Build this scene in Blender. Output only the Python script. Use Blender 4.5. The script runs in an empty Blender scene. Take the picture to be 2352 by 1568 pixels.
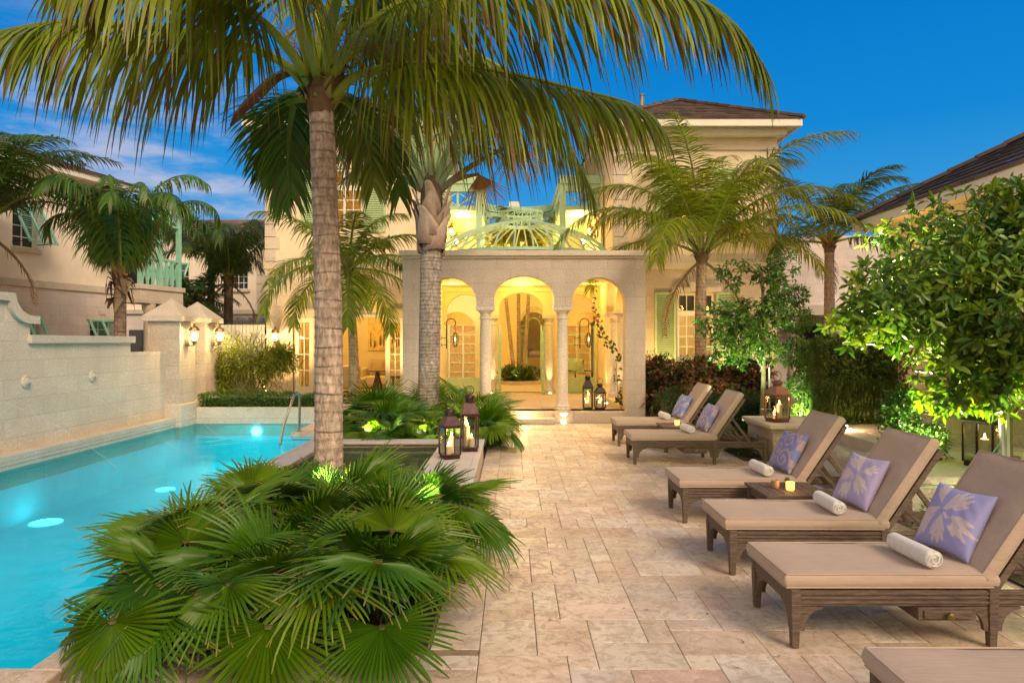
import bpy, math, random
from mathutils import Vector, Matrix, noise
V = Vector
R = math.radians
random.seed(7)
sc = bpy.context.scene
COL = sc.collection

# ------------------------------------------------------------------ camera, sky, sun, exposure
CAM_H = 1.8
cam_d = bpy.data.cameras.new('camera'); cam = bpy.data.objects.new('camera', cam_d); COL.objects.link(cam)
cam.location = (0, 0, CAM_H); cam.rotation_euler = (R(90), 0, 0)
cam_d.sensor_width = 36; cam_d.lens = 24; cam_d.clip_end = 1000; cam_d.clip_start = .05
sc.camera = cam
sc.view_settings.view_transform = 'Standard'; sc.view_settings.look = 'None'
sc.view_settings.exposure = 0.0; sc.view_settings.gamma = 1
cy = sc.cycles
cy.use_denoising = True
try: cy.denoiser = 'OPENIMAGEDENOISE'
except Exception: pass
cy.max_bounces = 7; cy.diffuse_bounces = 3; cy.glossy_bounces = 3; cy.transmission_bounces = 6
cy.transparent_max_bounces = 16; cy.sample_clamp_indirect = 4; cy.sample_clamp_direct = 0
cy.caustics_reflective = False; cy.caustics_refractive = False

SUN_EL, SUN_ROT = R(36), R(145)
w = bpy.data.worlds.new('World'); sc.world = w; w.use_nodes = True
nt = w.node_tree; N = nt.nodes; N.clear(); L = nt.links
def wn(t, **k):
    n = N.new(t)
    for a, b in k.items(): setattr(n, a, b)
    return n
def wmath(op, a, b=None, c=None, clamp=False):
    n = wn('ShaderNodeMath', operation=op, use_clamp=clamp)
    for i, x in enumerate((a, b, c)):
        if x is None: continue
        if hasattr(x, 'links'): L.new(x, n.inputs[i])
        else: n.inputs[i].default_value = x
    return n.outputs[0]
def wmix(f, a, b, bt='MIX'):
    n = wn('ShaderNodeMix', data_type='RGBA', blend_type=bt)
    for i, x in ((0, f), (6, a), (7, b)):
        if hasattr(x, 'links'): L.new(x, n.inputs[i])
        else: n.inputs[i].default_value = x if i == 0 else (*x, 1)
    return n.outputs[2]
tc = wn('ShaderNodeTexCoord'); sx = wn('ShaderNodeSeparateXYZ'); L.new(tc.outputs['Generated'], sx.inputs[0])
ramp = wn('ShaderNodeValToRGB'); e = ramp.color_ramp.elements
e[0].position = 0; e[0].color = (.13, .42, .70, 1); e[1].position = 1; e[1].color = (.0, .07, .32, 1)
for p, c in ((.14, (.05, .33, .68)), (.28, (.006, .23, .63)), (.46, (.0, .17, .56))):
    q = ramp.color_ramp.elements.new(p); q.color = (*c, 1)
L.new(sx.outputs[2], ramp.inputs[0])
sky = wn('ShaderNodeTexSky'); sky.sky_type = 'NISHITA'; sky.sun_disc = False
sky.sun_elevation = SUN_EL; sky.sun_rotation = SUN_ROT
skyc = wmix(1.0, ramp.outputs[0], wmix(1.0, sky.outputs[0], (.0006, .006, .010), 'MULTIPLY'), 'ADD')
# thin clouds low in the sky on the left, sunset glow behind the camera
mp = wn('ShaderNodeMapping'); L.new(tc.outputs['Generated'], mp.inputs[0]); mp.inputs['Scale'].default_value = (2.2, 2.2, 9.0)
mp.inputs['Rotation'].default_value = (0, R(9), 0)
nz = wn('ShaderNodeTexNoise'); nz.inputs['Scale'].default_value = 2.3; nz.inputs['Detail'].default_value = 7; nz.inputs['Roughness'].default_value = .62
L.new(mp.outputs[0], nz.inputs[0])
cl = wn('ShaderNodeMapRange', interpolation_type='SMOOTHSTEP'); L.new(nz.outputs[0], cl.inputs[0]); cl.inputs[1].default_value = .40; cl.inputs[2].default_value = .66
left = wn('ShaderNodeMapRange', interpolation_type='SMOOTHSTEP'); L.new(sx.outputs[0], left.inputs[0]); left.inputs[1].default_value = -.12; left.inputs[2].default_value = -.42
low = wn('ShaderNodeMapRange', interpolation_type='SMOOTHSTEP'); L.new(sx.outputs[2], low.inputs[0]); low.inputs[1].default_value = .44; low.inputs[2].default_value = .20
cf = wmath('MULTIPLY', wmath('MULTIPLY', cl.outputs[0], left.outputs[0]), wmath('MULTIPLY', low.outputs[0], .75))
skyc = wmix(cf, skyc, (.62, .60, .72))
back = wn('ShaderNodeMapRange', interpolation_type='SMOOTHSTEP'); L.new(sx.outputs[1], back.inputs[0]); back.inputs[1].default_value = .25; back.inputs[2].default_value = -.55
skyc = wmix(back.outputs[0], skyc, (1.15, .92, .62))
bg = wn('ShaderNodeBackground'); L.new(skyc, bg.inputs[0]); bg.inputs[1].default_value = 1.0
wo = wn('ShaderNodeOutputWorld'); L.new(bg.outputs[0], wo.inputs[0])

sd = bpy.data.lights.new('sun', 'SUN'); sun = bpy.data.objects.new('sun', sd); COL.objects.link(sun)
sd.energy = 3.1; sd.angle = R(26); sd.color = (1, .78, .57)
sun.rotation_euler = (R(90) - SUN_EL, 0, R(35))      # low afterglow from behind the camera

def P(px, py, Y): return V(((px - 1176) / 1568 * Y, Y, CAM_H + (784 - py) / 1568 * Y))

# ------------------------------------------------------------------ materials
def new_mat(name):
    m = bpy.data.materials.new(name); m.use_nodes = True
    t = m.node_tree; t.nodes.clear()
    out = t.nodes.new('ShaderNodeOutputMaterial'); b = t.nodes.new('ShaderNodeBsdfPrincipled')
    t.links.new(b.outputs[0], out.inputs[0])
    return m, t, b, out
def nd(t, ty, **k):
    n = t.nodes.new(ty)
    for a, b in k.items(): setattr(n, a, b)
    return n
def mixc(t, f, a, b, bt='MIX'):
    n = nd(t, 'ShaderNodeMix', data_type='RGBA', blend_type=bt)
    for i, x in ((0, f), (6, a), (7, b)):
        if hasattr(x, 'links'): t.links.new(x, n.inputs[i])
        else: n.inputs[i].default_value = x if i == 0 else (*x, 1)
    return n.outputs[2]
def mathn(t, op, a, b=None, clamp=False):
    n = nd(t, 'ShaderNodeMath', operation=op, use_clamp=clamp)
    for i, x in enumerate((a, b)):
        if x is None: continue
        if hasattr(x, 'links'): t.links.new(x, n.inputs[i])
        else: n.inputs[i].default_value = x
    return n.outputs[0]
def sc3(c, k): return tuple(max(0, min(1, x * k)) for x in c)
def noise_n(t, scale, detail=4, rough=.55, vec=None, stretch=None):
    if vec is None:
        vec = nd(t, 'ShaderNodeTexCoord').outputs['Object']
    if stretch:
        m = nd(t, 'ShaderNodeMapping'); t.links.new(vec, m.inputs[0]); m.inputs['Scale'].default_value = stretch; vec = m.outputs[0]
    n = nd(t, 'ShaderNodeTexNoise'); n.inputs['Scale'].default_value = scale; n.inputs['Detail'].default_value = detail; n.inputs['Roughness'].default_value = rough
    t.links.new(vec, n.inputs[0]); return n.outputs[0]
def bump(t, b, h, strength=.3, dist=.01):
    n = nd(t, 'ShaderNodeBump'); n.inputs['Strength'].default_value = strength; n.inputs['Distance'].default_value = dist
    t.links.new(h, n.inputs['Height']); t.links.new(n.outputs[0], b.inputs['Normal'])
def rampf(t, f, lo, hi):
    n = nd(t, 'ShaderNodeMapRange', interpolation_type='SMOOTHSTEP'); t.links.new(f, n.inputs[0]); n.inputs[1].default_value = lo; n.inputs[2].default_value = hi
    return n.outputs[0]
def mat(name, c, rough=.6, var=.18, scale=6, bmp=.0, bscale=40, metal=0, stretch=None, spec=None, coat=0):
    m, t, b, o = new_mat(name)
    f = rampf(t, noise_n(t, scale, 5, .6, stretch=stretch), .3, .7)
    t.links.new(mixc(t, f, sc3(c, 1 - var), sc3(c, 1 + var)), b.inputs['Base Color'])
    b.inputs['Roughness'].default_value = rough; b.inputs['Metallic'].default_value = metal
    if spec is not None: b.inputs['Specular IOR Level'].default_value = spec
    if coat: b.inputs['Coat Weight'].default_value = coat
    if bmp: bump(t, b, noise_n(t, bscale, 4, .6, stretch=stretch), bmp, .01)
    return m
def box_uv(t):
    g = nd(t, 'ShaderNodeNewGeometry'); tcx = nd(t, 'ShaderNodeTexCoord')
    s = nd(t, 'ShaderNodeSeparateXYZ'); t.links.new(tcx.outputs['Object'], s.inputs[0])
    n = nd(t, 'ShaderNodeSeparateXYZ'); t.links.new(tcx.outputs['Normal'], n.inputs[0])
    k = mathn(t, 'GREATER_THAN', mathn(t, 'ABSOLUTE', n.outputs[0]), .6)
    u = mathn(t, 'ADD', mathn(t, 'MULTIPLY', s.outputs[1], k), mathn(t, 'MULTIPLY', s.outputs[0], mathn(t, 'SUBTRACT', 1.0, k)))
    c = nd(t, 'ShaderNodeCombineXYZ'); t.links.new(u, c.inputs[0]); t.links.new(s.outputs[2], c.inputs[1])
    return c.outputs[0]
def stone_mat(name, c, bw=.62, bh=.31, joint=.05, pit=.35, pitc=.55, jdark=.82):
    m, t, b, o = new_mat(name)
    uv = box_uv(t)
    br = nd(t, 'ShaderNodeTexBrick'); t.links.new(uv, br.inputs[0]); br.inputs['Scale'].default_value = 1
    br.inputs['Brick Width'].default_value = bw; br.inputs['Row Height'].default_value = bh; br.inputs['Mortar Size'].default_value = .008; br.inputs['Mortar Smooth'].default_value = .4
    br.inputs['Color1'].default_value = (*sc3(c, 1.05), 1); br.inputs['Color2'].default_value = (*sc3(c, .93), 1); br.inputs['Mortar'].default_value = (*sc3(c, jdark), 1)
    n1 = rampf(t, noise_n(t, 28, 5, .65), .42, .62); n2 = rampf(t, noise_n(t, 1.6, 4, .6), .3, .7)
    cc = mixc(t, 1.0, br.outputs[0], mixc(t, n2, (.86, .84, .82), (1, 1, 1)), 'MULTIPLY')
    cc = mixc(t, mathn(t, 'MULTIPLY', mathn(t, 'SUBTRACT', 1.0, n1), pit), cc, sc3(c, pitc))
    t.links.new(cc, b.inputs['Base Color']); b.inputs['Roughness'].default_value = .9; b.inputs['Specular IOR Level'].default_value = .2
    h = mathn(t, 'SUBTRACT', n1, mathn(t, 'MULTIPLY', br.outputs['Fac'], 1.2))
    bump(t, b, h, .55, .012)
    return m
def attr_mat(name, rough=.5, trans=.25, spec=.4, var=.0, vscale=8):
    m, t, b, o = new_mat(name)
    a = nd(t, 'ShaderNodeVertexColor', layer_name='col')
    c = a.outputs[0]
    if var:
        c = mixc(t, 1.0, c, mixc(t, noise_n(t, vscale, 3), (1 - var,) * 3, (1 + var,) * 3), 'MULTIPLY')
    t.links.new(c, b.inputs['Base Color']); b.inputs['Roughness'].default_value = rough; b.inputs['Specular IOR Level'].default_value = spec
    if trans:
        tr = nd(t, 'ShaderNodeBsdfTranslucent'); mx = nd(t, 'ShaderNodeMixShader'); mx.inputs[0].default_value = trans
        t.links.new(mixc(t, 1.0, c, (1.5, 1.5, .6), 'MULTIPLY'), tr.inputs[0])
        t.links.new(b.outputs[0], mx.inputs[1]); t.links.new(tr.outputs[0], mx.inputs[2]); t.links.new(mx.outputs[0], o.inputs[0])
    return m
def emit(name, c, s):
    m, t, b, o = new_mat(name); em = nd(t, 'ShaderNodeEmission'); em.inputs[0].default_value = (*c, 1); em.inputs[1].default_value = s
    t.links.new(em.outputs[0], o.inputs[0]); return m
def glass_mat(name, tint=(.96, .97, .95), gl=.6, ior=1.45):
    m, t, b, o = new_mat(name)
    tr = nd(t, 'ShaderNodeBsdfTransparent'); tr.inputs[0].default_value = (*tint, 1)
    g = nd(t, 'ShaderNodeBsdfGlossy'); g.inputs['Roughness'].default_value = .02
    fr = nd(t, 'ShaderNodeFresnel'); fr.inputs[0].default_value = ior
    mx = nd(t, 'ShaderNodeMixShader'); t.links.new(mathn(t, 'MULTIPLY', fr.outputs[0], gl), mx.inputs[0])
    t.links.new(tr.outputs[0], mx.inputs[1]); t.links.new(g.outputs[0], mx.inputs[2]); t.links.new(mx.outputs[0], o.inputs[0])
    return m
def water_mat(name, tint, bs=.12, scale=1.3, rough=.06):
    m, t, b, o = new_mat(name)
    tr = nd(t, 'ShaderNodeBsdfTransparent'); tr.inputs[0].default_value = (*tint, 1)
    g = nd(t, 'ShaderNodeBsdfGlossy'); g.inputs['Roughness'].default_value = rough
    fr = nd(t, 'ShaderNodeFresnel'); fr.inputs[0].default_value = 1.33
    bp = nd(t, 'ShaderNodeBump'); bp.inputs['Strength'].default_value = bs; bp.inputs['Distance'].default_value = .05
    t.links.new(noise_n(t, scale, 3, .5), bp.inputs['Height'])
    t.links.new(bp.outputs[0], g.inputs['Normal']); t.links.new(bp.outputs[0], fr.inputs['Normal'])
    mx = nd(t, 'ShaderNodeMixShader'); t.links.new(mathn(t, 'MULTIPLY', fr.outputs[0], .55), mx.inputs[0])
    t.links.new(tr.outputs[0], mx.inputs[1]); t.links.new(g.outputs[0], mx.inputs[2]); t.links.new(mx.outputs[0], o.inputs[0])
    return m

M = {}
M['coral'] = stone_mat('coral_stone', (.66, .57, .47), pit=.4)
M['coral_plain'] = stone_mat('coral_trim', (.70, .62, .51), 3.0, 3.0, pit=.25)
M['rough'] = stone_mat('rough_coral', (.62, .54, .46), .62, .31, pit=.42, pitc=.62)
M['wall_coral'] = stone_mat('pool_wall_coral', (.82, .70, .56), .60, .30, pit=.5, pitc=.68)
M['house_coral'] = stone_mat('house_coral', (.80, .71, .68), .55, .28, pit=.3)
M['plaster'] = mat('cream_plaster', (.74, .61, .44), .9, .05, 2, .25, 60)
M['plaster2'] = mat('pale_cream_plaster', (.82, .71, .58), .9, .05, 2, .25, 60)
M['inner'] = mat('warm_interior_plaster', (.78, .64, .36), .9, .05, 3, .25, 50)
M['trim'] = mat('white_trim_paint', (.72, .68, .60), .5, .04, 4)
M['green'] = mat('mint_green_paint', (.36, .56, .38), .45, .06, 5)
M['shutter'] = mat('sage_shutter_paint', (.40, .52, .27), .5, .06, 5)
M['teal'] = mat('aqua_shutter_paint', (.28, .58, .44), .45, .06, 5)
M['roof'] = attr_mat('roof_tile', .8, 0, .3, .25, 12)
M['dark'] = mat('dark_glass_and_shade', (.03, .035, .04), .08, .2, 2, spec=.6)
M['soil'] = mat('dark_soil', (.05, .035, .022), .95, .4, 14, .8, 30)
M['grout'] = mat('sand_ground', (.30, .22, .15), .95, .2, 3, .3, 40)
M['coping'] = stone_mat('travertine_coping', (.60, .50, .40), .9, 3.0, pit=.22)
M['white_stone'] = stone_mat('pale_limestone', (.68, .63, .58), 2.5, 2.5, pit=.12, pitc=.75)
M['pool'] = mat('pool_plaster', (.50, .72, .75), .7, .06, 2)
M['water'] = water_mat('pool_water', (.022, .74, .92), .30, 2.2)
M['spa_water'] = water_mat('spa_water', (.55, .72, .62), .10, 2.5)
def jet_mat():
    m, t, b, o = new_mat('water_jet'); tr = nd(t, 'ShaderNodeBsdfTransparent'); mx = nd(t, 'ShaderNodeMixShader'); mx.inputs[0].default_value = .06
    b.inputs['Base Color'].default_value = (.95, .95, .95, 1); b.inputs['Roughness'].default_value = .3
    t.links.new(tr.outputs[0], mx.inputs[1]); t.links.new(b.outputs[0], mx.inputs[2]); t.links.new(mx.outputs[0], o.inputs[0]); return m
M['jet'] = jet_mat()
M['glass'] = glass_mat('clear_glass')
M['steel'] = mat('brushed_steel', (.55, .52, .48), .25, .08, 8, metal=1)
M['iron'] = mat('dark_iron', (.03, .022, .018), .5, .2, 10, metal=.6)
M['bronze'] = mat('aged_bronze', (.06, .032, .036), .42, .35, 9, .2, 40, metal=.75)
M['copper'] = mat('weathered_copper', (.16, .075, .06), .45, .35, 9, .2, 40, metal=.6)
M['brass'] = mat('aged_brass', (.30, .20, .07), .4, .2, 20, metal=.9)
M['gold'] = mat('sconce_gold_metal', (.28, .17, .07), .4, .2, 20, metal=.6)
M['teak'] = mat('weathered_teak', (.118, .080, .060), .65, .38, 9, .45, 22, stretch=(1.2, 9, 9))
def fabric_mat():
    m, t, b, o = new_mat('taupe_canvas'); f1 = noise_n(t, 60, 4, .6, stretch=(.06, 2.2, 2.2)); f2 = noise_n(t, 200, 2, .6); f3 = noise_n(t, 3.5, 3, .55, stretch=(1, .6, 1)); f4 = noise_n(t, 13, 4, .6, stretch=(1.6, .5, 1))
    c = mixc(t, rampf(t, f1, .38, .62), (.425, .325, .262), (.475, .368, .300)); c = mixc(t, 1.0, c, mixc(t, rampf(t, f3, .3, .7), (.95, .945, .94), (1.03, 1.03, 1.03)), 'MULTIPLY')
    t.links.new(c, b.inputs['Base Color']); b.inputs['Roughness'].default_value = .95; b.inputs['Specular IOR Level'].default_value = .15; b.inputs['Sheen Weight'].default_value = .15
    bump(t, b, mathn(t, 'ADD', mathn(t, 'MULTIPLY', f2, .02), mathn(t, 'ADD', mathn(t, 'MULTIPLY', f3, 1.0), mathn(t, 'MULTIPLY', f4, .22))), .5, .022); return m
M['fabric'] = fabric_mat()
M['towel'] = mat('white_terry', (.86, .84, .83), .95, .06, 30, .9, 240)
M['pillow'] = attr_mat('printed_pillow', .9, 0, .15, .08, 60)
M['wax'] = mat('candle_wax', (.80, .62, .38), .5, .05, 10)
M['leaf'] = attr_mat('palm_leaf', .42, .28, .45)
M['fan'] = attr_mat('fan_leaf', .40, .32, .38)
M['broad'] = attr_mat('broad_leaf', .38, .25, .5)
M['small'] = attr_mat('small_leaf', .45, .25, .4)
def trunk_mat():
    m, t, b, o = new_mat('palm_trunk'); a = nd(t, 'ShaderNodeVertexColor', layer_name='col')
    f1 = rampf(t, noise_n(t, 16, 6, .7, stretch=(1.4, 1.4, .5)), .34, .62); f2 = rampf(t, noise_n(t, 42, 5, .75, stretch=(1, 1, .35)), .56, .68); f3 = rampf(t, noise_n(t, 3, 4, .6), .5, .7)
    c = mixc(t, 1.0, a.outputs[0], mixc(t, f1, (.62, .58, .56), (1.14, 1.12, 1.08)), 'MULTIPLY')
    c = mixc(t, mathn(t, 'MULTIPLY', f2, .55), c, (.055, .04, .032)); c = mixc(t, mathn(t, 'MULTIPLY', f3, .3), c, (.24, .20, .12))
    t.links.new(c, b.inputs['Base Color']); b.inputs['Roughness'].default_value = .92; b.inputs['Specular IOR Level'].default_value = .15
    bump(t, b, mathn(t, 'SUBTRACT', f1, mathn(t, 'MULTIPLY', f2, .9)), .7, .012); return m
M['trunk'] = trunk_mat()
M['bark'] = mat('grey_green_bark', (.20, .17, .09), .9, .3, 14, .6, 40)
M['boot'] = attr_mat('palm_boot', .8, 0, .25, .35, 16)
M['flame'] = emit('candle_flame', (1, .55, .14), 45)
M['glow'] = emit('lamp_glow', (1, .78, .45), 16)
M['spot'] = emit('ground_light_glow', (1, .85, .55), 22)
M['wet_glow'] = emit('pool_disc_glow', (1, 1, 1), 8)
M['warmlamp'] = emit('room_lamp', (1, .8, .5), 8)
M['stake'] = mat('white_stake', (.75, .76, .74), .5, .05, 5)
M['sofa'] = mat('cream_sofa', (.62, .52, .36), .95, .06, 20, .3, 90)
M['wood'] = mat('dark_wood', (.13, .08, .045), .5, .3, 8, stretch=(1, 8, 1))
M['steelgrill'] = mat('grill_steel', (.28, .24, .20), .35, .1, 6, metal=.7)
M['pink'] = mat('bougainvillea_pink', (.65, .06, .16), .7, .2, 20)
def linen():
    m, t, b, o = new_mat('curtain_linen'); b.inputs['Base Color'].default_value = (.66, .55, .34, 1); b.inputs['Roughness'].default_value = .9
    tr = nd(t, 'ShaderNodeBsdfTranslucent'); tr.inputs[0].default_value = (.80, .66, .38, 1); mx = nd(t, 'ShaderNodeMixShader'); mx.inputs[0].default_value = .6
    t.links.new(b.outputs[0], mx.inputs[1]); t.links.new(tr.outputs[0], mx.inputs[2]); t.links.new(mx.outputs[0], o.inputs[0]); return m
M['curtain'] = linen()
M['pot'] = mat('clay_pot', (.22, .12, .07), .8, .2, 20)
M['votive'] = emit('votive_glow', (1, .42, .07), 5)
M['frost'] = mat('votive_cup', (.45, .28, .18), .3, .2, 40)

# travertine tiles: colour per tile from the mesh, stains and pits from noise
def travertine():
    m, t, b, o = new_mat('travertine_paver')
    a = nd(t, 'ShaderNodeVertexColor', layer_name='col'); tcx = nd(t, 'ShaderNodeTexCoord')
    sh = nd(t, 'ShaderNodeVectorMath', operation='SCALE'); t.links.new(a.outputs[0], sh.inputs[0]); sh.inputs['Scale'].default_value = 211
    ad = nd(t, 'ShaderNodeVectorMath', operation='ADD'); t.links.new(tcx.outputs['Object'], ad.inputs[0]); t.links.new(sh.outputs[0], ad.inputs[1]); vec = ad.outputs[0]
    def nz(scale, det, rg, dist=0, st=None):
        v_ = vec
        if st: mq = nd(t, 'ShaderNodeMapping'); t.links.new(vec, mq.inputs[0]); mq.inputs['Scale'].default_value = st; v_ = mq.outputs[0]
        n = nd(t, 'ShaderNodeTexNoise'); n.inputs['Scale'].default_value = scale; n.inputs['Detail'].default_value = det; n.inputs['Roughness'].default_value = rg; n.inputs['Distortion'].default_value = dist
        t.links.new(v_, n.inputs[0]); return n.outputs[0]
    n1 = rampf(t, nz(2.6, 5, .6, .6), .34, .66); n2 = rampf(t, nz(9, 7, .72, 1.6), .46, .60); n3 = rampf(t, nz(34, 4, .65), .66, .72); n4 = rampf(t, nz(4.5, 6, .7, .8), .56, .70); n5 = rampf(t, nz(17, 6, .75, 1.2), .52, .62); n6 = rampf(t, nz(8, 5, .7), .70, .76)
    c = mixc(t, 1.0, a.outputs[0], mixc(t, n1, (.84, .80, .78), (1.08, 1.08, 1.08)), 'MULTIPLY')
    c = mixc(t, mathn(t, 'MULTIPLY', n2, .55), c, (.40, .28, .19)); c = mixc(t, mathn(t, 'MULTIPLY', n4, .28), c, (.52, .30, .18)); c = mixc(t, mathn(t, 'MULTIPLY', n5, .42), c, (.76, .67, .57))
    c = mixc(t, mathn(t, 'MULTIPLY', n3, .55), c, (.16, .095, .06)); c = mixc(t, mathn(t, 'MULTIPLY', n6, .6), c, (.20, .14, .10))
    t.links.new(c, b.inputs['Base Color']); b.inputs['Specular IOR Level'].default_value = .35
    rr = nd(t, 'ShaderNodeMapRange'); t.links.new(n2, rr.inputs[0]); rr.inputs[3].default_value = .40; rr.inputs[4].default_value = .62; t.links.new(rr.outputs[0], b.inputs['Roughness'])
    bump(t, b, mathn(t, 'ADD', mathn(t, 'MULTIPLY', n3, -1.0), mathn(t, 'MULTIPLY', n2, -.35)), .45, .006)
    return m
M['tile'] = travertine()

# ------------------------------------------------------------------ mesh helpers
class MB:
    def __init__(s): s.v = []; s.f = []; s.c = []; s.col = (1, 1, 1); s.usecol = False
    def color(s, c): s.col = c; s.usecol = True
    def add(s, vs, fs, cs=None):
        o = len(s.v); s.v += [tuple(v) for v in vs]; s.f += [tuple(i + o for i in f) for f in fs]
        s.c += cs if cs else [s.col] * len(vs)
    def box(s, x0, x1, y0, y1, z0, z1):
        s.add([(x0, y0, z0), (x1, y0, z0), (x1, y1, z0), (x0, y1, z0), (x0, y0, z1), (x1, y0, z1), (x1, y1, z1), (x0, y1, z1)],
              [(0, 3, 2, 1), (4, 5, 6, 7), (0, 1, 5, 4), (1, 2, 6, 5), (2, 3, 7, 6), (3, 0, 4, 7)])
    def bar(s, a, b, w, h=None, up=V((0, 0, 1))):
        a, b = V(a), V(b); h = h or w; d = (b - a).normalized()
        if abs(d.dot(up)) > .98: up = V((0, 1, 0)) if abs(d.y) < .9 else V((1, 0, 0))
        sd = d.cross(up).normalized() * w / 2; u = sd.cross(d).normalized() * h / 2
        s.add([p + q for p in (a, b) for q in (-sd - u, sd - u, sd + u, -sd + u)],
              [(0, 3, 2, 1), (4, 5, 6, 7), (0, 1, 5, 4), (1, 2, 6, 5), (2, 3, 7, 6), (3, 0, 4, 7)])
    def taper(s, a, b, wa, wb):
        a, b = V(a), V(b)
        vs = [V((p.x + i * q / 2, p.y + j * q / 2, p.z)) for p, q in ((a, wa), (b, wb)) for i, j in ((-1, -1), (1, -1), (1, 1), (-1, 1))]
        s.add(vs, [(0, 3, 2, 1), (4, 5, 6, 7), (0, 1, 5, 4), (1, 2, 6, 5), (2, 3, 7, 6), (3, 0, 4, 7)])
    def tube(s, pts, rs, n=8, cap=True, cols=None):
        pts = [V(p) for p in pts]
        if not hasattr(rs, '__len__'): rs = [rs] * len(pts)
        vs = []; cs = []
        ref = None
        for i, p in enumerate(pts):
            d = (pts[min(i + 1, len(pts) - 1)] - pts[max(i - 1, 0)]).normalized()
            if ref is None: ref = V((1, 0, 0)) if abs(d.x) < .8 else V((0, 1, 0))
            a = (ref - d * ref.dot(d)).normalized(); ref = a; b = d.cross(a)
            for k in range(n):
                t = 2 * math.pi * k / n; vs.append(p + (a * math.cos(t) + b * math.sin(t)) * rs[i])
                cs.append(cols[i] if cols else s.col)
        fs = [(i * n + k, i * n + (k + 1) % n, (i + 1) * n + (k + 1) % n, (i + 1) * n + k) for i in range(len(pts) - 1) for k in range(n)]
        if cap: fs += [tuple(range(n - 1, -1, -1)), tuple(range((len(pts) - 1) * n, len(pts) * n))]
        s.add(vs, fs, cs)
    def lathe(s, prof, c=(0, 0, 0), n=20, rot=0, cap=True):
        c = V(c); m = len(prof)
        vs = [(c.x + r * math.cos(2 * math.pi * k / n + rot), c.y + r * math.sin(2 * math.pi * k / n + rot), c.z + z) for r, z in prof for k in range(n)]
        fs = [(i * n + k, i * n + (k + 1) % n, (i + 1) * n + (k + 1) % n, (i + 1) * n + k) for i in range(m - 1) for k in range(n)]
        if cap: fs += [tuple(range(n - 1, -1, -1)), tuple(range((m - 1) * n, m * n))]
        s.add(vs, fs)
    def prism(s, poly, fn, d0, d1):
        n = len(poly); s.add([fn(a, b, d0) for a, b in poly] + [fn(a, b, d1) for a, b in poly],
            [tuple(range(n - 1, -1, -1)), tuple(range(n, 2 * n))] + [(i, (i + 1) % n, n + (i + 1) % n, n + i) for i in range(n)])
    def build(s, name, m, parent=None, smooth=False, bevel=0, seg=2, angle=35, o=None, fix=False):
        me = bpy.data.meshes.new(name)
        vs = s.v
        if o is not None: vs = [(x - o[0], y - o[1], z - o[2]) for x, y, z in vs]
        me.from_pydata(vs, [], s.f); me.validate()
        if s.usecol:
            at = me.color_attributes.new('col', 'FLOAT_COLOR', 'POINT')
            at.data.foreach_set('color', [x for c in s.c for x in (*c, 1)])
        me.materials.append(m)
        if smooth:
            me.polygons.foreach_set('use_smooth', [True] * len(me.polygons))
            if smooth != 'all': me.set_sharp_from_angle(angle=R(angle))
        me.update()
        ob = bpy.data.objects.new(name, me); COL.objects.link(ob)
        if parent: ob.parent = parent
        elif o is not None: ob.location = o
        if bevel:
            md = ob.modifiers.new('edge', 'BEVEL'); md.width = bevel; md.segments = seg; md.limit_method = 'ANGLE'; md.angle_limit = R(40)
        return ob
def thing(name, label, cat, loc=(0, 0, 0), rz=0, group=None):
    o = bpy.data.objects.new(name, None); COL.objects.link(o); o.location = loc; o.rotation_euler = (0, 0, rz)
    o.empty_display_size = .1; o['label'] = label; o['category'] = cat
    if group: o['group'] = group
    return o
def put(o, loc): o.location = loc; return o
def tag(o, label, cat, group=None):
    o['label'] = label; o['category'] = cat
    if group: o['group'] = group
    return o
def struct(o, kind='structure'): o['kind'] = kind; return o
def dup(root, loc, rz, label, group=None):
    r = root.copy(); COL.objects.link(r); r.location = loc; r.rotation_euler = (0, 0, rz); r['label'] = label
    if group: r['group'] = group
    def rec(a, b):
        for ch in a.children:
            c = ch.copy(); COL.objects.link(c); c.parent = b; rec(ch, c)
    rec(root, r); return r
def lamp(name, kind, loc, power, color, size=.05, rot=None, spot=None, blend=.6, parent=None, target=None):
    d = bpy.data.lights.new(name, kind); o = bpy.data.objects.new(name, d); COL.objects.link(o); o.location = loc
    d.energy = power * (1.9 if color == GOLD else 1.9 if color == WARM else 1.6 if kind == 'SPOT' else 1); d.color = color
    if kind == 'AREA': d.shape = 'DISK'; d.size = size
    else: d.shadow_soft_size = size
    if kind == 'SPOT': d.spot_size = R(spot); d.spot_blend = blend
    if target is not None: o.rotation_euler = (V(target) - V(loc)).to_track_quat('-Z', 'Y').to_euler()
    if parent: o.parent = parent
    return o
WARM = (1, .66, .27); GOLD = (1, .56, .10); GREENW = (.98, 1, .46)

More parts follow.
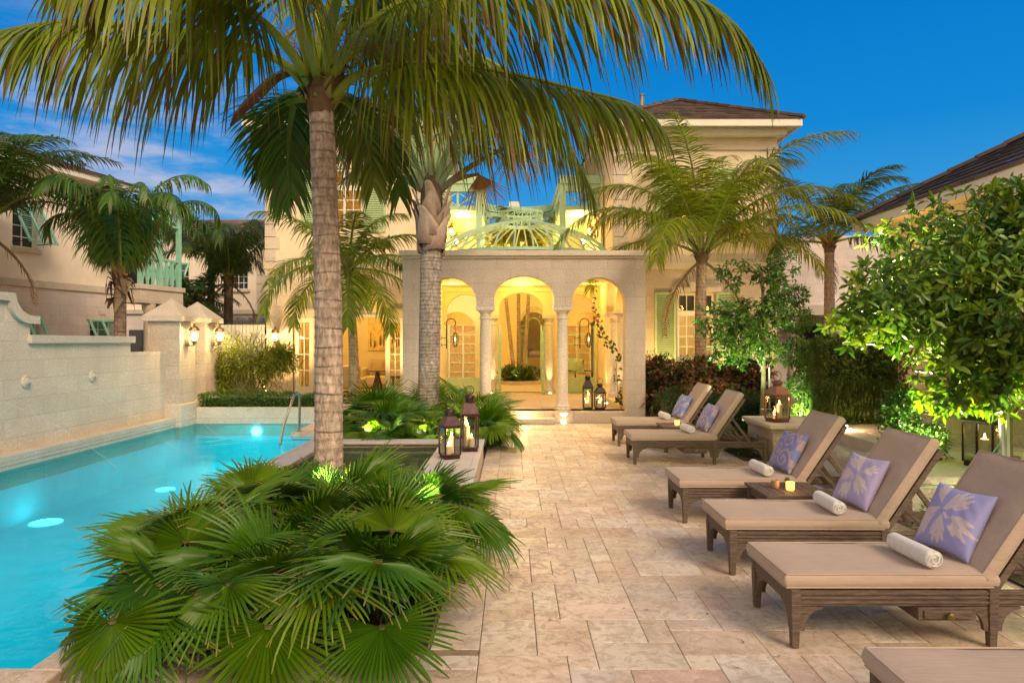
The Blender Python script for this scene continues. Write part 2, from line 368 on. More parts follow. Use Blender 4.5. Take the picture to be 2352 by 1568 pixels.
def arched(mb, x0, x1, z0, z1, y0, y1, ops, fn=lambda u, w, z: (u, w, z), n=18):
    """a wall of thickness y0..y1 pierced by openings (xa, xb, zbottom, zspring, rise)"""
    segs = []; x = x0
    for op in sorted(ops):
        if op[0] > x + 1e-6: segs.append((x, op[0], None))
        segs.append((op[0], op[1], op)); x = op[1]
    if x < x1 - 1e-6: segs.append((x, x1, None))
    def top(op, u):
        if op is None: return z0
        c = (op[0] + op[1]) / 2; h = (op[1] - op[0]) / 2; q = max(0, 1 - ((u - c) / h) ** 2)
        return op[3] + op[4] * math.sqrt(q)
    quad = lambda a, b, c, d: mb.add([fn(*a), fn(*b), fn(*c), fn(*d)], [(0, 1, 2, 3)])
    prev = None
    for xa, xb, op in segs:
        k = n if op and op[4] > 0 else 1
        us = [xa + (xb - xa) * (.5 - .5 * math.cos(math.pi * i / k)) for i in range(k + 1)]
        for a, b in zip(us, us[1:]):
            ta, tb = top(op, a), top(op, b)
            quad((a, y0, ta), (b, y0, tb), (b, y0, z1), (a, y0, z1)); quad((b, y1, tb), (a, y1, ta), (a, y1, z1), (b, y1, z1))
            if op: quad((a, y0, ta), (a, y1, ta), (b, y1, tb), (b, y0, tb))
            quad((a, y0, z1), (b, y0, z1), (b, y1, z1), (a, y1, z1))
        if op and op[2] > z0 + 1e-6:
            quad((xa, y0, z0), (xb, y0, z0), (xb, y0, op[2]), (xa, y0, op[2])); quad((xb, y1, z0), (xa, y1, z0), (xa, y1, op[2]), (xb, y1, op[2]))
            quad((xa, y0, op[2]), (xb, y0, op[2]), (xb, y1, op[2]), (xa, y1, op[2]))
        if op:
            for u, s in ((xa, 1), (xb, -1)):
                zb = op[2]; zt = top(op, u)
                nb = [q for q in segs if (abs(q[1] - u) < 1e-6 if s > 0 else abs(q[0] - u) < 1e-6)]
                if nb and nb[0][2] is not None:
                    zo = top(nb[0][2], u); lo, hi = min(zt, zo), max(zt, zo)
                    if zt < zo or hi - lo < 1e-5: continue
                    zb = lo
                if zt - zb > 1e-5: quad((u, y0, zb), (u, y1, zb), (u, y1, zt), (u, y0, zt))
    for u in (x0, x1): quad((u, y0, z0), (u, y1, z0), (u, y1, z1), (u, y0, z1))
def jit(c, a=.15):
    k = 1 + random.uniform(-a, a); return (c[0] * k * (1 + random.uniform(-a, a) * .5), c[1] * k, c[2] * k * (1 + random.uniform(-a, a) * .5))
def lerp(a, b, t): return tuple(x + (y - x) * t for x, y in zip(a, b))
def catmull(pts, n):
    p = [V(x) for x in pts]; p = [p[0] * 2 - p[1]] + p + [p[-1] * 2 - p[-2]]; out = []
    m = len(pts) - 1
    for i in range(n + 1):
        t = i / n * m; k = min(int(t), m - 1); f = t - k; a, b, c, d = p[k:k + 4]
        out.append(.5 * ((2 * b) + (c - a) * f + (2 * a - 5 * b + 4 * c - d) * f * f + (3 * b - a - 3 * c + d) * f ** 3))
    return out

# ------------------------------------------------------------------ ground, pool, paving
XC = [-300, -7.55, -4.35, -3.07, -2.9, -2.63, 300]; YC = [-60, 3.74, 7.2, 10.5, 13.5, 16.0, 500]
def is_pool(i, j):
    x, y = (XC[i] + XC[i + 1]) / 2, (YC[j] + YC[j + 1]) / 2
    if not (-7.55 < x < -2.63 and 3.74 < y < 16): return False
    if y < 7.2: return True
    if y < 10.5: return x < -3.07
    if y < 13.5: return x < -2.9
    return x < -4.35
PF = -1.0
g = MB(); pb = MB(); wt = MB()
for i in range(6):
    for j in range(6):
        q = (XC[i], XC[i + 1], YC[j], YC[j + 1])
        rect = lambda z: [(q[0], q[2], z), (q[1], q[2], z), (q[1], q[3], z), (q[0], q[3], z)]
        if is_pool(i, j):
            pb.add(rect(PF), [(0, 1, 2, 3)]); wt.add(rect(-.12), [(0, 1, 2, 3)])
            for di, dj, a, b in ((-1, 0, 0, 3), (1, 0, 1, 2), (0, -1, 0, 1), (0, 1, 3, 2)):
                if not is_pool(i + di, j + dj):
                    r0 = rect(PF); r1 = rect(-.012); pb.add([r0[a], r0[b], r1[b], r1[a]], [(0, 1, 2, 3)])
        else: g.add(rect(-.012), [(0, 1, 2, 3)])
struct(g.build('ground', M['grout'])); struct(pb.build('pool_basin', M['pool'])); struct(wt.build('pool_water', M['water']))

BEDS = [(-2.3, -.5, 4.0, 7.26), (-2.9, -.42, 10.5, 14.3)]
def blocked(x, y):
    if -3.1 < x < -.42 and 7.2 < y < 10.5: return True
    return any(a < x < b and c < y < d for a, b, c, d in BEDS)
tl = MB(); tl.usecol = True
TCOL = [(.70, .59, .48), (.66, .54, .43), (.74, .65, .55), (.62, .50, .39), (.68, .60, .52), (.71, .60, .48), (.62, .47, .37)]
def tile(x0, x1, y0, y1):
    c = jit(random.choice(TCOL), .07); g_ = .0022; z = random.uniform(-.0008, .0008)
    tl.col = c
    x0 += g_; x1 -= g_; y0 += g_; y1 -= g_; e_ = .004
    tl.add([(x0, y0, -.008), (x1, y0, -.008), (x1, y1, -.008), (x0, y1, -.008), (x0, y0, z - .002), (x1, y0, z - .002), (x1, y1, z - .002), (x0, y1, z - .002),
            (x0 + e_, y0 + e_, z), (x1 - e_, y0 + e_, z), (x1 - e_, y1 - e_, z), (x0 + e_, y1 - e_, z)],
           [(8, 9, 10, 11), (4, 5, 9, 8), (5, 6, 10, 9), (6, 7, 11, 10), (7, 4, 8, 11), (0, 1, 5, 4), (1, 2, 6, 5), (2, 3, 7, 6), (3, 0, 4, 7)])
U = .168
rt = random.Random(11)
def field(X0, X1, Y0, Y1):
    nx = int((X1 - X0) / U + .5); ny = int((Y1 - Y0) / U + .5); occ = set()
    for j in range(ny):
        for i in range(nx):
            if (i, j) in occ: continue
            opts = [(2, 2), (3, 2), (2, 1), (3, 2), (2, 2), (2, 1), (1, 1), (3, 2), (1, 2)]; rt.shuffle(opts)
            for a, b in opts + [(1, 1)]:
                cells = [(i + p, j + q) for p in range(a) for q in range(b)]
                if all(c not in occ and c[0] < nx and c[1] < ny for c in cells):
                    occ.update(cells)
                    x, y = X0 + i * U, Y0 + j * U
                    if not blocked(x + a * U / 2, y + b * U / 2): tile(x, x + a * U, y, y + b * U)
                    break
field(-.19, -.19 + U * 24, .9, .9 + U * 85)
y = 4.0
while y < 14.9:
    if not (blocked(-.32, y + .3) and y > 10.4): tile(-.48 if y < 7.2 else -.42, -.19, y, y + .61)
    y += .61
field(-.19 - U * 13, -.19, .9, .9 + U * 18)
y = 14.35
while y < 15.2: tile(-.42 - .6, -.19, y, y + .6); tile(-1.64, -1.02, y, y + .6); tile(-2.3, -1.64, y, y + .6); y += .6
struct(tl.build('patio_paving', M['tile']))
cp = MB(); cp.usecol = True
def cope(x0, x1, y0, y1, z0=-.09, z1=.006):
    cp.col = jit((.62, .52, .42), .05); cp.box(x0, x1, y0, y1, z0, z1)
for y in [3.74 + .62 * k for k in range(6)]: cope(-2.65, -2.47, y, min(y + .616, 7.2))
for x in [-2.65 - .62 * k for k in range(9)]: cope(x - .616, x, 3.40, 3.758)
cope(-2.646, -2.47, 3.40, 3.736)
for x in [-4.37 + .6 * k for k in range(3)]: cope(x, x + .596, 13.48, 13.8)
for y in [13.804 + .6 * k for k in range(3)]: cope(-4.37, -4.05, y, min(y + .596, 15.2))
struct(cp.build('pool_coping', M['tile'], bevel=.008))
dk = MB(); dk.usecol = True
for i in range(4):
    for j in range(3):
        dk.col = jit((.60, .47, .34), .08); dk.box(-4.046 + i * .4, -3.65 + i * .4, 13.804 + j * .46, 14.26 + j * .46, -.01, .004)
struct(dk.build('pool_deck', M['tile']))
so = MB()
so.box(-2.28, -.5, 4.0, 7.24, -.05, .015)
struct(so.build('planting_soil', M['soil']))
so = MB(); so.box(-2.88, -.42, 10.52, 14.3, -.05, .012); struct(so.build('planting_soil', M['soil']))
so = MB(); so.box(2.95, 5.3, 11.9, 19.2, -.05, .02); so.box(3.74, 5.0, 2.5, 6.4, -.05, .02); so.box(3.5, 3.86, 10.3, 11.9, -.05, .02); struct(so.build('planting_soil', M['soil']))

# spa basin
sp = thing('spa_pool', 'raised spa basin with pale stone rim and still water beside the ringed palm', 'spa', (-1.75, 8.9, 0))
SO = (-1.75, 8.9, 0)
b = MB(); b.box(-3.078, -2.78, 7.26, 10.508, -.99, .26); b.box(-2.78, -1.04, 10.24, 10.5, -.1, .26); b.box(-1.04, -.44, 7.26, 10.5, -.05, .26); b.box(-2.78, -1.04, 7.26, 7.5, -.05, .26)
b.box(-2.78, -1.04, 7.5, 10.24, -.5, -.42)
b.build('basin_wall', M['coping'], sp, o=SO)
b = MB(); b.box(-3.08, -2.74, 7.24, 10.52, .26, .30); b.box(-2.738, -1.06, 10.18, 10.52, .26, .30); b.box(-1.058, -.42, 7.24, 10.52, .26, .30); b.box(-2.738, -1.06, 7.24, 7.54, .26, .30)
b.build('rim', M['white_stone'], sp, o=SO, bevel=.012)
b = MB(); b.add([(-2.77, 7.51, .215), (-1.045, 7.51, .215), (-1.045, 10.23, .215), (-2.77, 10.23, .215)], [(0, 1, 2, 3)]); b.build('water', M['spa_water'], sp, o=SO)

# pool handrail
hr = MB(); hp = catmull([P(643, 1030, 12.9), P(650, 985, 13.0), P(664, 940, 13.15), P(677, 906, 13.4), P(684, 901, 13.55), P(688, 912, 13.6), P(688, 950, 13.6), P(687.5, 991, 13.6)], 40)
hr.tube(hp, .024, 10); hr.lathe([(.05, 0), (.05, .02), (.03, .03)], (hp[-1].x, hp[-1].y, 0.004), 14)
tag(hr.build('pool_handrail', M['steel'], smooth=True, o=tuple(hp[-1])), 'curved stainless steel handrail dipping into the pool', 'handrail')
for i, (x, y_, z, r) in enumerate(((-7.2, 10.55, PF + .012, .22), (-6.55, 12.9, PF + .012, .17))):  # added glowing discs stand in for pale reflections on the water
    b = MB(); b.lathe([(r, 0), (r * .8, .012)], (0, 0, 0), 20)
    tag(put(b.build('pool_glow_disc', M['wet_glow']), (x, y_, z)), ('round white glowing disc added under water at the left end of the pool', 'small pale glowing disc added under water below the far wall fountain')[i], 'pool light', 'underwater pool lights')
b = MB(); b.lathe([(.12, 0), (.10, .02)], (0, 0, 0), 20); o = put(b.build('pool_glow_disc', emit('pool_lamp_bright', (.9, 1, 1), 34)), (-5.98, 15.98, -.30)); o.rotation_euler = (R(90), 0, 0)
tag(o, 'brightest pool light glowing in the wall under the clipped hedge', 'pool light', 'underwater pool lights')
for x, y_, sz, p in ((-5.1, 5.4, 4.0, 19), (-5.3, 9.2, 4.0, 26), (-5.3, 12.7, 3.6, 31), (-6.0, 15.0, 2.4, 22), (-3.7, 11.6, 1.4, 12)):
    lamp('pool_fill_lamp', 'AREA', (x, y_, -.16), p, (.9, 1, .97), sz)  # unseen wide lamps added under the surface to even out the pool's glow

for x, y_ in ((-5.2, 14.6), (-5.6, 6.4)): lamp('pool_fill_lamp', 'POINT', (x, y_, -.5), 2, (.95, 1, .97), .1)  # two more unseen lamps added to brighten the basin
# pool wall with spouts
fy = lambda X: (lambda u, w_, z: (X - w_, u, z))
pw = thing('pool_wall', 'cream coral stone wall with a scrolled top along the pool', 'wall', (-7.9, 11, 0)); PO = (-7.9, 11, 0)
prof = [(5.0, -.4), (5.0, 2.42), (10.42, 2.42)] + [(10.42 + .56 * math.sin(t), 2.42 - .36 * (1 - math.cos(t))) for t in [math.pi / 2 * k / 10 for k in range(1, 11)]]
prof = [(5.0, -.4), (5.0, 2.42), (10.46, 2.42)]
for k in range(1, 13):
    t = math.pi / 2 * k / 12; prof.append((10.46 + .48 * (1 - math.cos(t)), 2.42 - .34 * math.sin(t)))
prof += [(10.98, 2.07), (10.98, 1.77), (13.87, 1.77), (13.87, -.4)]
b = MB(); b.prism(prof, lambda a, z, d: (d, a, z), -7.75, -8.15); b.build('wall_face', M['wall_coral'], pw, o=PO)
b = MB(); b.box(-8.1, -7.77, 13.86, 15.5, -.4, 1.58); b.build('low_wall', M['wall_coral'], pw, o=PO)
b = MB(); b.box(-8.2, -7.68, 10.92, 13.93, 1.772, 1.905)
top = [(5.0, 2.425), (10.46, 2.425)] + [(10.46 + .48 * (1 - math.cos(t)), 2.425 - .34 * math.sin(t)) for t in [math.pi / 2 * k / 12 for k in range(1, 13)]] + [(11.12, 2.083)]
up = [(11.12, 2.21), (10.98, 2.21)] + [(10.58 + .40 * (1 - math.cos(t)), 2.55 - .34 * math.sin(t)) for t in [math.pi / 2 * k / 12 for k in range(12, 0, -1)]] + [(10.58, 2.55), (5.0, 2.55)]
for i in range(len(top) - 1):
    pass
b.prism(top + up, lambda a, z, d: (d, a, z), -7.68, -8.2)
b.build('coping', M['coral_plain'], pw, o=PO)
b = MB(); b.box(-7.752, -7.53, 3.0, 15.3, -.06, .095); b.box(-7.752, -7.54, 3.0, 15.3, -.4, -.06); b.build('ledge', M['coral_plain'], pw, o=PO, bevel=.01)
for i, (yy, zz) in enumerate(((9.1, 1.16), (10.87, 1.16), (12.59, 1.16))):
    s = thing('water_spout', ('round stone spout beyond the scrolled end of the pool wall', 'larger looking round stone spout below the scroll of the pool wall', 'round stone spout farther along the pool wall')[i], 'spout', (-7.75, yy, zz), 0, 'round stone water spouts')
    m_ = MB(); m_.lathe([(.105, 0), (.105, .02), (.085, .035), (.07, .028), (.05, .05), (.03, .055)], (0, 0, 0), 20); o = m_.build('rosette', M['coral_plain'], s, smooth=True); o.rotation_euler = (0, R(90), 0)
    m_ = MB(); m_.lathe([(.018, .05), (.018, .09)], (0, 0, 0), 10); o = m_.build('nozzle', M['white_stone'], s); o.rotation_euler = (0, R(90), 0)
    pts = []
    for k in range(25):
        t = k / 24; pts.append((-7.66 + 1.75 * t, yy + 1.15 * t, zz - 1.28 * t * t * .8 - 1.28 * .2 * t))
    m_ = MB(); m_.tube(pts, [.006 + .007 * k / 24 for k in range(25)], 6)
    tag(m_.build('water_jet', M['jet'], smooth='all', o=pts[0]), ('thin arc of water falling in the pool beside its near left corner', 'thin arc of water from the spout under the scroll', 'thin arc of water passing in front of the gate pillar')[i], 'water jet', 'arcs of water from the wall spouts')

# gate pillars, sconces, slat gate
def sconce(loc, rz, label, group='lit wall lanterns'):
    s = thing('wall_lantern', label, 'wall lamp', loc, rz, group)
    b = MB(); b.lathe([(.045, -.10), (.05, -.08), (.05, .0), (.03, .03)], (0, 0, -.12), 10); b.tube([(0, .02, -.16), (.06, .0, -.21), (.13, 0, -.2), (.16, 0, -.15)], .012, 6)
    b.lathe([(.012, -.20), (.022, -.185), (.05, -.14), (.055, -.12)], (.16, 0, 0), 8); b.build('bracket', M['gold'], s, smooth=True)
    b = MB(); b.lathe([(.105, .075), (.10, .10), (.075, .145), (.03, .165), (.018, .185), (.025, .20), (.008, .225)], (.16, 0, 0), 8); b.build('cap', M['gold'], s, smooth=True)
    b = MB()
    for k in range(6):
        a = k * math.pi / 3; b.bar((.16 + .055 * math.cos(a), .055 * math.sin(a), -.12), (.16 + .085 * math.cos(a), .085 * math.sin(a), .08), .008)
    b.build('cage', M['gold'], s)
    b = MB(); b.lathe([(.02, -.11), (.05, -.06), (.052, .01), (.02, .06)], (.16, 0, 0), 10); b.build('glowing_bulb', M['glow'], s, smooth='all')
    lamp('wall_lantern_light', 'POINT', (.27, 0, -.02), 30, WARM, .06, parent=s); s.scale = (1.2, 1.2, 1.2)
    return s
for i, y0 in enumerate((15.32, 16.6)):
    t = thing('gate_pillar', ('stone gate pillar standing at the pool edge, pyramid cap', 'stone gate pillar behind the pool edge one, next to slats')[i], 'pillar', (-7.82, y0 + .38, 0), 0, 'pyramid capped gate pillars')
    b = MB(); b.box(-.36, .36, -.37, .37, .39, 2.26); b.build('shaft', M['coral'], t)
    b = MB(); b.box(-.41, .41, -.42, .42, -.4 if i == 0 else 0, .39); b.build('base', M['coral_plain'], t, bevel=.02)
    b = MB(); b.box(-.45, .45, -.46, .46, 2.26, 2.37); b.add([(-.45, -.46, 2.372), (.45, -.46, 2.372), (.45, .46, 2.372), (-.45, .46, 2.372), (0, 0, 2.79)], [(0, 1, 4), (1, 2, 4), (2, 3, 4), (3, 0, 4)])
    b.build('cap', M['coral_plain'], t)
sconce((-7.46, 15.62, 1.95), 0, 'lit wall lantern on the pillar at the pool edge')
sconce((-7.46, 16.98, 1.95), 0, 'lit wall lantern on the pillar next to the slat gate')
sconce((-6.62, 19.28, 1.95), R(-90), 'lit wall lantern beside the glazed house doors')
ft = thing('slat_gate', 'white gate of upright slats between pillar and house', 'gate', (-7.2, 18.4, 0))
b = MB(); x = -7.95 + 7.2
for k in range(13): b.box(x + k * .1, x + k * .1 + .082, -.015, .015, .12, 2.25)
b.build('slats', M['trim'], ft)
b = MB(); b.box(-.78, .56, .016, .06, .4, .5); b.box(-.78, .56, .016, .06, 1.9, 2.0); b.build('rail', M['trim'], ft)

# planter wall with clipped hedge, back terrace, steps
b = MB(); b.box(-7.4, -4.2, 15.985, 16.2, -.4, .26); tag(b.build('planter_wall', M['coral_plain'], bevel=.01), 'low pale stone planter wall at the far end of the pool', 'planter')
b = MB(); b.box(-7.4, 7.5, 16.45, 19.25, -.05, .22); b.box(-7.4, -4.2, 16.2, 16.45, -.05, .2); struct(b.build('garden_terrace', M['coping']))
b = MB()
for k in range(3): b.box(-4.2, -2.5, 15.2 + .42 * k, 16.46, .1 * k - .02 * (k > 0), .1 * (k + 1) - .0)
struct(b.build('garden_steps', M['coping'], bevel=.012))

# ------------------------------------------------------------------ main house (two towers joined by a gallery)
FZ = .25
def roof_tiles(mb, a, b_, c, d, rows, lift=.035, col=(.105, .07, .055)):
    """overlapping tile courses between eave a-b and ridge d-c"""
    a, b_, c, d = map(V, (a, b_, c, d)); nrm = (b_ - a).cross(d - a).normalized()
    if nrm.z < 0: nrm = -nrm
    for i in range(rows):
        t0, t1 = i / rows, (i + 1.12) / rows; t1 = min(t1, 1)
        p0, p1 = a.lerp(d, t0), b_.lerp(c, t0); q0, q1 = a.lerp(d, t1), b_.lerp(c, t1)
        m = max(2, int((p1 - p0).length / .33))
        for k in range(m):
            u0, u1 = k / m, (k + 1) / m; e = lift * (1 + random.uniform(-.25, .25))
            A, B = p0.lerp(p1, u0) + nrm * e, p0.lerp(p1, u1) + nrm * e; Cc, D = q0.lerp(q1, u1) + nrm * .004, q0.lerp(q1, u0) + nrm * .004
            mb.color(jit(col, .30)); mb.add([A, B, Cc, D, A - nrm * (e + .01), B - nrm * (e + .01)], [(0, 1, 2, 3), (4, 5, 1, 0)])
def ridge_caps(mb, p, q, n, col=(.13, .09, .07)):
    p, q = V(p), V(q)
    for k in range(n):
        a, b_ = p.lerp(q, k / n), p.lerp(q, (k + 1.1) / n); mb.color(jit(col, .25)); mb.bar(a + V((0, 0, .06)), b_ + V((0, 0, .035)), .22, .07)

hs = thing('main_house', 'cream two tower house with fanlight doors behind the arched stone pavilion', 'house', (0, 19.3, 0)); HO = (0, 19.3, 0)
# lower left wall with the door opening and fanlight, lower right wall with window
for x0, x1, xs, ops, uop in ((-6.94, -2.3, -6.6, [(-6.2, -5.01, .25, 2.49, 0), (-5.01, -3.61, .25, 2.62, .56), (-3.61, -2.45, .25, 2.49, 0)], [(-5.3, -4.2, 4.9, 6.7, 0)]), (2.9, 7.49, 7.49, [(4.66, 5.74, 1.28, 3.18, 0)], [(4.66, 5.74, 4.9, 6.7, 0)])):
    b = MB(); arched(b, x0, x1, 0, 3.86, 19.3, 19.65, ops); b.box(xs - .34, xs, 19.652, 27, 0, 3.86); b.build('ground_floor_wall', M['coral'], hs, o=HO)
    b = MB(); arched(b, x0, x1, 4.05, 7.75, 19.3, 19.6, uop)
    for q in (x0, x1 - .3): b.box(q, q + .3, 19.602, 26, 4.05, 7.75)
    b.build('upper_wall', M['plaster'], hs, o=HO)
    tr = MB(); a, c = x0 - .06, x1 + .06
    tr.box(a, c, 19.22, 19.7, 3.855, 4.04); tr.build('string_course', M['coral_plain'], hs, o=HO, bevel=.008)
    tr = MB(); tr.box(a, c, 19.24, 19.7, 7.2, 7.3); tr.build('frieze_band', M['coral_plain'], hs, o=HO)
    for xx, s_ in ((a + .02, 1), (c - .02, -1)):
        tr = MB()
        for k in range(9):
            zz = 4.05 + k * .35; wq = .42 if k % 2 else .30; p, q = sorted((xx, xx + s_ * wq)); tr.box(p, q, 19.262, 19.4, zz + .01, zz + .34)
        tr.build('quoins', M['coral_plain'], hs, o=HO, bevel=.008)
for x0, x1 in ((-7.4, -1.85), (2.45, 7.95)):
    ev = MB(); ev.box(x0, x1, 18.7, 26.5, 7.76, 7.80)
    ev.box(x0, x1, 18.68, 18.73, 7.70, 7.90); ev.box(x0, x0 + .05, 18.735, 26.5, 7.70, 7.90); ev.box(x1 - .05, x1, 18.735, 26.5, 7.70, 7.90)
    ev.box(x0 + .3, x1 - .3, 19.0, 19.3, 7.55, 7.755); ev.build('eaves', M['trim'], hs, o=HO)
for x0, x1 in ((-7.45, -1.8), (2.40, 8.0)):
    rf = MB(); y0, y1, z0, zr = 18.65, 26.6, 7.9, 9.35; xm = (x0 + x1) / 2; ya, yb = y0 + 2.8, y1 - 2.8
    roof_tiles(rf, (x0, y0, z0), (x1, y0, z0), (xm, ya, zr), (xm, ya, zr), 11)
    roof_tiles(rf, (x1, y0, z0), (x1, y1, z0), (xm, yb, zr), (xm, ya, zr), 11); roof_tiles(rf, (x0, y1, z0), (x0, y0, z0), (xm, ya, zr), (xm, yb, zr), 11)
    ridge_caps(rf, (x0, y0, z0), (xm, ya, zr), 11); ridge_caps(rf, (x1, y0, z0), (xm, ya, zr), 11); ridge_caps(rf, (xm, ya, zr), (xm, yb, zr), 8); rf.build('tiled_roof', M['roof'], hs, o=HO)
b = MB(); b.lathe([(.07, 0), (.07, .45), (.09, .47), (.09, .5)], (3.9, 20.5, 8.7), 10); b.build('vent_pipe', M['steelgrill'], hs, o=HO)
b = MB(); b.box(-.13, .36, 32, 32.5, 3, 8.35); b.build('chimney', M['trim'], hs, o=HO)
# doors: french leaf sidelights, transom, fanlight
def leaf(x0, x1, z0, z1, cols, rows, y=19.36, name='french_door', fr=.13, bot=.28):
    b = MB(); b.box(x0, x0 + fr, y, y + .05, z0, z1); b.box(x1 - fr, x1, y, y + .05, z0, z1); b.box(x0 + fr, x1 - fr, y, y + .05, z1 - fr, z1); b.box(x0 + fr, x1 - fr, y, y + .05, z0, z0 + bot)
    gx0, gx1, gz0, gz1 = x0 + fr, x1 - fr, z0 + bot, z1 - fr
    for k in range(1, cols): xx = gx0 + (gx1 - gx0) * k / cols; b.box(xx - .012, xx + .012, y + .008, y + .042, gz0, gz1)
    for k in range(1, rows): zz = gz0 + (gz1 - gz0) * k / rows; b.box(gx0, gx1, y + .0085, y + .0415, zz - .012, zz + .012)
    d = b.build(name, M['trim'], hs, o=HO)
    p = MB(); p.box(gx0, gx1, y + .02, y + .028, gz0, gz1); p.build('pane', M['glass'], d, o=HO); return d
d1 = leaf(-6.17, -5.62, FZ, 2.47, 2, 4); d2 = leaf(-5.6, -5.03, FZ, 2.47, 2, 4); leaf(-3.59, -3.04, FZ, 2.47, 2, 4); leaf(-3.02, -2.47, FZ, 2.47, 2, 4)
b = MB(); b.tube([(-6.10, 19.33, 1.25), (-5.98, 19.31, 1.25)], .014, 6); b.lathe([(.02, 0), (.02, .03)], (-6.1, 19.33, 1.40), 10); b.build('handle', M['brass'], d1, o=HO)
b = MB(); b.box(-6.22, -2.43, 19.28, 19.62, 2.495, 2.56); b.build('transom', M['trim'], hs, o=HO)
b = MB(); b.box(-6.35, -5.05, 19.22, 19.3, 2.50, 2.72); b.box(-3.57, -2.3, 19.22, 19.3, 2.50, 2.72)
fn = lambda r, t, y: (-4.31 + r * 1.21 * math.cos(t), y, 2.62 + r * math.sin(t))
def arcband(mb, r0, r1, y0, y1, t0=0, t1=math.pi, n=24, fn=fn):
    for k in range(n):
        a, c = t0 + (t1 - t0) * k / n, t0 + (t1 - t0) * (k + 1) / n
        vs = [fn(r, t, y) for y in (y0, y1) for r, t in ((r0, a), (r1, a), (r1, c), (r0, c))]
        mb.add(vs, [(0, 1, 2, 3), (7, 6, 5, 4), (1, 5, 6, 2), (0, 3, 7, 4), (0, 4, 5, 1), (2, 6, 7, 3)])
arcband(b, .575, .72, 19.23, 19.32); b.build('door_surround', M['coral_plain'], hs, o=HO)
b = MB(); arcband(b, .52, .56, 19.38, 19.44); arcband(b, .24, .265, 19.39, 19.43)
for k in range(1, 7):
    t = math.pi * k / 7; b.bar(fn(.10 if k % 2 else .0, t, 19.41), fn(.53, t, 19.41), .028)
for k in range(6):
    t = math.pi * (k + .5) / 6; arcband(b, .085, .11, 19.392, 19.428, 0, math.pi, 10, lambda r, a, y, t=t: (-4.31 + 1.21 * .42 * math.cos(t) + r * math.cos(a + t - math.pi / 2), y, 2.62 + .42 * math.sin(t) + r * math.sin(a + t - math.pi / 2)))
b.box(-5.0, -3.62, 19.38, 19.44, 2.562, 2.62); b.build('fanlight', M['trim'], hs, o=HO)
# right window with shutters
def win(x0, x1, z0, z1, zt, hs=hs, HO=HO):
    b = MB(); y = 19.36; f = .07
    b.box(x0, x0 + f, y, y + .06, z0, z1); b.box(x1 - f, x1, y, y + .06, z0, z1); b.box(x0 + f, x1 - f, y, y + .06, z1 - f, z1); b.box(x0 + f, x1 - f, y, y + .06, z0, z0 + f); b.box(x0 + f, x1 - f, y, y + .06, zt - .07, zt + .07)
    xm = (x0 + x1) / 2; b.box(xm - .03, xm + .03, y + .002, y + .058, z0 + f, z1 - f)
    for s in (0, 1):
        a, c = (x0 + f, xm - .03) if s == 0 else (xm + .03, x1 - f); m = (a + c) / 2; b.box(m - .011, m + .011, y + .01, y + .05, z0 + f, z1 - f)
        for k in range(1, 4): zz = z0 + f + (zt - .07 - z0 - f) * k / 4; b.box(a, c, y + .011, y + .049, zz - .011, zz + .011)
    w_ = b.build('window', M['trim'], hs, o=HO); p = MB(); p.box(x0 + f, x1 - f, y + .026, y + .032, z0 + f, z1 - f); p.build('pane', M['glass'], w_, o=HO)
    return w_
w1 = win(4.67, 5.73, 1.29, 3.17, 2.60); w2 = win(4.67, 5.73, 4.91, 6.69, 6.15); w3 = win(-5.29, -4.21, 4.91, 6.69, 6.15)
b = MB(); b.box(4.68, 5.72, 19.47, 19.48, 2.62, 3.16); b.build('blind', mat('grey_blind', (.12, .13, .10), .6), w1, o=HO)
def shutter(x0, x1, z0, z1, y=19.25, m='shutter', parent=hs, o=HO):
    b = MB(); f = .06
    b.box(x0, x0 + f, y, y + .045, z0, z1); b.box(x1 - f, x1, y, y + .045, z0, z1); b.box(x0 + f, x1 - f, y, y + .045, z1 - f, z1); b.box(x0 + f, x1 - f, y, y + .045, z0, z0 + f * 1.4); b.box(x0 + f, x1 - f, y + .035, y + .043, z0 + f, z1 - f)
    n = int((z1 - z0 - .15) / .062)
    for k in range(n):
        z = z0 + .1 + k * (z1 - z0 - .16) / n; b.add([(x0 + f, y + .004, z), (x1 - f, y + .004, z), (x1 - f, y + .034, z + .045), (x0 + f, y + .034, z + .045), (x0 + f, y + .008, z - .008), (x1 - f, y + .008, z - .008)], [(0, 1, 2, 3), (4, 5, 1, 0)])
    return b.build('shutter', M[m], parent, o=o)
for x0, z0, z1 in ((4.03, 1.27, 3.18), (5.77, 1.27, 3.18), (4.03, 4.89, 6.7), (5.77, 4.89, 6.7), (-5.94, 4.89, 6.7), (-4.17, 4.89, 6.7)): shutter(x0, x0 + .6, z0, z1)
b = MB(); b.box(4.55, 5.85, 19.2, 19.31, 1.12, 1.26); b.build('window_sill', M['coral_plain'], hs, o=HO, bevel=.006)
b = MB(); b.box(4.5, 5.9, 19.2, 19.3, 3.20, 3.33); b.add([(5.05, 19.18, 3.20), (5.35, 19.18, 3.20), (5.42, 19.18, 3.46), (4.98, 19.18, 3.46), (5.05, 19.31, 3.20), (5.35, 19.31, 3.20), (5.42, 19.31, 3.46), (4.98, 19.31, 3.46)], [(0, 1, 2, 3), (1, 5, 6, 2), (0, 3, 7, 4), (3, 2, 6, 7), (0, 4, 5, 1)])
b.build('window_lintel', M['coral_plain'], hs, o=HO, bevel=.006)
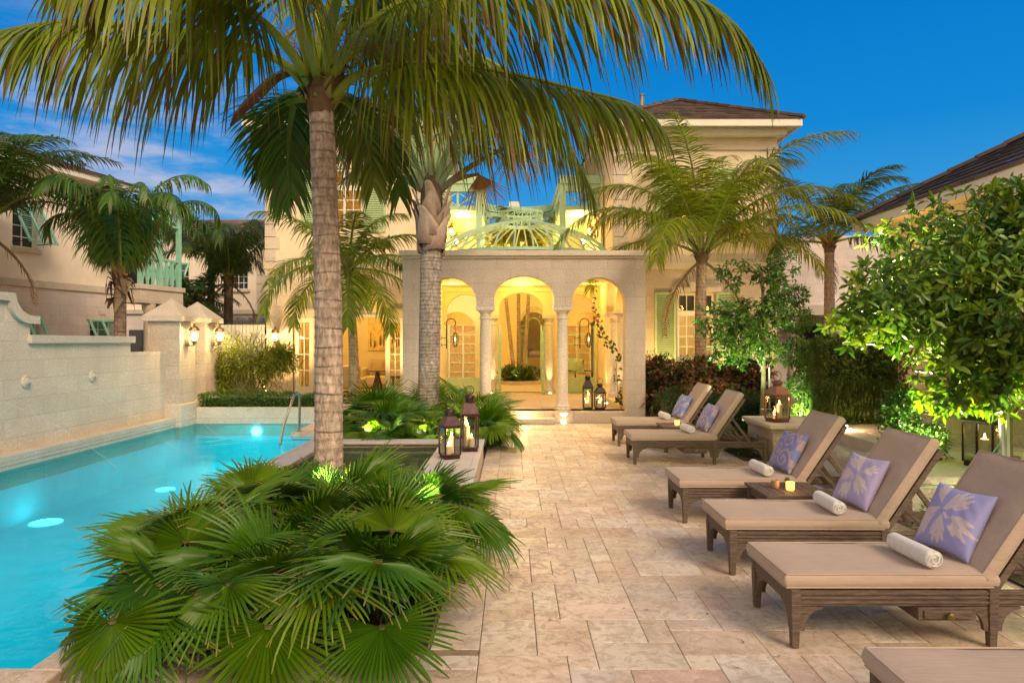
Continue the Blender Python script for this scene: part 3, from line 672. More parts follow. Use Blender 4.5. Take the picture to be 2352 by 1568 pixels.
# rooms behind the glass
for x0, x1, z0, z1 in ((-6.9, -2.32, .2, 3.6), (2.95, 7.45, .2, 3.7), (2.95, 7.45, 4.1, 7.4), (-6.9, -2.32, 4.1, 7.4)):
    rm = MB()
    rm.add([(x0 + .3, 24, z0), (x1 - .02, 24, z0), (x1 - .02, 24, z1), (x0 + .3, 24, z1)], [(0, 1, 2, 3)])
    rm.add([(x0 + .33, 19.66, z0), (x0 + .33, 24, z0), (x0 + .33, 24, z1), (x0 + .33, 19.66, z1)], [(0, 1, 2, 3)]); rm.add([(x1 - .04, 19.66, z0), (x1 - .04, 24, z0), (x1 - .04, 24, z1), (x1 - .04, 19.66, z1)], [(0, 1, 2, 3)])
    rm.add([(x0 + .3, 19.66, z1), (x1, 19.66, z1), (x1, 24, z1), (x0 + .3, 24, z1)], [(0, 1, 2, 3)])
    rm.build('room_walls', M['inner'], hs, o=HO)
b = MB(); b.box(-6.6, -2.35, 19.32, 24, .2, .25); b.build('room_floor', M['coping'], hs, o=HO)
b = MB(); b.box(3, 7.4, 19.66, 24, .2, .24); b.build('room_floor', M['coping'], hs, o=HO)
lamp('living_room_light', 'POINT', (-4.6, 21.6, 3.2), 125, (1, .66, .22), .25); lamp('living_room_light', 'POINT', (-5.8, 20.6, 3.0), 60, (1, .66, .22), .2)
lamp('bedroom_light', 'POINT', (5.2, 21.4, 3.3), 170, (1, .74, .38), .2); lamp('upper_room_light', 'POINT', (5.2, 21.4, 7.0), 55, GOLD, .2); lamp('upper_room_light', 'POINT', (-4.6, 21.4, 7.0), 40, GOLD, .2)
for i, x0 in enumerate((-6.1, -5.78, -2.9)):
    b = MB(); 
    
    cv = [(x0 + k * .008, 19.75 + .022 * math.sin(k * 1.1), 0) for k in range(40)]; b.add([(x, y, z) for z in (.3, 2.44) for x, y, _ in cv], [(k, k + 1, 41 + k, 40 + k) for k in range(39)])
    tag(b.build('curtain', M['curtain'], smooth='all', o=(x0, 19.75, .3)), ('pleated linen curtain beside the door handle', 'pleated linen curtain behind the left glazed doors, nearer the opening', 'pleated linen curtain behind the right glazed doors')[i], 'curtain', 'curtains behind the glazed doors')
# living room furniture
def cushion(mb, c, sx_, sy_, sz_, n=8, rot=None):
    c = V(c)
    for s in (-1, 1):
        vs = []
        for j in range(n + 1):
            for i in range(n + 1):
                u, v_ = i / n * 2 - 1, j / n * 2 - 1; h = ((1 - u * u) * (1 - v_ * v_)) ** .4
                p = V((u * sx_ / 2, v_ * sy_ / 2, s * sz_ / 2 * h)); vs.append(c + (rot @ p if rot else p))
        fs = [(j * (n + 1) + i, j * (n + 1) + i + 1, (j + 1) * (n + 1) + i + 1, (j + 1) * (n + 1) + i) for j in range(n) for i in range(n)]
        mb.add(vs, fs if s > 0 else [f[::-1] for f in fs])
sf = thing('sofa', 'cream sofa inside the lit living room under the wall art', 'sofa', (-3.9, 22.6, .25))
b = MB(); b.box(-.95, .95, -.4, .4, .12, .42); b.build('seat', M['sofa'], sf, bevel=.05); b = MB(); b.box(-.95, .95, .42, .62, .12, .92); b.build('backrest', M['sofa'], sf, bevel=.06)
for s in (-1, 1): b = MB(); b.box(s * 1.07 - .1, s * 1.07 + .1, -.4, .6, .1, .66); b.build('armrest', M['sofa'], sf, bevel=.05)
ar = thing('armchair', 'rounded cream armchair beside the open doors of the living room', 'armchair', (-4.95, 21.2, .25))
b = MB(); b.box(-.4, .35, -.38, .38, .1, .42); b.build('seat', M['sofa'], ar, bevel=.06); b = MB(); b.box(-.42, .35, -.56, -.40, .1, .82); b.build('backrest', M['sofa'], ar, bevel=.07)
for x, lab in ((-4.5, 'pale patterned cushion at the near end of the living room sofa'), (-3.35, 'pale patterned cushion at the far end of the living room sofa')):
    b = MB(); cushion(b, (0, 0, 0), .5, .5, .2, 8, Matrix.Rotation(R(70), 3, 'X')); tag(b.build('cushion', M['curtain'], smooth='all', o=(0, 0, 0)), lab, 'cushion', 'living room cushions').location = (x, 22.84, .95)
st = thing('pedestal_table', 'dark round table on a flared pedestal in the living room', 'table', (-4.0, 20.3, .25))
b = MB(); b.lathe([(.20, 0), (.05, .62), (.05, .66)], (0, 0, 0), 18); b.build('pedestal', M['wood'], st, smooth=True); b = MB(); b.lathe([(.3, 0), (.3, .03)], (0, 0, .66), 22); b.build('table_top', M['wood'], st)
ct = thing('coffee_table', 'low wooden coffee table with open shelf in the living room', 'table', (-3.3, 21.3, .25))
b = MB(); b.box(-.5, .5, -.35, .35, .42, .47); b.build('table_top', M['wood'], ct); b = MB(); b.box(-.48, .48, -.33, .33, .12, .15); b.build('shelf', M['wood'], ct)
for sx_ in (-.46, .46):
    for sy_ in (-.31, .31): b = MB(); b.box(sx_ - .025, sx_ + .025, sy_ - .025, sy_ + .025, 0, .42); b.build('leg', M['wood'], ct)
art = thing('wall_art', 'long panel of dark brush strokes on the living room wall', 'painting', (-3.75, 23.95, 2.1))
b = MB(); b.box(-1.3, 1.3, 0, .03, -.62, .62); b.build('canvas', mat('ochre_canvas', (.72, .52, .16), .8), art)
b = MB()
for k in range(26):
    x = -1.2 + k * .095 + random.uniform(-.03, .03); h = random.uniform(.2, .62); z0 = -.5 + random.uniform(-.05, .1); b.add([(x - .02, -.006, z0), (x + .03, -.006, z0 + .05), (x + .015, -.006, z0 + h), (x - .01, -.006, z0 + h * .9)], [(0, 1, 2, 3)])
b.build('brush_strokes', M['wood'], art)
for x, z, lab in ((5.2, 2.1, 'small lit wall lamp inside the window by the sage shutter'),):
    b = MB(); b.lathe([(.04, 0), (.06, .08), (.03, .14)], (0, 0, 0), 12); tag(put(b.build('room_lamp', M['warmlamp'], smooth=True), (x, 23.9, z)), lab, 'lamp')

# ------------------------------------------------------------------ green gallery on the upper floor
gl = thing('roof_gallery', 'mint green timber gallery with crossed lattice curving between the towers', 'gallery', (.28, 24, 4.2)); GO = (.28, 24, 4.2)
def lattice(mb, p0, p1, z0, z1, n, w_=.045):
    p0, p1 = V(p0), V(p1)
    for k in range(n):
        a, c = p0.lerp(p1, k / n), p0.lerp(p1, (k + 1) / n)
        mb.bar((a.x, a.y, z0), (c.x, c.y, z1), w_, w_ * .8); mb.bar((a.x, a.y, z1), (c.x, c.y, z0), w_, w_ * .6)
        if k: mb.bar((a.x, a.y, z0), (a.x, a.y, z1), w_ * 1.6, w_ * 1.6)
GZ0, GZ1 = 6.05, 6.5
bm_, la = MB(), MB()
for s in (-1, 1):
    xi, xo = .28 + s * 1.32, .28 + s * 2.65
    for z0, z1, wv in ((6.5, 6.72, .16), (6.74, 7.0, .22), (5.92, 6.05, .14)):
        bm_.bar((xo, 21.5, (z0 + z1) / 2), (xi - s * wv / 2, 21.5, (z0 + z1) / 2), wv, z1 - z0); bm_.bar((xi, 21.5 - wv / 2 - .004, (z0 + z1) / 2), (xi, 25.6, (z0 + z1) / 2), wv, z1 - z0 - .006)
    la_p = [((xo, 21.5, 0), (xi, 21.5, 0), 2), ((xi, 21.6, 0), (xi, 25.6, 0), 5)]
    for p, q, n in la_p: lattice(la, p, q, GZ0, GZ1, n)
    for yy in (21.5, 23.6, 25.6):
        po = MB(); po.box(xi - .09, xi + .09, yy - .09, yy + .09, 5.1, 6.74); po.lathe([(.11, 3.9), (.11, 4.3), (.07, 4.35), (.09, 4.6), (.06, 4.95), (.10, 5.02), (.10, 5.1)], (xi, yy, 0), 10); po.build('post', M['green'], gl, o=GO)
    bm_.box(min(xi, xo) + .1, max(xi, xo) - .02, 21.6, 27, 6.06, 6.1)
cc = V((.28, 25.6, 0)); cpts = [V((.28 - 1.32 * math.cos(t), 25.6 + .9 * math.sin(t), 0)) for t in [math.pi * k / 14 for k in range(15)]]
for a, c in zip(cpts, cpts[1:]):
    for z0, z1, wv in ((6.5, 6.72, .16), (6.74, 7.0, .22), (5.92, 6.05, .14)): bm_.bar((a.x, a.y, (z0 + z1) / 2), (c.x, c.y, (z0 + z1) / 2), wv, z1 - z0)
for k in range(0, 14, 2): lattice(la, cpts[k], cpts[k + 2], GZ0, GZ1, 1); po = MB(); po.box(cpts[k].x - .05, cpts[k].x + .05, cpts[k].y - .05, cpts[k].y + .05, 4.3, 6.5); po.build('post', M['green'], gl, o=GO)
bm_.build('beam', M['green'], gl, o=GO); la.build('lattice', M['green'], gl, o=GO)
b = MB(); b.box(-3, 3.6, 28.2, 28.4, 4.7, 6.6); b.box(-2.28, -2.2, 21.4, 28.2, 3.9, 6.9); b.box(2.78, 2.86, 21.4, 28.2, 3.9, 6.9); b.build('gallery_wall', M['inner'], gl, o=GO)
for i, (x, yy) in enumerate(((-2.2, 22.6), (-2.2, 24.6), (2.78, 22.6), (2.78, 24.6))):
    sconce((x, yy, 5.45), 0 if x < 0 else R(180), ('lit lantern under the left green gallery, nearer the front post', 'lit lantern under the left green gallery, just above the dome ribs', 'lit lantern under the right green gallery, nearer the front post', 'lit lantern under the right green gallery, just above the dome ribs')[i], 'lit gallery lanterns')
for x in (-1.6, 2.2): lamp('gallery_fill_light', 'POINT', (x, 23.2, 5.85), 70, GOLD, .12); lamp('gallery_fill_light', 'POINT', (x, 25.8, 5.6), 60, GOLD, .12)
lamp('gallery_fill_light', 'POINT', (.3, 27.2, 5.6), 60, GOLD, .12)
for x in (-.5, 1.1): lamp('gallery_fill_light', 'POINT', (x, 24.3, 5.0), 60, GOLD, .12)  # unseen lamps added to light the curved beam from the front

# ------------------------------------------------------------------ arched pavilion with dome
pv = thing('arched_pavilion', 'square coral stone pavilion with three arches, columns and green rib dome', 'pavilion', (.27, 15.3, 0)); VO = (.27, 15.3, 0)
CZ = 2.59
def arcade(y0, y1, m, name, outer=True):
    b = MB()
    ops = [(-2.0, -.80, FZ, 2.66, .58), (-.80, -.40, FZ, CZ, 0), (-.40, .94, FZ, 2.78, .50), (.94, 1.345, FZ, CZ, 0), (1.345, 2.545, FZ, 2.66, .58)]
    arched(b, -2.45 if outer else -2.2, 2.99 if outer else 2.75, 0, 3.71, y0, y1, ops, n=22); return b.build(name, m, pv, o=VO)
arcade(15.3, 15.68, M['rough'], 'front_wall'); arcade(20.7, 21.0, M['inner'], 'rear_wall', False)
for s, x0 in ((-1, -2.45), (1, 2.99)):
    b = MB(); fnx = (lambda x0, s: lambda u, w_, z: (x0 - s * w_, u, z))(x0, s)
    arched(b, 15.684, 20.7, 0, 3.71, 0, .38, [(15.95, 17.15, FZ, 2.66, .55), (17.15, 17.5, FZ, CZ, 0), (17.5, 18.9, FZ, 2.66, .55)], fnx, 18); b.build('side_wall', M['inner'], pv, o=VO)
b = MB()
for x0, x1, y0, y1 in ((-2.53, 3.07, 15.2, 15.75), (-2.53, -2.0, 15.754, 21.0), (2.55, 3.07, 15.754, 21.0), (-1.996, 2.546, 20.6, 21.0)): b.box(x0, x1, y0, y1, 3.714, 3.83)
b.box(-2.48, 3.02, 15.26, 15.296, 3.66, 3.712); b.build('coping', M['coral_plain'], pv, o=VO, bevel=.006)
def column(x, y, lab=None, r=.13, z0=FZ, m='coral_plain'):
    prof = [(.185, 0), (.185, .05), (.165, .06), (.175, .09), (.165, .12), (.14, .13), (r + .008, .16), (r, .25), (r, 1.2), (r * .93, 2.02), (r * .93, 2.05), (r + .015, 2.06), (r + .015, 2.085), (r * .95, 2.10), (r * .95, 2.18), (r + .03, 2.22), (r + .05, 2.25)]
    c = MB(); c.lathe(prof, (x, y, z0), 28); c.box(x - .215, x + .215, y - .19, y + .19, z0 + 2.253, z0 + 2.335); return c.build('column', M['column'], pv, smooth=True, o=VO)
M['column'] = stone_mat('column_stone', (.72, .66, .56), 4, 4, pit=.55, pitc=.6)
for x in (-.6, 1.14): column(x, 15.49); column(x, 20.85)
for x in (-2.26, 2.80):
    column(x, 17.32)
for x in (2.80, -2.26): column(x, 19.0)
b = MB(); b.box(-2.0, 2.55, 15.15, 21.2, .0, FZ); b.build('floor_slab', M['coping'], pv, o=VO)
b = MB(); b.box(.94, 1.36, 15.06, 15.148, 0, .235); b.box(1.365, 2.45, 15.09, 15.147, 0, .242); b.box(-2.0, -.80, 15.09, 15.147, 0, .242); b.box(-.80, -.38, 15.06, 15.148, 0, .235); b.box(-.376, .936, 14.78, 15.146, 0, .125); b.build('step', M['coping'], pv, o=VO, bevel=.01)
# ceiling with a round opening, cornice, dome
b = MB(); n = 64; cx, cy_ = .27, 18.2
def sq(t):
    c, s = math.cos(t), math.sin(t); k = min(2.35 / max(abs(c), 1e-6), 2.5 / max(abs(s), 1e-6)); return (cx + c * k, cy_ + s * k)
for k in range(n):
    a, c = 2 * math.pi * k / n, 2 * math.pi * (k + 1) / n; r = 1.95
    b.add([(*sq(a), 3.45), (*sq(c), 3.45), (cx + r * math.cos(c), cy_ + r * math.sin(c), 3.45), (cx + r * math.cos(a), cy_ + r * math.sin(a), 3.45), (cx + r * math.cos(c), cy_ + r * math.sin(c), 3.9), (cx + r * math.cos(a), cy_ + r * math.sin(a), 3.9)], [(0, 1, 2, 3), (3, 2, 4, 5)])
b.box(-2.07, 2.61, 15.684, 15.78, 3.3, 3.44); b.box(-2.07, 2.61, 20.6, 20.695, 3.3, 3.44); b.build('ceiling', M['inner'], pv, o=VO)
b = MB()
for k in range(n):
    a, c = 2 * math.pi * k / n, 2 * math.pi * (k + 1) / n
    for r0, r1, z in ((1.96, 2.45, 3.92),): b.add([(cx + r0 * math.cos(a), cy_ + r0 * math.sin(a), z), (cx + r0 * math.cos(c), cy_ + r0 * math.sin(c), z), (cx + r1 * math.cos(c), cy_ + r1 * math.sin(c), z), (cx + r1 * math.cos(a), cy_ + r1 * math.sin(a), z)], [(0, 1, 2, 3)])
b.build('dome_curb', M['trim'], pv, o=VO)
dm = MB(); dprof = [(2.36, 3.93), (2.26, 4.12), (2.10, 4.30), (1.85, 4.47), (1.5, 4.64), (1.1, 4.78), (.75, 4.87), (.53, 4.92)]
for k in range(32):
    a = 2 * math.pi * (k + .5) / 32; dm.tube([(cx + r * math.cos(a), cy_ + r * math.sin(a), z) for r, z in dprof], .023, 5)
dm.build('dome_ribs', M['green'], pv, smooth=True, o=VO)
b = MB()
for r, z0, z1 in ((.56, 4.88, 4.97), (.54, 5.18, 5.24), (2.38, 3.93, 4.0)):
    for k in range(40):
        a, c = 2 * math.pi * k / 40, 2 * math.pi * (k + 1) / 40; b.bar((cx + r * math.cos(a), cy_ + r * math.sin(a), (z0 + z1) / 2), (cx + r * math.cos(c), cy_ + r * math.sin(c), (z0 + z1) / 2), .05, z1 - z0)
for k in range(16):
    a, c = 2 * math.pi * k / 16, 2 * math.pi * (k + 1) / 16; p = lambda t: (cx + .54 * math.cos(t), cy_ + .54 * math.sin(t), 0); lattice(b, p(a), p(c), 4.97, 5.18, 1, .022); b.bar((*p(a)[:2], 4.97), (*p(a)[:2], 5.18), .03)
b.build('dome_crown', M['green'], pv, o=VO)
for x, y_ in ((-1.7, 16.6), (2.25, 16.6), (-1.7, 19.6), (2.25, 19.6), (.27, 16.2), (.27, 20.0)): lamp('pavilion_cove_light', 'POINT', (x, y_, 3.32), 25, GOLD, .08)
for i, (x, y_, tx, ty, pw_) in enumerate(((1.14, 15.0, 1.14, 15.4, 16), (-.6, 15.0, -.6, 15.4, 16), (.27, 15.02, .27, 15.6, 0), (1.14, 20.45, 1.14, 20.8, 14), (-.6, 20.45, -.6, 20.8, 14), (2.35, 17.1, 2.75, 17.3, 10), (2.35, 18.8, 2.75, 19, 10))):
    z = .016 if y_ < 15.1 and abs(x - .27) > .3 else (.127 if y_ < 15.1 else FZ + .004)
    b = MB(); b.lathe([(.045, 0), (.04, .008)], (0, 0, 0), 14)
    tag(put(b.build('recessed_light', M['spot']), (x, y_, z)), ('small lit ground light in the paving before the right front column', 'small lit ground light hidden near the left front column', 'bright round light set in the pavilion step', 'lit floor light at the right rear column', 'lit floor light at the left rear column', 'lit floor light at the side column nearer the vine', 'lit floor light at the side column farther back')[i], 'ground light', 'recessed lights of the pavilion')
    if pw_: lamp('column_uplight', 'SPOT', (x, y_, z + .05), pw_ * 3.2, (1, .74, .36), .03, spot=50, target=(tx, ty, 1.6))
lamp('dome_rib_fill', 'POINT', (.27, 18.2, 3.7), 34, GOLD, .1)  # unseen lamp added to brighten the undersides of the dome ribs
lamp('step_glow', 'POINT', (.27, 14.9, .3), 9, WARM, .04)
for x in (-.5, .3, 1.1): lamp('paving_spill_fill', 'SPOT', (x, 16.6, 3.3), 150, (1, .68, .26), .1, spot=75, target=(x * 1.4 + .3, 12.6, 0))  # unseen spots added to throw warm light out over the paving
# garden gates in the rear side arches, iron lanterns
def garden_gate(x0, x1, y, label, swung=None):
    gt = thing('garden_gate', label, 'gate', ((x0 + x1) / 2, y, FZ), 0, 'green metal garden gates'); w_ = x1 - x0
    b = MB(); f = .035
    for x in (-w_ / 2, w_ / 2 - f): b.box(x, x + f, -f / 2, f / 2, 0, 2.0)
    b.box(-w_ / 2, w_ / 2, -f / 2 - .002, f / 2 + .002, .42, .46); b.box(-w_ / 2, w_ / 2, -f / 2 - .002, f / 2 + .002, .02, .06); b.build('frame', M['green'], gt)
    b = MB(); b.box(-w_ / 2 + f, w_ / 2 - f, -.01, .01, .06, .42); b.build('kick_panel', M['shutter'], gt)
    b = MB()
    top = [(-w_ / 2 + w_ * k / 10, 0, 1.78 + .26 * abs(k / 5 - 1) ** 2) for k in range(11)]; b.tube(top, .012, 5)
    for k in range(1, 6): x = -w_ / 2 + w_ * k / 6; b.bar((x, 0, .46), (x, 0, 1.8), .012)
    for k in range(1, 8): b.bar((-w_ / 2, 0, .46 + k * .18), (w_ / 2, 0, .46 + k * .18), .012)
    for k in range(5): b.bar((-w_ / 4 + (k % 2) * w_ / 2, 0, .5 + k * .25), (w_ / 4 - (k % 2) * w_ / 2, 0, .75 + k * .25), .014)
    b.build('trellis', M['green'], gt); return gt
garden_gate(-1.95, -.95, 20.6, 'green trellis gate in the left rear arch of the pavilion'); garden_gate(1.5, 2.5, 20.6, 'green trellis gate in the right rear arch of the pavilion')
gg = garden_gate(-.2, .5, 20.5, 'green gate leaf swung open at the left rear column'); gg.location = (-.37, 20.15, FZ); gg.rotation_euler.z = R(86)
gg = garden_gate(-.2, .5, 20.5, 'green gate leaf swung open at the right rear column'); gg.location = (.91, 20.15, FZ); gg.rotation_euler.z = R(94)
for i, x in enumerate((-1.75, 2.08)):
    t = thing('hanging_lantern', ('black wrought iron lantern on a scroll hook inside the left arch', 'black wrought iron lantern on a scroll hook inside the right arch')[i], 'lantern', (x, 19.6, 1.85), 0, 'wrought iron hook lanterns')
    b = MB(); b.tube([(-.13, 0, -.25), (-.13, 0, .48)] + [(-.13 + .13 * (1 - math.cos(a)), 0, .48 + .13 * math.sin(a)) for a in [math.pi * k / 8 for k in range(1, 11)]], .013, 6)
    b.tube([(-.13 - .07 * math.sin(a), 0, .42 + .09 * a / 3) for a in [k * .5 for k in range(7)]], .008, 5); b.bar((-.28, 0, .05), (-.13, 0, .05), .014); b.bar((-.28, 0, -.15), (-.13, 0, -.15), .014); b.bar((-.28, 0, .0), (-.28, 0, .10), .014); b.bar((-.28, 0, -.2), (-.28, 0, -.1), .014); b.build('scroll_bracket', M['iron'], t)
    b = MB()
    for k in range(6):
        a = k * math.pi / 3; b.tube([(.12 + r * math.cos(a), r * math.sin(a), z) for r, z in ((.02, .2), (.10, .08), (.10, -.08), (.02, -.22))], .007, 4)
    b.bar((.12, 0, .2), (.12, 0, .45), .010); b.build('cage', M['iron'], t)
    b = MB(); b.lathe([(.012, -.03), (.015, .02), (.004, .07)], (.12, 0, 0), 8); b.build('bulb', M['warmlamp'], t)
# courtyard behind: walls, planter, arch trellis, kitchen niche
cw = thing('courtyard_wall', 'yellow lit courtyard wall with an arched niche behind the pavilion', 'wall', (.3, 29, 0)); CO = (.3, 29, 0)
b = MB(); arched(b, -6, 7, 0, 4.6, 29, 29.3, [(.30, 1.55, .2, 2.3, .75), (-4.2, -2.6, .2, 2.0, .7), (3.0, 4.6, .2, 2.0, .7)], n=18); b.box(-3.2, -2.9, 21.6, 28.9, 0, 3.9); b.box(3.5, 3.8, 21.6, 28.9, 0, 3.9); b.build('wall_face', M['inner'], cw, o=CO)
b = MB(); b.box(-6, 7, 31.5, 31.7, 0, 4.4); b.box(-6, 7, 29.4, 31.5, 3.4, 3.6); b.build('niche_back', M['inner'], cw, o=CO)
b = MB()
arched(b, -2.88, -.95, .24, 3.6, 23.2, 23.45, [(-2.5, -1.25, .24, 2.2, .6)]); b.build('corridor_arch', M['inner'], cw, o=CO)
b = MB(); arched(b, 1.5, 3.48, .24, 3.6, 23.2, 23.45, [(1.85, 3.1, .24, 2.2, .6)]); b.build('corridor_arch', M['inner'], cw, o=CO)
for i, x in enumerate((-1.9, 2.5)):
    gd = thing('glazed_door', ('white glazed door at the end of the left corridor', 'white glazed door at the end of the right corridor')[i], 'door', (x, 26.4, .24), 0, 'glazed corridor doors'); b = MB()
    for q in (-.55, -.02, .5): b.box(q, q + .05, -.02, .02, 0, 2.2)
    for k in range(7): b.box(-.5, .5, -.015, .015, .0 + k * .36, .035 + k * .36)
    b.build('frame', M['trim'], gd); b = MB(); b.box(-.5, .5, .02, .025, 0, 2.2); b.build('pane', M['curtain'], gd)
b = MB(); b.box(-8, 8, 19.9, 33, .2, .235); struct(b.build('courtyard_floor', M['coping']))
for x, y_, p in ((-2.3, 24.5, 15), (2.9, 24.5, 15), (-.4, 27.0, 9), (1.2, 30.6, 3), (-2.6, 27.5, 14), (3.2, 27.5, 14), (-1.9, 22.0, 13), (2.5, 22.0, 13)): lamp('courtyard_light', 'POINT', (x, y_, 2.9), p, GOLD, .15)
at = thing('arch_trellis', 'green wire trellis arch standing in the courtyard niche', 'trellis', (.92, 28.9, .2)); at.scale = (.95, 1, 1.3)
b = MB()
for s in (-1, 1):
    for x in (.30, .66):
        b.bar((s * x, 0, 0), (s * x, 0, 1.7), .03)
    for k in range(8): b.bar((s * .30, 0, k * .21), (s * .66, 0, k * .21 + .21), .018); b.bar((s * .66, 0, k * .21), (s * .30, 0, k * .21 + .21), .018)
for r0 in (.30, .66): b.tube([(r0 * math.cos(a), 0, 1.7 + r0 * math.sin(a)) for a in [math.pi * k / 14 for k in range(15)]], .017, 5)
for k in range(9): a = math.pi * (k + .5) / 9; b.bar((.30 * math.cos(a), 0, 1.7 + .30 * math.sin(a)), (.66 * math.cos(a + .12), 0, 1.7 + .66 * math.sin(a + .12)), .016)
b.build('wire_frame', M['green'], at)
gr = thing('outdoor_grill', 'grey steel grill on a counter in the courtyard niche', 'grill', (1.15, 30.6, .2))
b = MB(); b.box(-.6, .7, -.3, .3, 0, .88); b.build('counter', M['trim'], gr); b = MB(); b.box(-.4, .4, -.28, .25, .882, 1.0); b.build('firebox', M['steelgrill'], gr)
b = MB(); b.prism([(-.28, 1.0), (-.26, 1.16), (-.12, 1.26), (.1, 1.28), (.25, 1.2), (.25, 1.0)], lambda a, z, d: (d, a, z), -.4, .4); b.build('hood', M['steelgrill'], gr, bevel=.01)
ch = thing('dining_chair', 'pale dining chair before the courtyard grill', 'chair', (1.0, 29.8, .2))
b = MB(); b.box(-.22, .22, -.22, .22, .42, .46); b.build('seat', M['curtain'], ch); b = MB(); b.box(-.22, .22, -.22, -.18, .46, .9); b.build('backrest', M['curtain'], ch)
for sx_ in (-.2, .2):
    for sy_ in (-.2, .2): b = MB(); b.box(sx_ - .02, sx_ + .02, sy_ - .02, sy_ + .02, 0, .42); b.build('leg', M['wood'], ch)
ac = thing('metal_armchair', 'black metal framed armchair behind the tall pavilion lantern', 'armchair', (2.2, 22.2, .24), R(20))
b = MB()
for sx_ in (-.3, .3):
    b.bar((sx_, -.3, 0), (sx_, -.3, .6), .03); b.bar((sx_, .3, 0), (sx_, .35, .95), .03); b.bar((sx_, -.3, .6), (sx_, .33, .6), .03); b.bar((sx_, -.3, .02), (sx_, .3, .02), .03)
b.build('frame', M['iron'], ac); b = MB(); cushion(b, (0, 0, .4), .58, .58, .16); b.build('seat_cushion', M['curtain'], ac, smooth='all'); b = MB(); cushion(b, (0, .32, .75), .56, .5, .14, 8, Matrix.Rotation(R(78), 3, 'X')); b.build('back_cushion', M['shutter'], ac, smooth='all')

# ------------------------------------------------------------------ neighbouring houses
lh = thing('neighbour_house', 'cream house with aqua top hung shutters above the pool wall', 'house', (-12.8, 17.07, 0), math.atan2(.966, .26))
b = MB(); arched(b, -9, 3.62, 0, 3.22, 0, .3, [(.35, 1.05, 1.35, 2.42, 0), (2.62, 3.4, 1.35, 2.42, 0)]); b.box(3.32, 3.62, .302, 8, 0, 3.22); b.build('ground_floor_wall', M['house_coral'], lh)
b = MB(); arched(b, -9, 3.5, 3.41, 6.35, 0, .3, [(.32, 1.0, 4.22, 5.38, 0), (2.58, 3.25, 4.22, 5.38, 0)]); b.box(3.2, 3.5, .302, 8, 3.41, 6.35); b.build('upper_wall', M['plaster2'], lh)
b = MB(); b.box(-9, 3.68, -.06, .3, 3.222, 3.405)
for u0, u1 in ((.28, 1.08), (2.54, 3.32)): b.box(u0, u1, -.09, .1, 4.10, 4.215); b.box(u0 - .02, u1 + .02, -.03, .1, 5.385, 5.5)
for u0, u1 in ((.25, 1.15), (2.5, 3.52)): b.box(u0, u1, -.05, .1, 2.43, 2.58); um = (u0 + u1) / 2; b.box(um - .1, um + .1, -.07, .1, 2.585, 2.70)
b.build('stone_trim', M['coral_plain'], lh)
def bahama(u0, u1, zt, zb, out, name_parent, o=None):
    n = MB(); f = .06; A = lambda u, t, e=0: (u, -.02 - out * t + e * .03, zt + (zb - zt) * t)
    for ua, ub in ((u0, u0 + f), (u1 - f, u1), ((u0 + u1) / 2 - .03, (u0 + u1) / 2 + .03)): n.bar(A((ua + ub) / 2, 0), A((ua + ub) / 2, 1), f, .04, V((1, 0, 0)).cross(V(A(0, 1)) - V(A(0, 0))))
    n.bar(A(u0, .02), A(u1, .02), .05, .05); n.bar(A(u0, .98), A(u1, .98), .05, .05)
    k = int(abs(zb - zt) / .055)
    for i in range(1, k): n.bar(A(u0 + .03, i / k), A(u1 - .03, i / k), .045, .010)
    s = n.build('shutter', M['teal'], name_parent)
    q = MB(); q.bar(A(u0 + .05, .97), (u0 + .05, 0, zb + .02), .02); q.bar(A(u1 - .05, .97), (u1 - .05, 0, zb + .02), .02); q.build('stay_bar', M['iron'], s); return s
for u0, u1, z0, z1, o_ in ((.32, 1.0, 4.22, 5.38, .62), (2.58, 3.25, 4.22, 5.38, .62), (.35, 1.05, 1.35, 2.42, .5), (2.62, 3.4, 1.35, 2.42, .5)):
    b = MB(); f = .05; y = .12
    b.box(u0, u0 + f, y, y + .04, z0, z1); b.box(u1 - f, u1, y, y + .04, z0, z1); b.box(u0 + f, u1 - f, y, y + .04, z0, z0 + f); b.box(u0 + f, u1 - f, y, y + .04, z1 - f, z1)
    um = (u0 + u1) / 2; b.box(um - .015, um + .015, y + .002, y + .038, z0 + f, z1 - f)
    for k in range(1, 4): zz = z0 + (z1 - z0) * k / 4; b.box(u0 + f, u1 - f, y + .004, y + .036, zz - .012, zz + .012)
    w_ = b.build('window', M['trim'], lh); b = MB(); b.box(u0 + f, u1 - f, y + .015, y + .025, z0 + f, z1 - f); b.build('pane', M['dark'], w_)
    bahama(u0 - .06, u1 + .06, z1 + .02, z0 + .1, o_, lh)
b = MB(); b.box(-9.4, 3.85, -.42, 8, 6.352, 6.38); b.box(-9.4, 3.85, -.45, -.4, 6.31, 6.47); b.box(3.81, 3.86, -.395, 8, 6.31, 6.47); b.build('eaves', M['trim'], lh)
b = MB(); b.usecol = True; roof_tiles(b, (-9.5, -.5, 6.47), (3.95, -.5, 6.47), (.35, 3.4, 7.9), (-9.5, 3.4, 7.9), 12, col=(.15, .10, .08)); roof_tiles(b, (3.95, -.5, 6.47), (3.95, 7, 6.47), (.35, 7, 7.9), (.35, 3.4, 7.9), 12, col=(.15, .10, .08)); b.build('tiled_roof', M['roof'], lh)
b = MB(); b.box(3.4, 5.15, -1.0, -.065, 2.95, 3.42); b.box(3.36, 5.2, -1.05, -.07, 3.36, 3.5); b.build('balcony_slab', M['coral_plain'], lh)
b = MB(); b.lathe([(.19, 0), (.17, .1), (.15, .2), (.14, 2.7), (.19, 2.78), (.2, 2.94)], (3.95, -.8, 0), 18); b.build('column', M['coral_plain'], lh, smooth=True)
b = MB(); b.box(4.5, 4.95, -.95, -.5, 0, 2.945); b.build('pier', M['coral_plain'], lh)
b = MB()
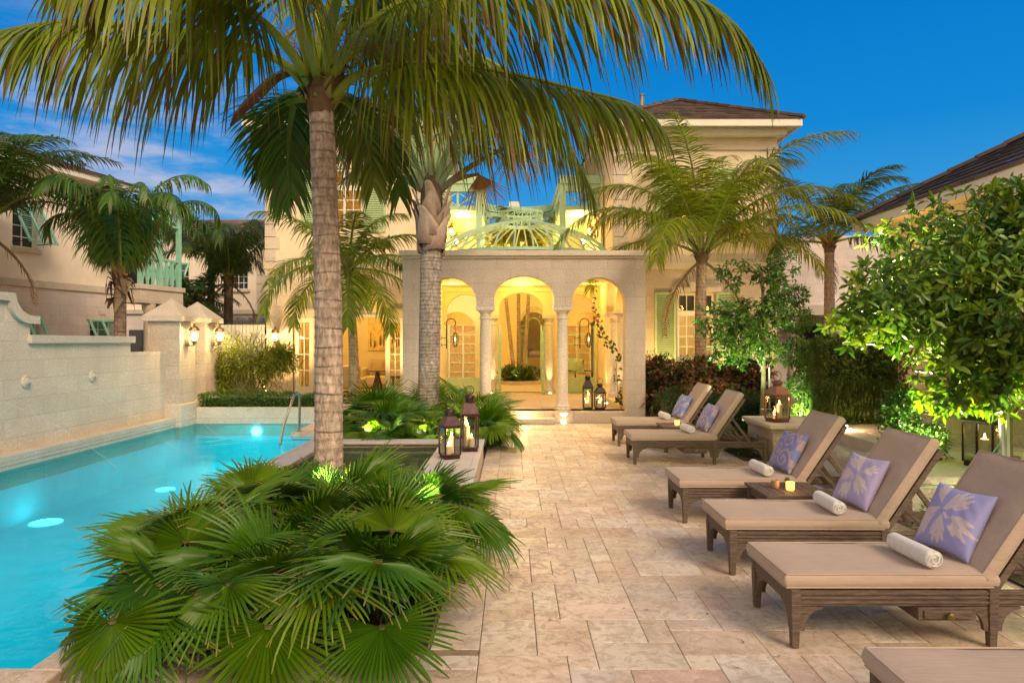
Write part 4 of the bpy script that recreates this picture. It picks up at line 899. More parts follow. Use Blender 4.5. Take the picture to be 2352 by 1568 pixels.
for u in (3.5, 4.25, 5.05): b.box(u - .06, u + .06, -.98, -.86, 3.5, 5.75)
b.box(3.44, 5.11, -1.0, -.84, 5.76, 6.05)
b.box(3.5, 5.05, -.97, -.87, 4.28, 4.35); b.box(3.5, 5.05, -.97, -.87, 5.36, 5.42)
lattice(b, (3.55, -.92, 0), (4.2, -.92, 0), 3.52, 4.27, 3, .04); lattice(b, (4.3, -.92, 0), (5.0, -.92, 0), 3.52, 4.27, 3, .04); lattice(b, (3.55, -.92, 0), (5.0, -.92, 0), 5.42, 5.76, 4, .04)
b.build('balcony_frame', M['teal'], lh)
b = MB(); b.box(3.6, 4.9, .03, .05, 3.5, 5.6); b.build('balcony_door', M['dark'], lh).location.y = -.03

fh = thing('far_house', 'cream quoined house far behind the gate pillars', 'house', (-13, 30, 0)); FO = (-13, 30, 0)
b = MB(); arched(b, -18, -7, 3.2, 6.3, 30, 30.3, [(-15.0, -14.2, 4.1, 5.2, 0), (-12.5, -11.6, 4.1, 5.2, 0)]); b.build('upper_wall', M['plaster2'], fh, o=FO)
b = MB(); b.box(-18, -7, 30, 30.3, 0, 3.0); b.box(-15.9, -15.1, 29.97, 30.2, 3.2, 6.3); b.build('stone_wall', M['house_coral'], fh, o=FO)
b = MB(); b.box(-18, -7, 29.9, 30.3, 3.005, 3.195); b.box(-18, -7, 29.85, 30.3, 6.305, 6.5)
for k in range(8): wq = .5 if k % 2 else .32; b.box(-11.2, -11.2 + wq, 29.96, 30.1, 3.2 + k * .38, 3.56 + k * .38)
b.box(-15.1, -14.1, 29.9, 30.1, 3.98, 4.09); b.box(-12.6, -11.5, 29.9, 30.1, 3.98, 4.09); b.build('stone_trim', M['coral_plain'], fh, o=FO)
b = MB(); b.usecol = True; roof_tiles(b, (-18.4, 29.5, 6.5), (-6.5, 29.5, 6.5), (-9, 32, 7.5), (-18, 32, 7.5), 8, col=(.20, .12, .09)); b.build('tiled_roof', M['roof'], fh, o=FO)
for u0, u1 in ((-15.0, -14.2), (-12.5, -11.6)):
    b = MB(); y = 30.1
    for a, c in ((u0, u0 + .06), (u1 - .06, u1)): b.box(a, c, y, y + .05, 4.1, 5.2)
    for k in range(5): zz = 4.1 + k * .2675; b.box(u0 + .06, u1 - .06, y + .003, y + .047, zz, zz + .03)
    for k in range(1, 4): uu = u0 + (u1 - u0) * k / 4; b.box(uu - .012, uu + .012, y + .005, y + .045, 4.13, 5.17)
    w_ = b.build('window', M['trim'], fh, o=FO); b = MB(); b.box(u0 + .06, u1 - .06, y + .02, y + .03, 4.12, 5.18); b.build('pane', M['dark'], w_, o=FO)
s = bahama(-.45, .45, 5.25, 4.2, .75, fh); s.location = (-1.6, 0, 0)
b = MB(); b.box(-13.4, -9, 28.2, 29.8, 2.62, 2.68); b.box(-13.4, -9, 28.15, 28.3, 2.4, 2.615)
for k in range(9): b.box(-13.3 + k * .5, -13.2 + k * .5, 27.9, 29.8, 2.685, 2.80)
b.build('pergola', M['white_stone'], fh, o=FO)
b = MB(); b.lathe([(.2, 0), (.16, .2), (.15, 2.1), (.22, 2.3), (.22, 2.39)], (-10.6, 28.3, 0), 14); b.build('column', M['coral_plain'], fh, smooth=True, o=FO)
b = MB(); b.box(-16.5, -9, 29.4, 29.95, .3, 2.3); b.build('porch_shade_box', M['dark'], fh, o=FO)  # dark box stands in for the shade under the porch

rh = thing('side_house', 'low yellow lit house with dark tiled hip roof behind the big leaf tree', 'house', (8.6, 12, 0)); RO = (8.6, 12, 0)
b = MB(); b.box(8.0, 8.3, 2, 14.5, 0, 4.2); b.box(8.3, 16, 14.2, 14.5, 0, 4.2); b.build('wall', M['plaster'], rh, o=RO)
b = MB(); b.box(7.5, 8.0, 1.5, 14.9, 4.22, 4.26); b.box(7.46, 7.52, 1.5, 14.95, 4.2, 4.40); b.box(7.52, 16, 14.9, 14.95, 4.2, 4.40); b.box(7.85, 7.998, 1.5, 14.5, 4.0, 4.215); b.build('eaves', M['trim'], rh, o=RO)
b = MB(); b.usecol = True; roof_tiles(b, (7.44, 0, 4.40), (7.44, 14.97, 4.40), (12.0, 10.4, 6.95), (12.0, 0, 6.95), 15, .045, (.085, .07, .075)); ridge_caps(b, (7.44, 14.97, 4.40), (12.0, 10.4, 6.95), 14, (.13, .10, .10)); roof_tiles(b, (7.44, 14.97, 4.40), (16, 14.97, 4.40), (16, 10.4, 6.95), (12, 10.4, 6.95), 15, .045, (.085, .07, .075)); b.build('tiled_roof', M['roof'], rh, o=RO)
lamp('side_house_light', 'POINT', (7.2, 9.5, 3.2), 30, GOLD, .15); lamp('side_house_light', 'POINT', (7.3, 13.0, 3.0), 25, GOLD, .15)
bh = thing('back_house', 'pale house wall with white columns behind the hedge', 'house', (10, 22, 0)); BO = (10, 22, 0)
b = MB(); b.box(8.2, 20, 22, 22.3, 0, 5.2); b.build('wall', M['house_coral'], bh, o=BO); b = MB(); b.box(8.2, 20, 20.6, 22, 2.6, 2.9); b.build('porch_roof', M['trim'], bh, o=BO)
for x in (8.6, 10.0, 11.6, 13.2): b = MB(); b.lathe([(.2, 0), (.16, .2), (.15, 2.3), (.21, 2.5), (.21, 2.59)], (x, 20.9, 0), 14); b.build('column', M['coral_plain'], bh, smooth=True, o=BO)
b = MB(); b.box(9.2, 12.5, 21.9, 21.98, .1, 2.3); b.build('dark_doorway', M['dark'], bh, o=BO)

# ------------------------------------------------------------------ raised stone planters and steps on the right
def planter(name, label, x0, x1, y0, y1, zt):
    t = thing(name, label, 'planter', ((x0 + x1) / 2, (y0 + y1) / 2, 0)); o = ((x0 + x1) / 2, (y0 + y1) / 2, 0)
    b = MB(); b.box(x0, x1, y0, y1, -.05, zt - .08); b.build('body', M['coral'], t, o=o)
    b = MB(); b.box(x0 - .03, x1 + .03, y0 - .03, y1 + .03, zt - .13, zt - .082); b.box(x0 - .08, x1 + .08, y0 - .08, y1 + .08, zt - .08, zt); b.build('coping', M['coral_plain'], t, o=o, bevel=.03, seg=3); return t
planter('raised_planter', 'square stone pier planter carrying the copper lantern', 3.92, 4.88, 10.25, 11.35, .56)
planter('raised_planter', 'long stone planter carrying the biggest lantern', 3.9, 8.0, 6.65, 7.98, .50)
planter('raised_planter', 'stone planter wall behind the biggest lantern', 5.35, 8.0, 8.7, 9.3, .98)
b = MB()
for k in range(3): b.box(3.98 + .38 * k, 5.2, 8.07, 10.16, -.02, .16 * (k + 1))
struct(b.build('stone_steps', M['coping'], bevel=.012))
b = MB(); b.box(5.13, 7.9, 5.5, 17, -.02, .485); struct(b.build('upper_terrace', M['coping']))
for x, y_, z, lab in ((4.62, 10.235, .26, 'square step light in the pier planter beside the stone steps'), (5.0, 10.3, .50, 'small lit light at the corner of the pier planter')):
    b = MB(); b.box(-.06, .06, -.012, .0, -.035, .035); tag(b.build('step_light', M['spot'], o=(0, 0, 0)), lab, 'step light').location = (x, y_, z)
    lamp('step_lamp', 'POINT', (x, y_ - .10, z + .02), 16, WARM, .03)

# ------------------------------------------------------------------ sun loungers, cushions, towels, pillows
def make_lounger(label):
    t = thing('sun_lounger', label, 'sun lounger', (0, 0, 0), 0, 'teak sun loungers in a row')
    W, Ls = .66, 1.95
    b = MB(); zr0, zr1 = .245, .335
    for y in (0, W - .035):
        b.box(.03, Ls - .03, y + .004, y + .031, zr0, zr1)
        for k in range(3): b.box(.055, Ls - .055, y - .004 if y == 0 else y + .031, y + .004 if y == 0 else y + .039, zr0 + .016 + k * .026, zr0 + .030 + k * .026)
    for x in (.004, Ls - .031): b.box(x, x + .027, .04, W - .04, zr0, zr1)
    for k in range(14): b.box(.07 + k * .08, .13 + k * .08, .032, W - .032, zr1 - .02, zr1 + .003)
    b.build('frame', M['teak'], t, bevel=.003)
    for x in (.0, 1.16, Ls - .055):
        for y in (-.008, W - .052):
            b = MB(); b.taper((x + .028, y + .028, 0), (x + .028, y + .028, .26), .042, .058); b.box(x, x + .056, y, y + .056, .26, .345); b.build('leg', M['teak'], t, bevel=.004)
            b = MB(); pr = [(0, .245)] + [(.11 * math.sin(a), .245 - .11 * (1 - math.cos(a)) * 1.15) for a in ()]
            arc = [(.12 - .105 * math.sin(a), .12 + .0 + .115 * math.cos(a) - .0) for a in [math.pi / 2 * k / 6 for k in range(7)]]
            poly = lambda s: [(s * 0, .242)] + [(s * (.135 - .11 * math.sin(a)), .10 + .128 * math.cos(a)) for a in [math.pi / 2 * k / 6 for k in range(7)]] + [(s * 0, .10)]
            poly2 = lambda s: [(0, .242), (s * .135, .242)] + poly(s)[1:]
            yy = y + .012
            if x < Ls - .1: b.prism(poly2(1), lambda a, z, d, x=x: (x + .055 + a, d, z), yy, yy + .03)
            if x > .1: b.prism(poly2(-1), lambda a, z, d, x=x: (x + .001 + a, d, z), yy, yy + .03)
            if x == 0:
                s = 1 if y < .1 else -1; y0 = y + .055 if s == 1 else y + .001
                b.prism(poly2(s), lambda a, z, d, y0=y0: (d, y0 + a, z), .012, .042)
            b.build('bracket', M['teak'], t)
    b = MB(); b.box(.74, 1.08, -.01, .5, .165, .24); b.box(.77, 1.05, -.02, -.011, .178, .228); tr_ = b.build('drawer', M['teak'], t, bevel=.004)
    b = MB(); b.lathe([(.010, 0), (.012, .012), (.022, .018), (.02, .03), (.006, .036)], (0, 0, 0), 14); k_ = b.build('knob', M['brass'], tr_, smooth=True); k_.location = (.91, -.02, .203); k_.rotation_euler = (R(90), 0, 0)
    # seat cushion
    def pad(name, L_, Wd, th, mtx):
        b = MB(); n, m_ = 26, 10; e_ = .035
        def prof(u, v_):
            du = min(u * L_, (1 - u) * L_) / .10; dv = min(v_ * Wd, (1 - v_) * Wd) / .10
            f = lambda q: 1 - (1 - min(1, q)) ** 2.4
            return f(du) * f(dv)
        for s in (1, -1):
            vs = []
            for j in range(m_ + 1):
                for i in range(n + 1):
                    u = .5 - .5 * math.cos(math.pi * i / n); v_ = .5 - .5 * math.cos(math.pi * j / m_)
                    h = (.36 + .14 * prof(u, v_)) * th
                    if s > 0: h += .010 * noise.noise(V((u * 4, v_ * 2.5, L_))) + .004 * noise.noise(V((u * 17, v_ * 5, 3))) - .012 * math.sin(math.pi * u) * math.sin(math.pi * v_) 
                    vs.append(mtx @ V((u * L_, v_ * Wd, th / 2 + s * h)))
            b.add(vs, [((j * (n + 1) + i, j * (n + 1) + i + 1, (j + 1) * (n + 1) + i + 1, (j + 1) * (n + 1) + i)[::s]) for j in range(m_) for i in range(n)])
        # side band
        ring = lambda z: [(0 + (L_) * (.5 - .5 * math.cos(math.pi * i / n)), 0, z) for i in range(n + 1)] + [(L_, Wd * (.5 - .5 * math.cos(math.pi * j / m_)), z) for j in range(1, m_ + 1)] + [(L_ * (.5 - .5 * math.cos(math.pi * i / n)), Wd, z) for i in range(n - 1, -1, -1)] + [(0, Wd * (.5 - .5 * math.cos(math.pi * j / m_)), z) for j in range(m_ - 1, 0, -1)]
        cx_, cy2 = L_ / 2, Wd / 2; rr = []
        for z, off in ((th / 2 - .36 * th, 0), (th / 2 - .22 * th, .008), (th / 2, .012), (th / 2 + .22 * th, .008), (th / 2 + .36 * th, 0)):
            rr.append([(x + (off if x > cx_ else -off) * (1 if x in (0, L_) or x < 1e-6 or x > L_ - 1e-6 else 0), y + (off if y > cy2 else -off) * (1 if y < 1e-6 or y > Wd - 1e-6 else 0), z) for x, y, z in ring(z)])
        k = len(rr[0]); b.add([mtx @ V(p) for r in rr for p in r], [(i * k + q, i * k + (q + 1) % k, (i + 1) * k + (q + 1) % k, (i + 1) * k + q) for i in range(4) for q in range(k)])
        p = b.build(name, M['fabric'], t, smooth='all')
        pp = MB()
        for z in (th / 2 - .37 * th, th / 2 + .37 * th): q = [mtx @ V(r) for r in ring(z)]; pp.tube(q + [q[0]], .0055, 5, False)
        pp.build('piping', M['fabric'], p, smooth='all'); return p
    pad('seat_cushion', 1.24, .64, .105, Matrix.Translation((-.025, .01, .338)))
    back = Matrix.Translation((1.20, .01, .375)) @ Matrix.Rotation(R(-56), 4, 'Y')
    pad('back_cushion', .76, .64, .10, back)
    b = MB(); bt = lambda x, y, z: (back @ V((x, y, z)))
    def obox(x0, x1, y0, y1, z0, z1):
        b.add([bt(x, y, z) for z in (z0, z1) for x, y in ((x0, y0), (x1, y0), (x1, y1), (x0, y1))], [(0, 3, 2, 1), (4, 5, 6, 7), (0, 1, 5, 4), (1, 2, 6, 5), (2, 3, 7, 6), (3, 0, 4, 7)])
    for y in (-.005, .60): obox(-.02, .72, y, y + .045, -.045, -.004)
    for k in range(9): obox(.02 + k * .08, .075 + k * .08, .042, .598, -.03, -.012)
    b.build('backrest_frame', M['teak'], t)
    b = MB()
    for y in (.09, .55): b.bar(bt(.40, y, -.04), (1.74, y, .30), .03, .035); b.bar(bt(.22, y, -.04), (1.62, y, .28), .025, .03)
    b.bar(bt(.40, .06, -.04), bt(.40, .58, -.04), .03); b.build('support_strut', M['teak'], t)
    return t
LOUNGE = [(1.60, 2.40, 1.0, 'nearest sun lounger, only its bare foot end in view'), (1.635, 4.0, 1.2, 'sun lounger beneath the big leaf tree, coral flower pillow, second in row'), (1.672, 5.25, 1.2, 'sun lounger with purple coral pillow, between large tree and small table'),
          (1.69, 6.76, 1.2, 'sun lounger with blue swirl pillow just past the slatted side table'), (1.77, 9.97, 1.2, 'sun lounger in front of the pier planter with the copper lantern'), (1.815, 11.72, 1.2, 'farthest sun lounger, next to the pavilion wall and green hedge')]
base_l = None
for x, y_, a, lab in LOUNGE:
    if base_l is None: base_l = make_lounger(lab); base_l.location = (x, y_, .004); base_l.rotation_euler.z = R(a * -.3)
    else: dup(base_l, (x, y_, .004), R(random.uniform(-.8, .8)), lab)
def fan_lobe(u, v_, cx_, cy2, ang, r, wid, fr=13):
    dx, dy = u - cx_, v_ - cy2; d = math.hypot(dx, dy); a = math.atan2(dy, dx) - ang; a = (a + math.pi) % (2 * math.pi) - math.pi
    if abs(a) > wid: return False
    rr = r * (1 + .10 * math.sin(fr * a * 2) + .05 * math.sin(31 * a)) * (1 - .35 * (abs(a) / wid) ** 3)
    if d > rr: return False
    return not (d > r * .35 and abs(math.sin(a * 9)) < .10 + .0 * d and d < rr * .86)
def print_coral(u, v_):
    for c, a, r, w_ in (((-.15, -.15), 2.3, .75, .55), ((-.1, -.1), 1.15, .95, .42), ((-.05, -.1), .1, .72, .5), ((-.2, -.2), -1.05, .85, .36), ((-.3, -.25), 3.6, .6, .45), ((.0, -.3), -.6, .75, .3)):
        if fan_lobe(u, v_, *c, a, r, w_):
            if min(math.hypot(u + .12, v_ - .12), math.hypot(u - .12, v_ - .16)) < .11: return 0
            return 1
    return 0
def print_swirl(u, v_):
    q = noise.noise(V((u * 6, v_ * 6, 2))) * .35
    for cx_, cy2, s in ((-.35, .45, 1), (.3, .05, -1), (-.25, -.5, 1), (.55, -.65, -1), (.6, .7, 1)):
        d = math.hypot(u - cx_, v_ - cy2)
        if d < .48: return 1 if math.sin(d * 22 + s * math.atan2(v_ - cy2, u - cx_) + q * 4) > .25 else 0
    return 1 if q + .12 * math.sin(9 * u + 5 * v_) > .05 else 0
def print_leaf(u, v_):
    return 1 if math.sin(7 * (u - v_) + 3 * noise.noise(V((u * 3, v_ * 3, 5)))) + noise.noise(V((u * 9, v_ * 9, 1))) > .55 else 0
def pillow(loc, rz, tilt, label, fnp, c0, c1, s=.43):
    b = MB(); n = 72; b.usecol = True; mx = Matrix.Rotation(R(tilt), 3, 'Y')
    for sd_ in (1, -1):
        vs, cs = [], []
        for j in range(n + 1):
            for i in range(n + 1):
                u, v_ = i / n * 2 - 1, j / n * 2 - 1
                ear = 1 - .10 * (1 - u * u) * (abs(v_) > .0) * abs(v_) ** 3 ; ear2 = 1 - .10 * (1 - v_ * v_) * abs(u) ** 3
                h = (max(0, (1 - u * u)) * max(0, (1 - v_ * v_))) ** .42 * .075 + .007 * noise.noise(V((u * 3, v_ * 3, loc[1]))) * (1 - u * u) * (1 - v_ * v_)
                h += .004 * math.sin(14 * (u + v_)) * max(0, -v_) * (1 - u * u) * (1 - v_ * v_)
                vs.append(mx @ V((u * s / 2 * ear2, v_ * s / 2 * ear, sd_ * h)))
                cs.append(c1 if fnp(v_ * 1.0, u) else c0)
        b.add(vs, [((j * (n + 1) + i, j * (n + 1) + i + 1, (j + 1) * (n + 1) + i + 1, (j + 1) * (n + 1) + i)[::sd_]) for j in range(n) for i in range(n)], cs)
    o = b.build('pillow', M['pillow'], smooth='all'); o.location = loc; o.rotation_euler = (0, 0, R(rz))
    return tag(o, label, 'pillow', 'printed pillows on the loungers')
PER, PINK, BLU = (.27, .25, .60), (.52, .38, .41), (.20, .23, .50)
for (x, y_, a, lab), (fnp, c0, c1, lab2, rz) in zip(LOUNGE[1:], ((lambda a, c: print_coral(c * .9, -a * .9), (.31, .31, .60), (.58, .48, .53), 'blue violet pillow with pink coral flower under the big leaf tree', 10), (print_coral, (.39, .35, .58), (.60, .51, .55), 'lilac pillow with pink coral flower behind the slatted table', 9), (print_swirl, BLU, (.42, .32, .36), 'slate blue pillow with pale damask swirls by the candle cups', 7),
        (print_swirl, (.26, .26, .52), (.52, .40, .42), 'blue pillow with pale swirls on the lounger before the copper lantern', 5), (print_leaf, (.24, .28, .58), (.48, .44, .56), 'small looking blue pillow with soft leaf print near the pavilion', 8))):
    pillow((x + 1.19, y_ + .37, .655), rz, 118, lab2, fnp, c0, c1, .45)
    tl_ = MB(); n = 26
    prof_t = lambda a: .056 + .003 * math.sin(3 * a + x)
    L_ = .40; vs = []; rings = [(0, .0), (0, .35), (0, .62), (0, .86), (.008, .97), (.02, 1.0), (L_ * .3, 1.02), (L_ * .7, 1.0), (L_ - .02, 1.0), (L_ - .008, .97), (L_, .86), (L_, .62), (L_, .35), (L_, .0)]
    for k_, (yy, q) in enumerate(rings):
        for i in range(n):
            an = 2 * math.pi * i / n; r = prof_t(an) * q
            dent = .007 * math.sin(an + q * 26) if k_ < 4 or k_ > 9 else 0
            vs.append((r * math.cos(an), yy + (dent if k_ < 4 else -dent), r * math.sin(an) * .96))
    tl_.add(vs, [(i * n + q, (i + 1) * n + q, (i + 1) * n + (q + 1) % n, i * n + (q + 1) % n) for i in range(len(rings) - 1) for q in range(n)])
    sp_ = [(r * math.cos(a2), -.006, r * math.sin(a2)) for a2, r in [(k * .35, .006 + k * .0011) for k in range(42)]]
    o = tl_.build('rolled_towel', M['towel'], smooth='all'); o.location = (x + .87, y_ + .05, .508); o.rotation_euler.z = R(random.uniform(-4, 6))
    q_ = MB(); q_.tube(sp_, .0035, 4); q_.build('rolled_edge', M['towel'], o, smooth='all')
    tag(o, lab2.split(' pillow')[0].replace('small looking ', 'farthest lounger, ') and 'white rolled towel lying against the ' + {'blue violet': 'blue violet coral flower pillow', 'lilac': 'lilac coral flower pillow', 'slate blue': 'slate blue damask pillow', 'blue': 'blue swirl pillow before the copper lantern', 'small looking blue': 'soft leaf print pillow nearest the pavilion'}[lab2.split(' pillow')[0]], 'towel', 'white rolled towels')

def side_table(x0, y0, w_, d, label):
    t = thing('side_table', label, 'side table', (x0, y0, .002), 0, 'slatted side tables'); b = MB(); n = 7
    for k in range(n): b.box(0.04 + (w_ - .08) * k / n + .003, .04 + (w_ - .08) * (k + 1) / n - .003, .05, d - .05, .395, .42)
    b.box(0, w_, 0, .048, .394, .421); b.box(0, w_, d - .048, d, .394, .421); b.box(0, .038, .05, d - .05, .3942, .4208); b.box(w_ - .038, w_, .05, d - .05, .3942, .4208); b.build('table_top', M['teak'], t, bevel=.003)
    b = MB(); b.box(.05, w_ - .05, .03, .05, .32, .39); b.box(.05, w_ - .05, d - .05, d - .03, .32, .39); b.box(.03, .05, .05, d - .05, .32, .39); b.box(w_ - .05, w_ - .03, .05, d - .05, .32, .39); b.build('apron', M['teak'], t)
    for x in (.02, w_ - .08):
        for y in (.02, d - .08): b = MB(); b.box(x, x + .06, y, y + .06, 0, .392); b.build('leg', M['teak'], t, bevel=.003)
side_table(2.28, 6.10, .60, .60, 'grey brown slatted side table with two candle cups'); side_table(2.45, 11.03, .56, .58, 'grey brown slatted side table between the two farthest loungers')
def votive(loc, lit, label):
    t = thing('candle_cup', label, 'candle holder', loc, 0, 'votive candle cups')
    b = MB(); b.lathe([(.030, 0), (.037, .01), (.038, .075), (.034, .076), (.032, .02), (.0, .018)], (0, 0, 0), 18, cap=False); b.build('cup', M['votive'] if lit else M['frost'], t, smooth=True)
    if lit: b = MB(); b.lathe([(.006, .02), (.008, .035), (.002, .06)], (0, 0, 0), 8); b.build('flame', M['flame'], t); lamp('votive_light', 'POINT', (0, 0, .12), .9, (1, .45, .12), .03, parent=t)
votive((2.58, 6.33, .424), True, 'glowing amber candle cup on the nearer side table'); votive((2.475, 6.42, .424), False, 'unlit pale candle cup beside the glowing one on the nearer table'); votive((2.72, 11.25, .424), True, 'glowing amber candle cup on the farther side table')
def succulent(loc, label):
    t = thing('potted_succulent', label, 'potted plant', loc, 0, 'little succulents on the tables')
    b = MB(); b.lathe([(.026, 0), (.034, .05), (.03, .05)], (0, 0, 0), 14); b.build('pot', M['pot'], t)
    b = MB(); b.usecol = True
    for k in range(26):
        a = k * 2.4; el = R(20 + 60 * (1 - k / 26) ** .5 + 8); r = .05; b.col = jit((.10, .13, .04), .3)
        d = V((math.cos(a) * math.cos(el), math.sin(a) * math.cos(el), math.sin(el))); s = V((-math.sin(a), math.cos(a), 0)) * .011; p0 = V((0, 0, .05)); b.add([p0 - s * .5, p0 + d * r * .6 - s, p0 + d * r, p0 + d * r * .6 + s, p0 + d * r * .6 + V((0, 0, -.006))], [(0, 1, 2, 3), (0, 4, 1), (0, 3, 4)])
    b.build('leaves', M['broad'], t)
succulent((2.60, 6.45, .422), 'tiny succulent in a clay pot behind the glowing cup'); succulent((2.75, 11.36, .422), 'tiny succulent behind the candle cup on the farther table')

# ------------------------------------------------------------------ candle lanterns
def candle(loc, r, h, label, parent_light=.9):
    t = thing('candle', label, 'candle', loc, 0, 'lit pillar candles in lanterns')
    b = MB(); b.lathe([(r, 0), (r, h), (r * .8, h + .004), (r * .3, h - .006)], (0, 0, 0), 16); b.build('wax', M['wax'], t, smooth=True)
    b = MB(); b.lathe([(.003, 0), (.011, .014), (.009, .028), (.002, .055)], (0, 0, h + .004), 10); b.build('flame', M['flame'], t, smooth='all')
    lamp('candle_light', 'POINT', (0, 0, h + .075), parent_light * 1.25, (1, .52, .18), .025, parent=t)
def lantern(loc, w_, h, rz, label, m='bronze', style=0):
    t = thing('candle_lantern', label, 'lantern', loc, R(rz), 'glass candle lanterns'); q = w_ / 2; zb, zt = .055, h * (.63 if style == 0 else .78)
    b = MB(); b.box(-q + .012, q - .012, -q + .012, q - .012, 0, .045); b.box(-q, q, -q, q, .045, .058); b.build('base', M[m], t, bevel=.003)
    b = MB(); f = .009
    for sx_ in (-1, 1):
        for sy_ in (-1, 1): b.box(sx_ * (q - f) - f, sx_ * (q - f) + f, sy_ * (q - f) - f, sy_ * (q - f) + f, .058, zt)
    for s in (-1, 1): b.box(-q + 2 * f, q - 2 * f, s * (q - f) - f * .9, s * (q - f) + f * .9, zt - .02, zt - .002); b.box(s * (q - f) - f * .9, s * (q - f) + f * .9, -q + 2 * f, q - 2 * f, zt - .02, zt - .002)
    b.build('frame', M[m], t)
    for k in range(4): b = MB(); b.box(-q + .016, q - .016, -q + .006, -q + .009, .06, zt - .02); p = b.build('glass_pane', M['glass'], t); p.rotation_euler.z = k * math.pi / 2
    r2 = math.sqrt(2); b = MB()
    if style == 0:
        b.lathe([(q * r2 * 1.06, zt - .003), (q * r2 * 1.06, zt + .010), (q * r2 * .55, zt + h * .19), (q * r2 * .5, zt + h * .195)], (0, 0, 0), 4, math.pi / 4); b.build('roof', M[m], t)
        b = MB(); z = zt + h * .195; b.lathe([(q * .5, z - .01), (q * .5, z + h * .07), (q * .62, z + h * .075), (q * .62, z + h * .10), (q * .5, z + h * .13), (q * .25, z + h * .145)], (0, 0, 0), 16); b.build('chimney_cap', M[m], t, smooth=True)
        b = MB(); zz = z + h * .14; b.tube([(.0 + q * .55 * math.sin(a), 0, zz + q * .5 - q * .55 * math.cos(a)) for a in [2 * math.pi * k / 18 for k in range(19)]], .005, 5); b.build('ring_handle', M[m], t)
    else:
        b.lathe([(q * r2 * 1.06, zt - .003), (q * r2 * 1.06, zt + .010), (q * r2 * .45, h * .97), (q * r2 * .4, h)], (0, 0, 0), 4, math.pi / 4); b.build('roof', M[m], t)
    return t
def lantern_set(loc, w_, h, rz, label, cands, m='bronze', style=0):
    lantern(loc, w_, h, rz, label, m, style)
    for dx, dy, r, hh, lab in cands: candle((loc[0] + dx, loc[1] + dy, loc[2] + .06), r, hh, lab, 2.2 if style else 1.2)
lantern_set((-.80, 8.78, .302), .225, .66, 28, 'shorter bronze lantern nearer on the spa rim', [(.02, .03, .034, .21, 'tall candle in the shorter spa rim lantern'), (-.01, -.045, .036, .10, 'short candle in the shorter spa rim lantern')])
lantern_set((-.585, 9.38, .302), .225, .80, 12, 'taller bronze lantern farther back on the spa rim', [(-.03, .03, .034, .27, 'tall candle in the taller spa rim lantern'), (.03, -.035, .036, .12, 'short candle in the taller spa rim lantern'), (-.05, .06, .03, .30, 'thin rear candle in the taller spa rim lantern')])
lantern_set((1.72, 15.5, .252), .22, .80, 0, 'taller black lantern on the pavilion floor beside the column', [(.02, .02, .034, .27, 'tall candle in the taller pavilion lantern'), (-.04, -.03, .034, .10, 'short candle in the taller pavilion lantern')], 'iron')
lantern_set((1.99, 15.45, .252), .22, .62, 8, 'shorter black lantern on the pavilion floor below the vine', [(.03, .03, .034, .16, 'tall candle in the shorter pavilion lantern'), (-.02, -.03, .034, .10, 'short candle in the shorter pavilion lantern')], 'iron')
lantern_set((4.10, 10.55, .562), .27, .66, 18, 'copper roofed lantern on the square pier planter', [(.03, .0, .042, .21, 'tall candle in the copper roofed lantern'), (-.05, -.03, .045, .09, 'short unlit looking candle in the copper roofed lantern')], 'copper')
lantern_set((4.93, 7.12, .502), .30, .60, 30, 'biggest black lantern on the long stone planter under the leafy tree', [(.0, .0, .042, .22, 'single thick candle in the biggest lantern')], 'iron', 1)

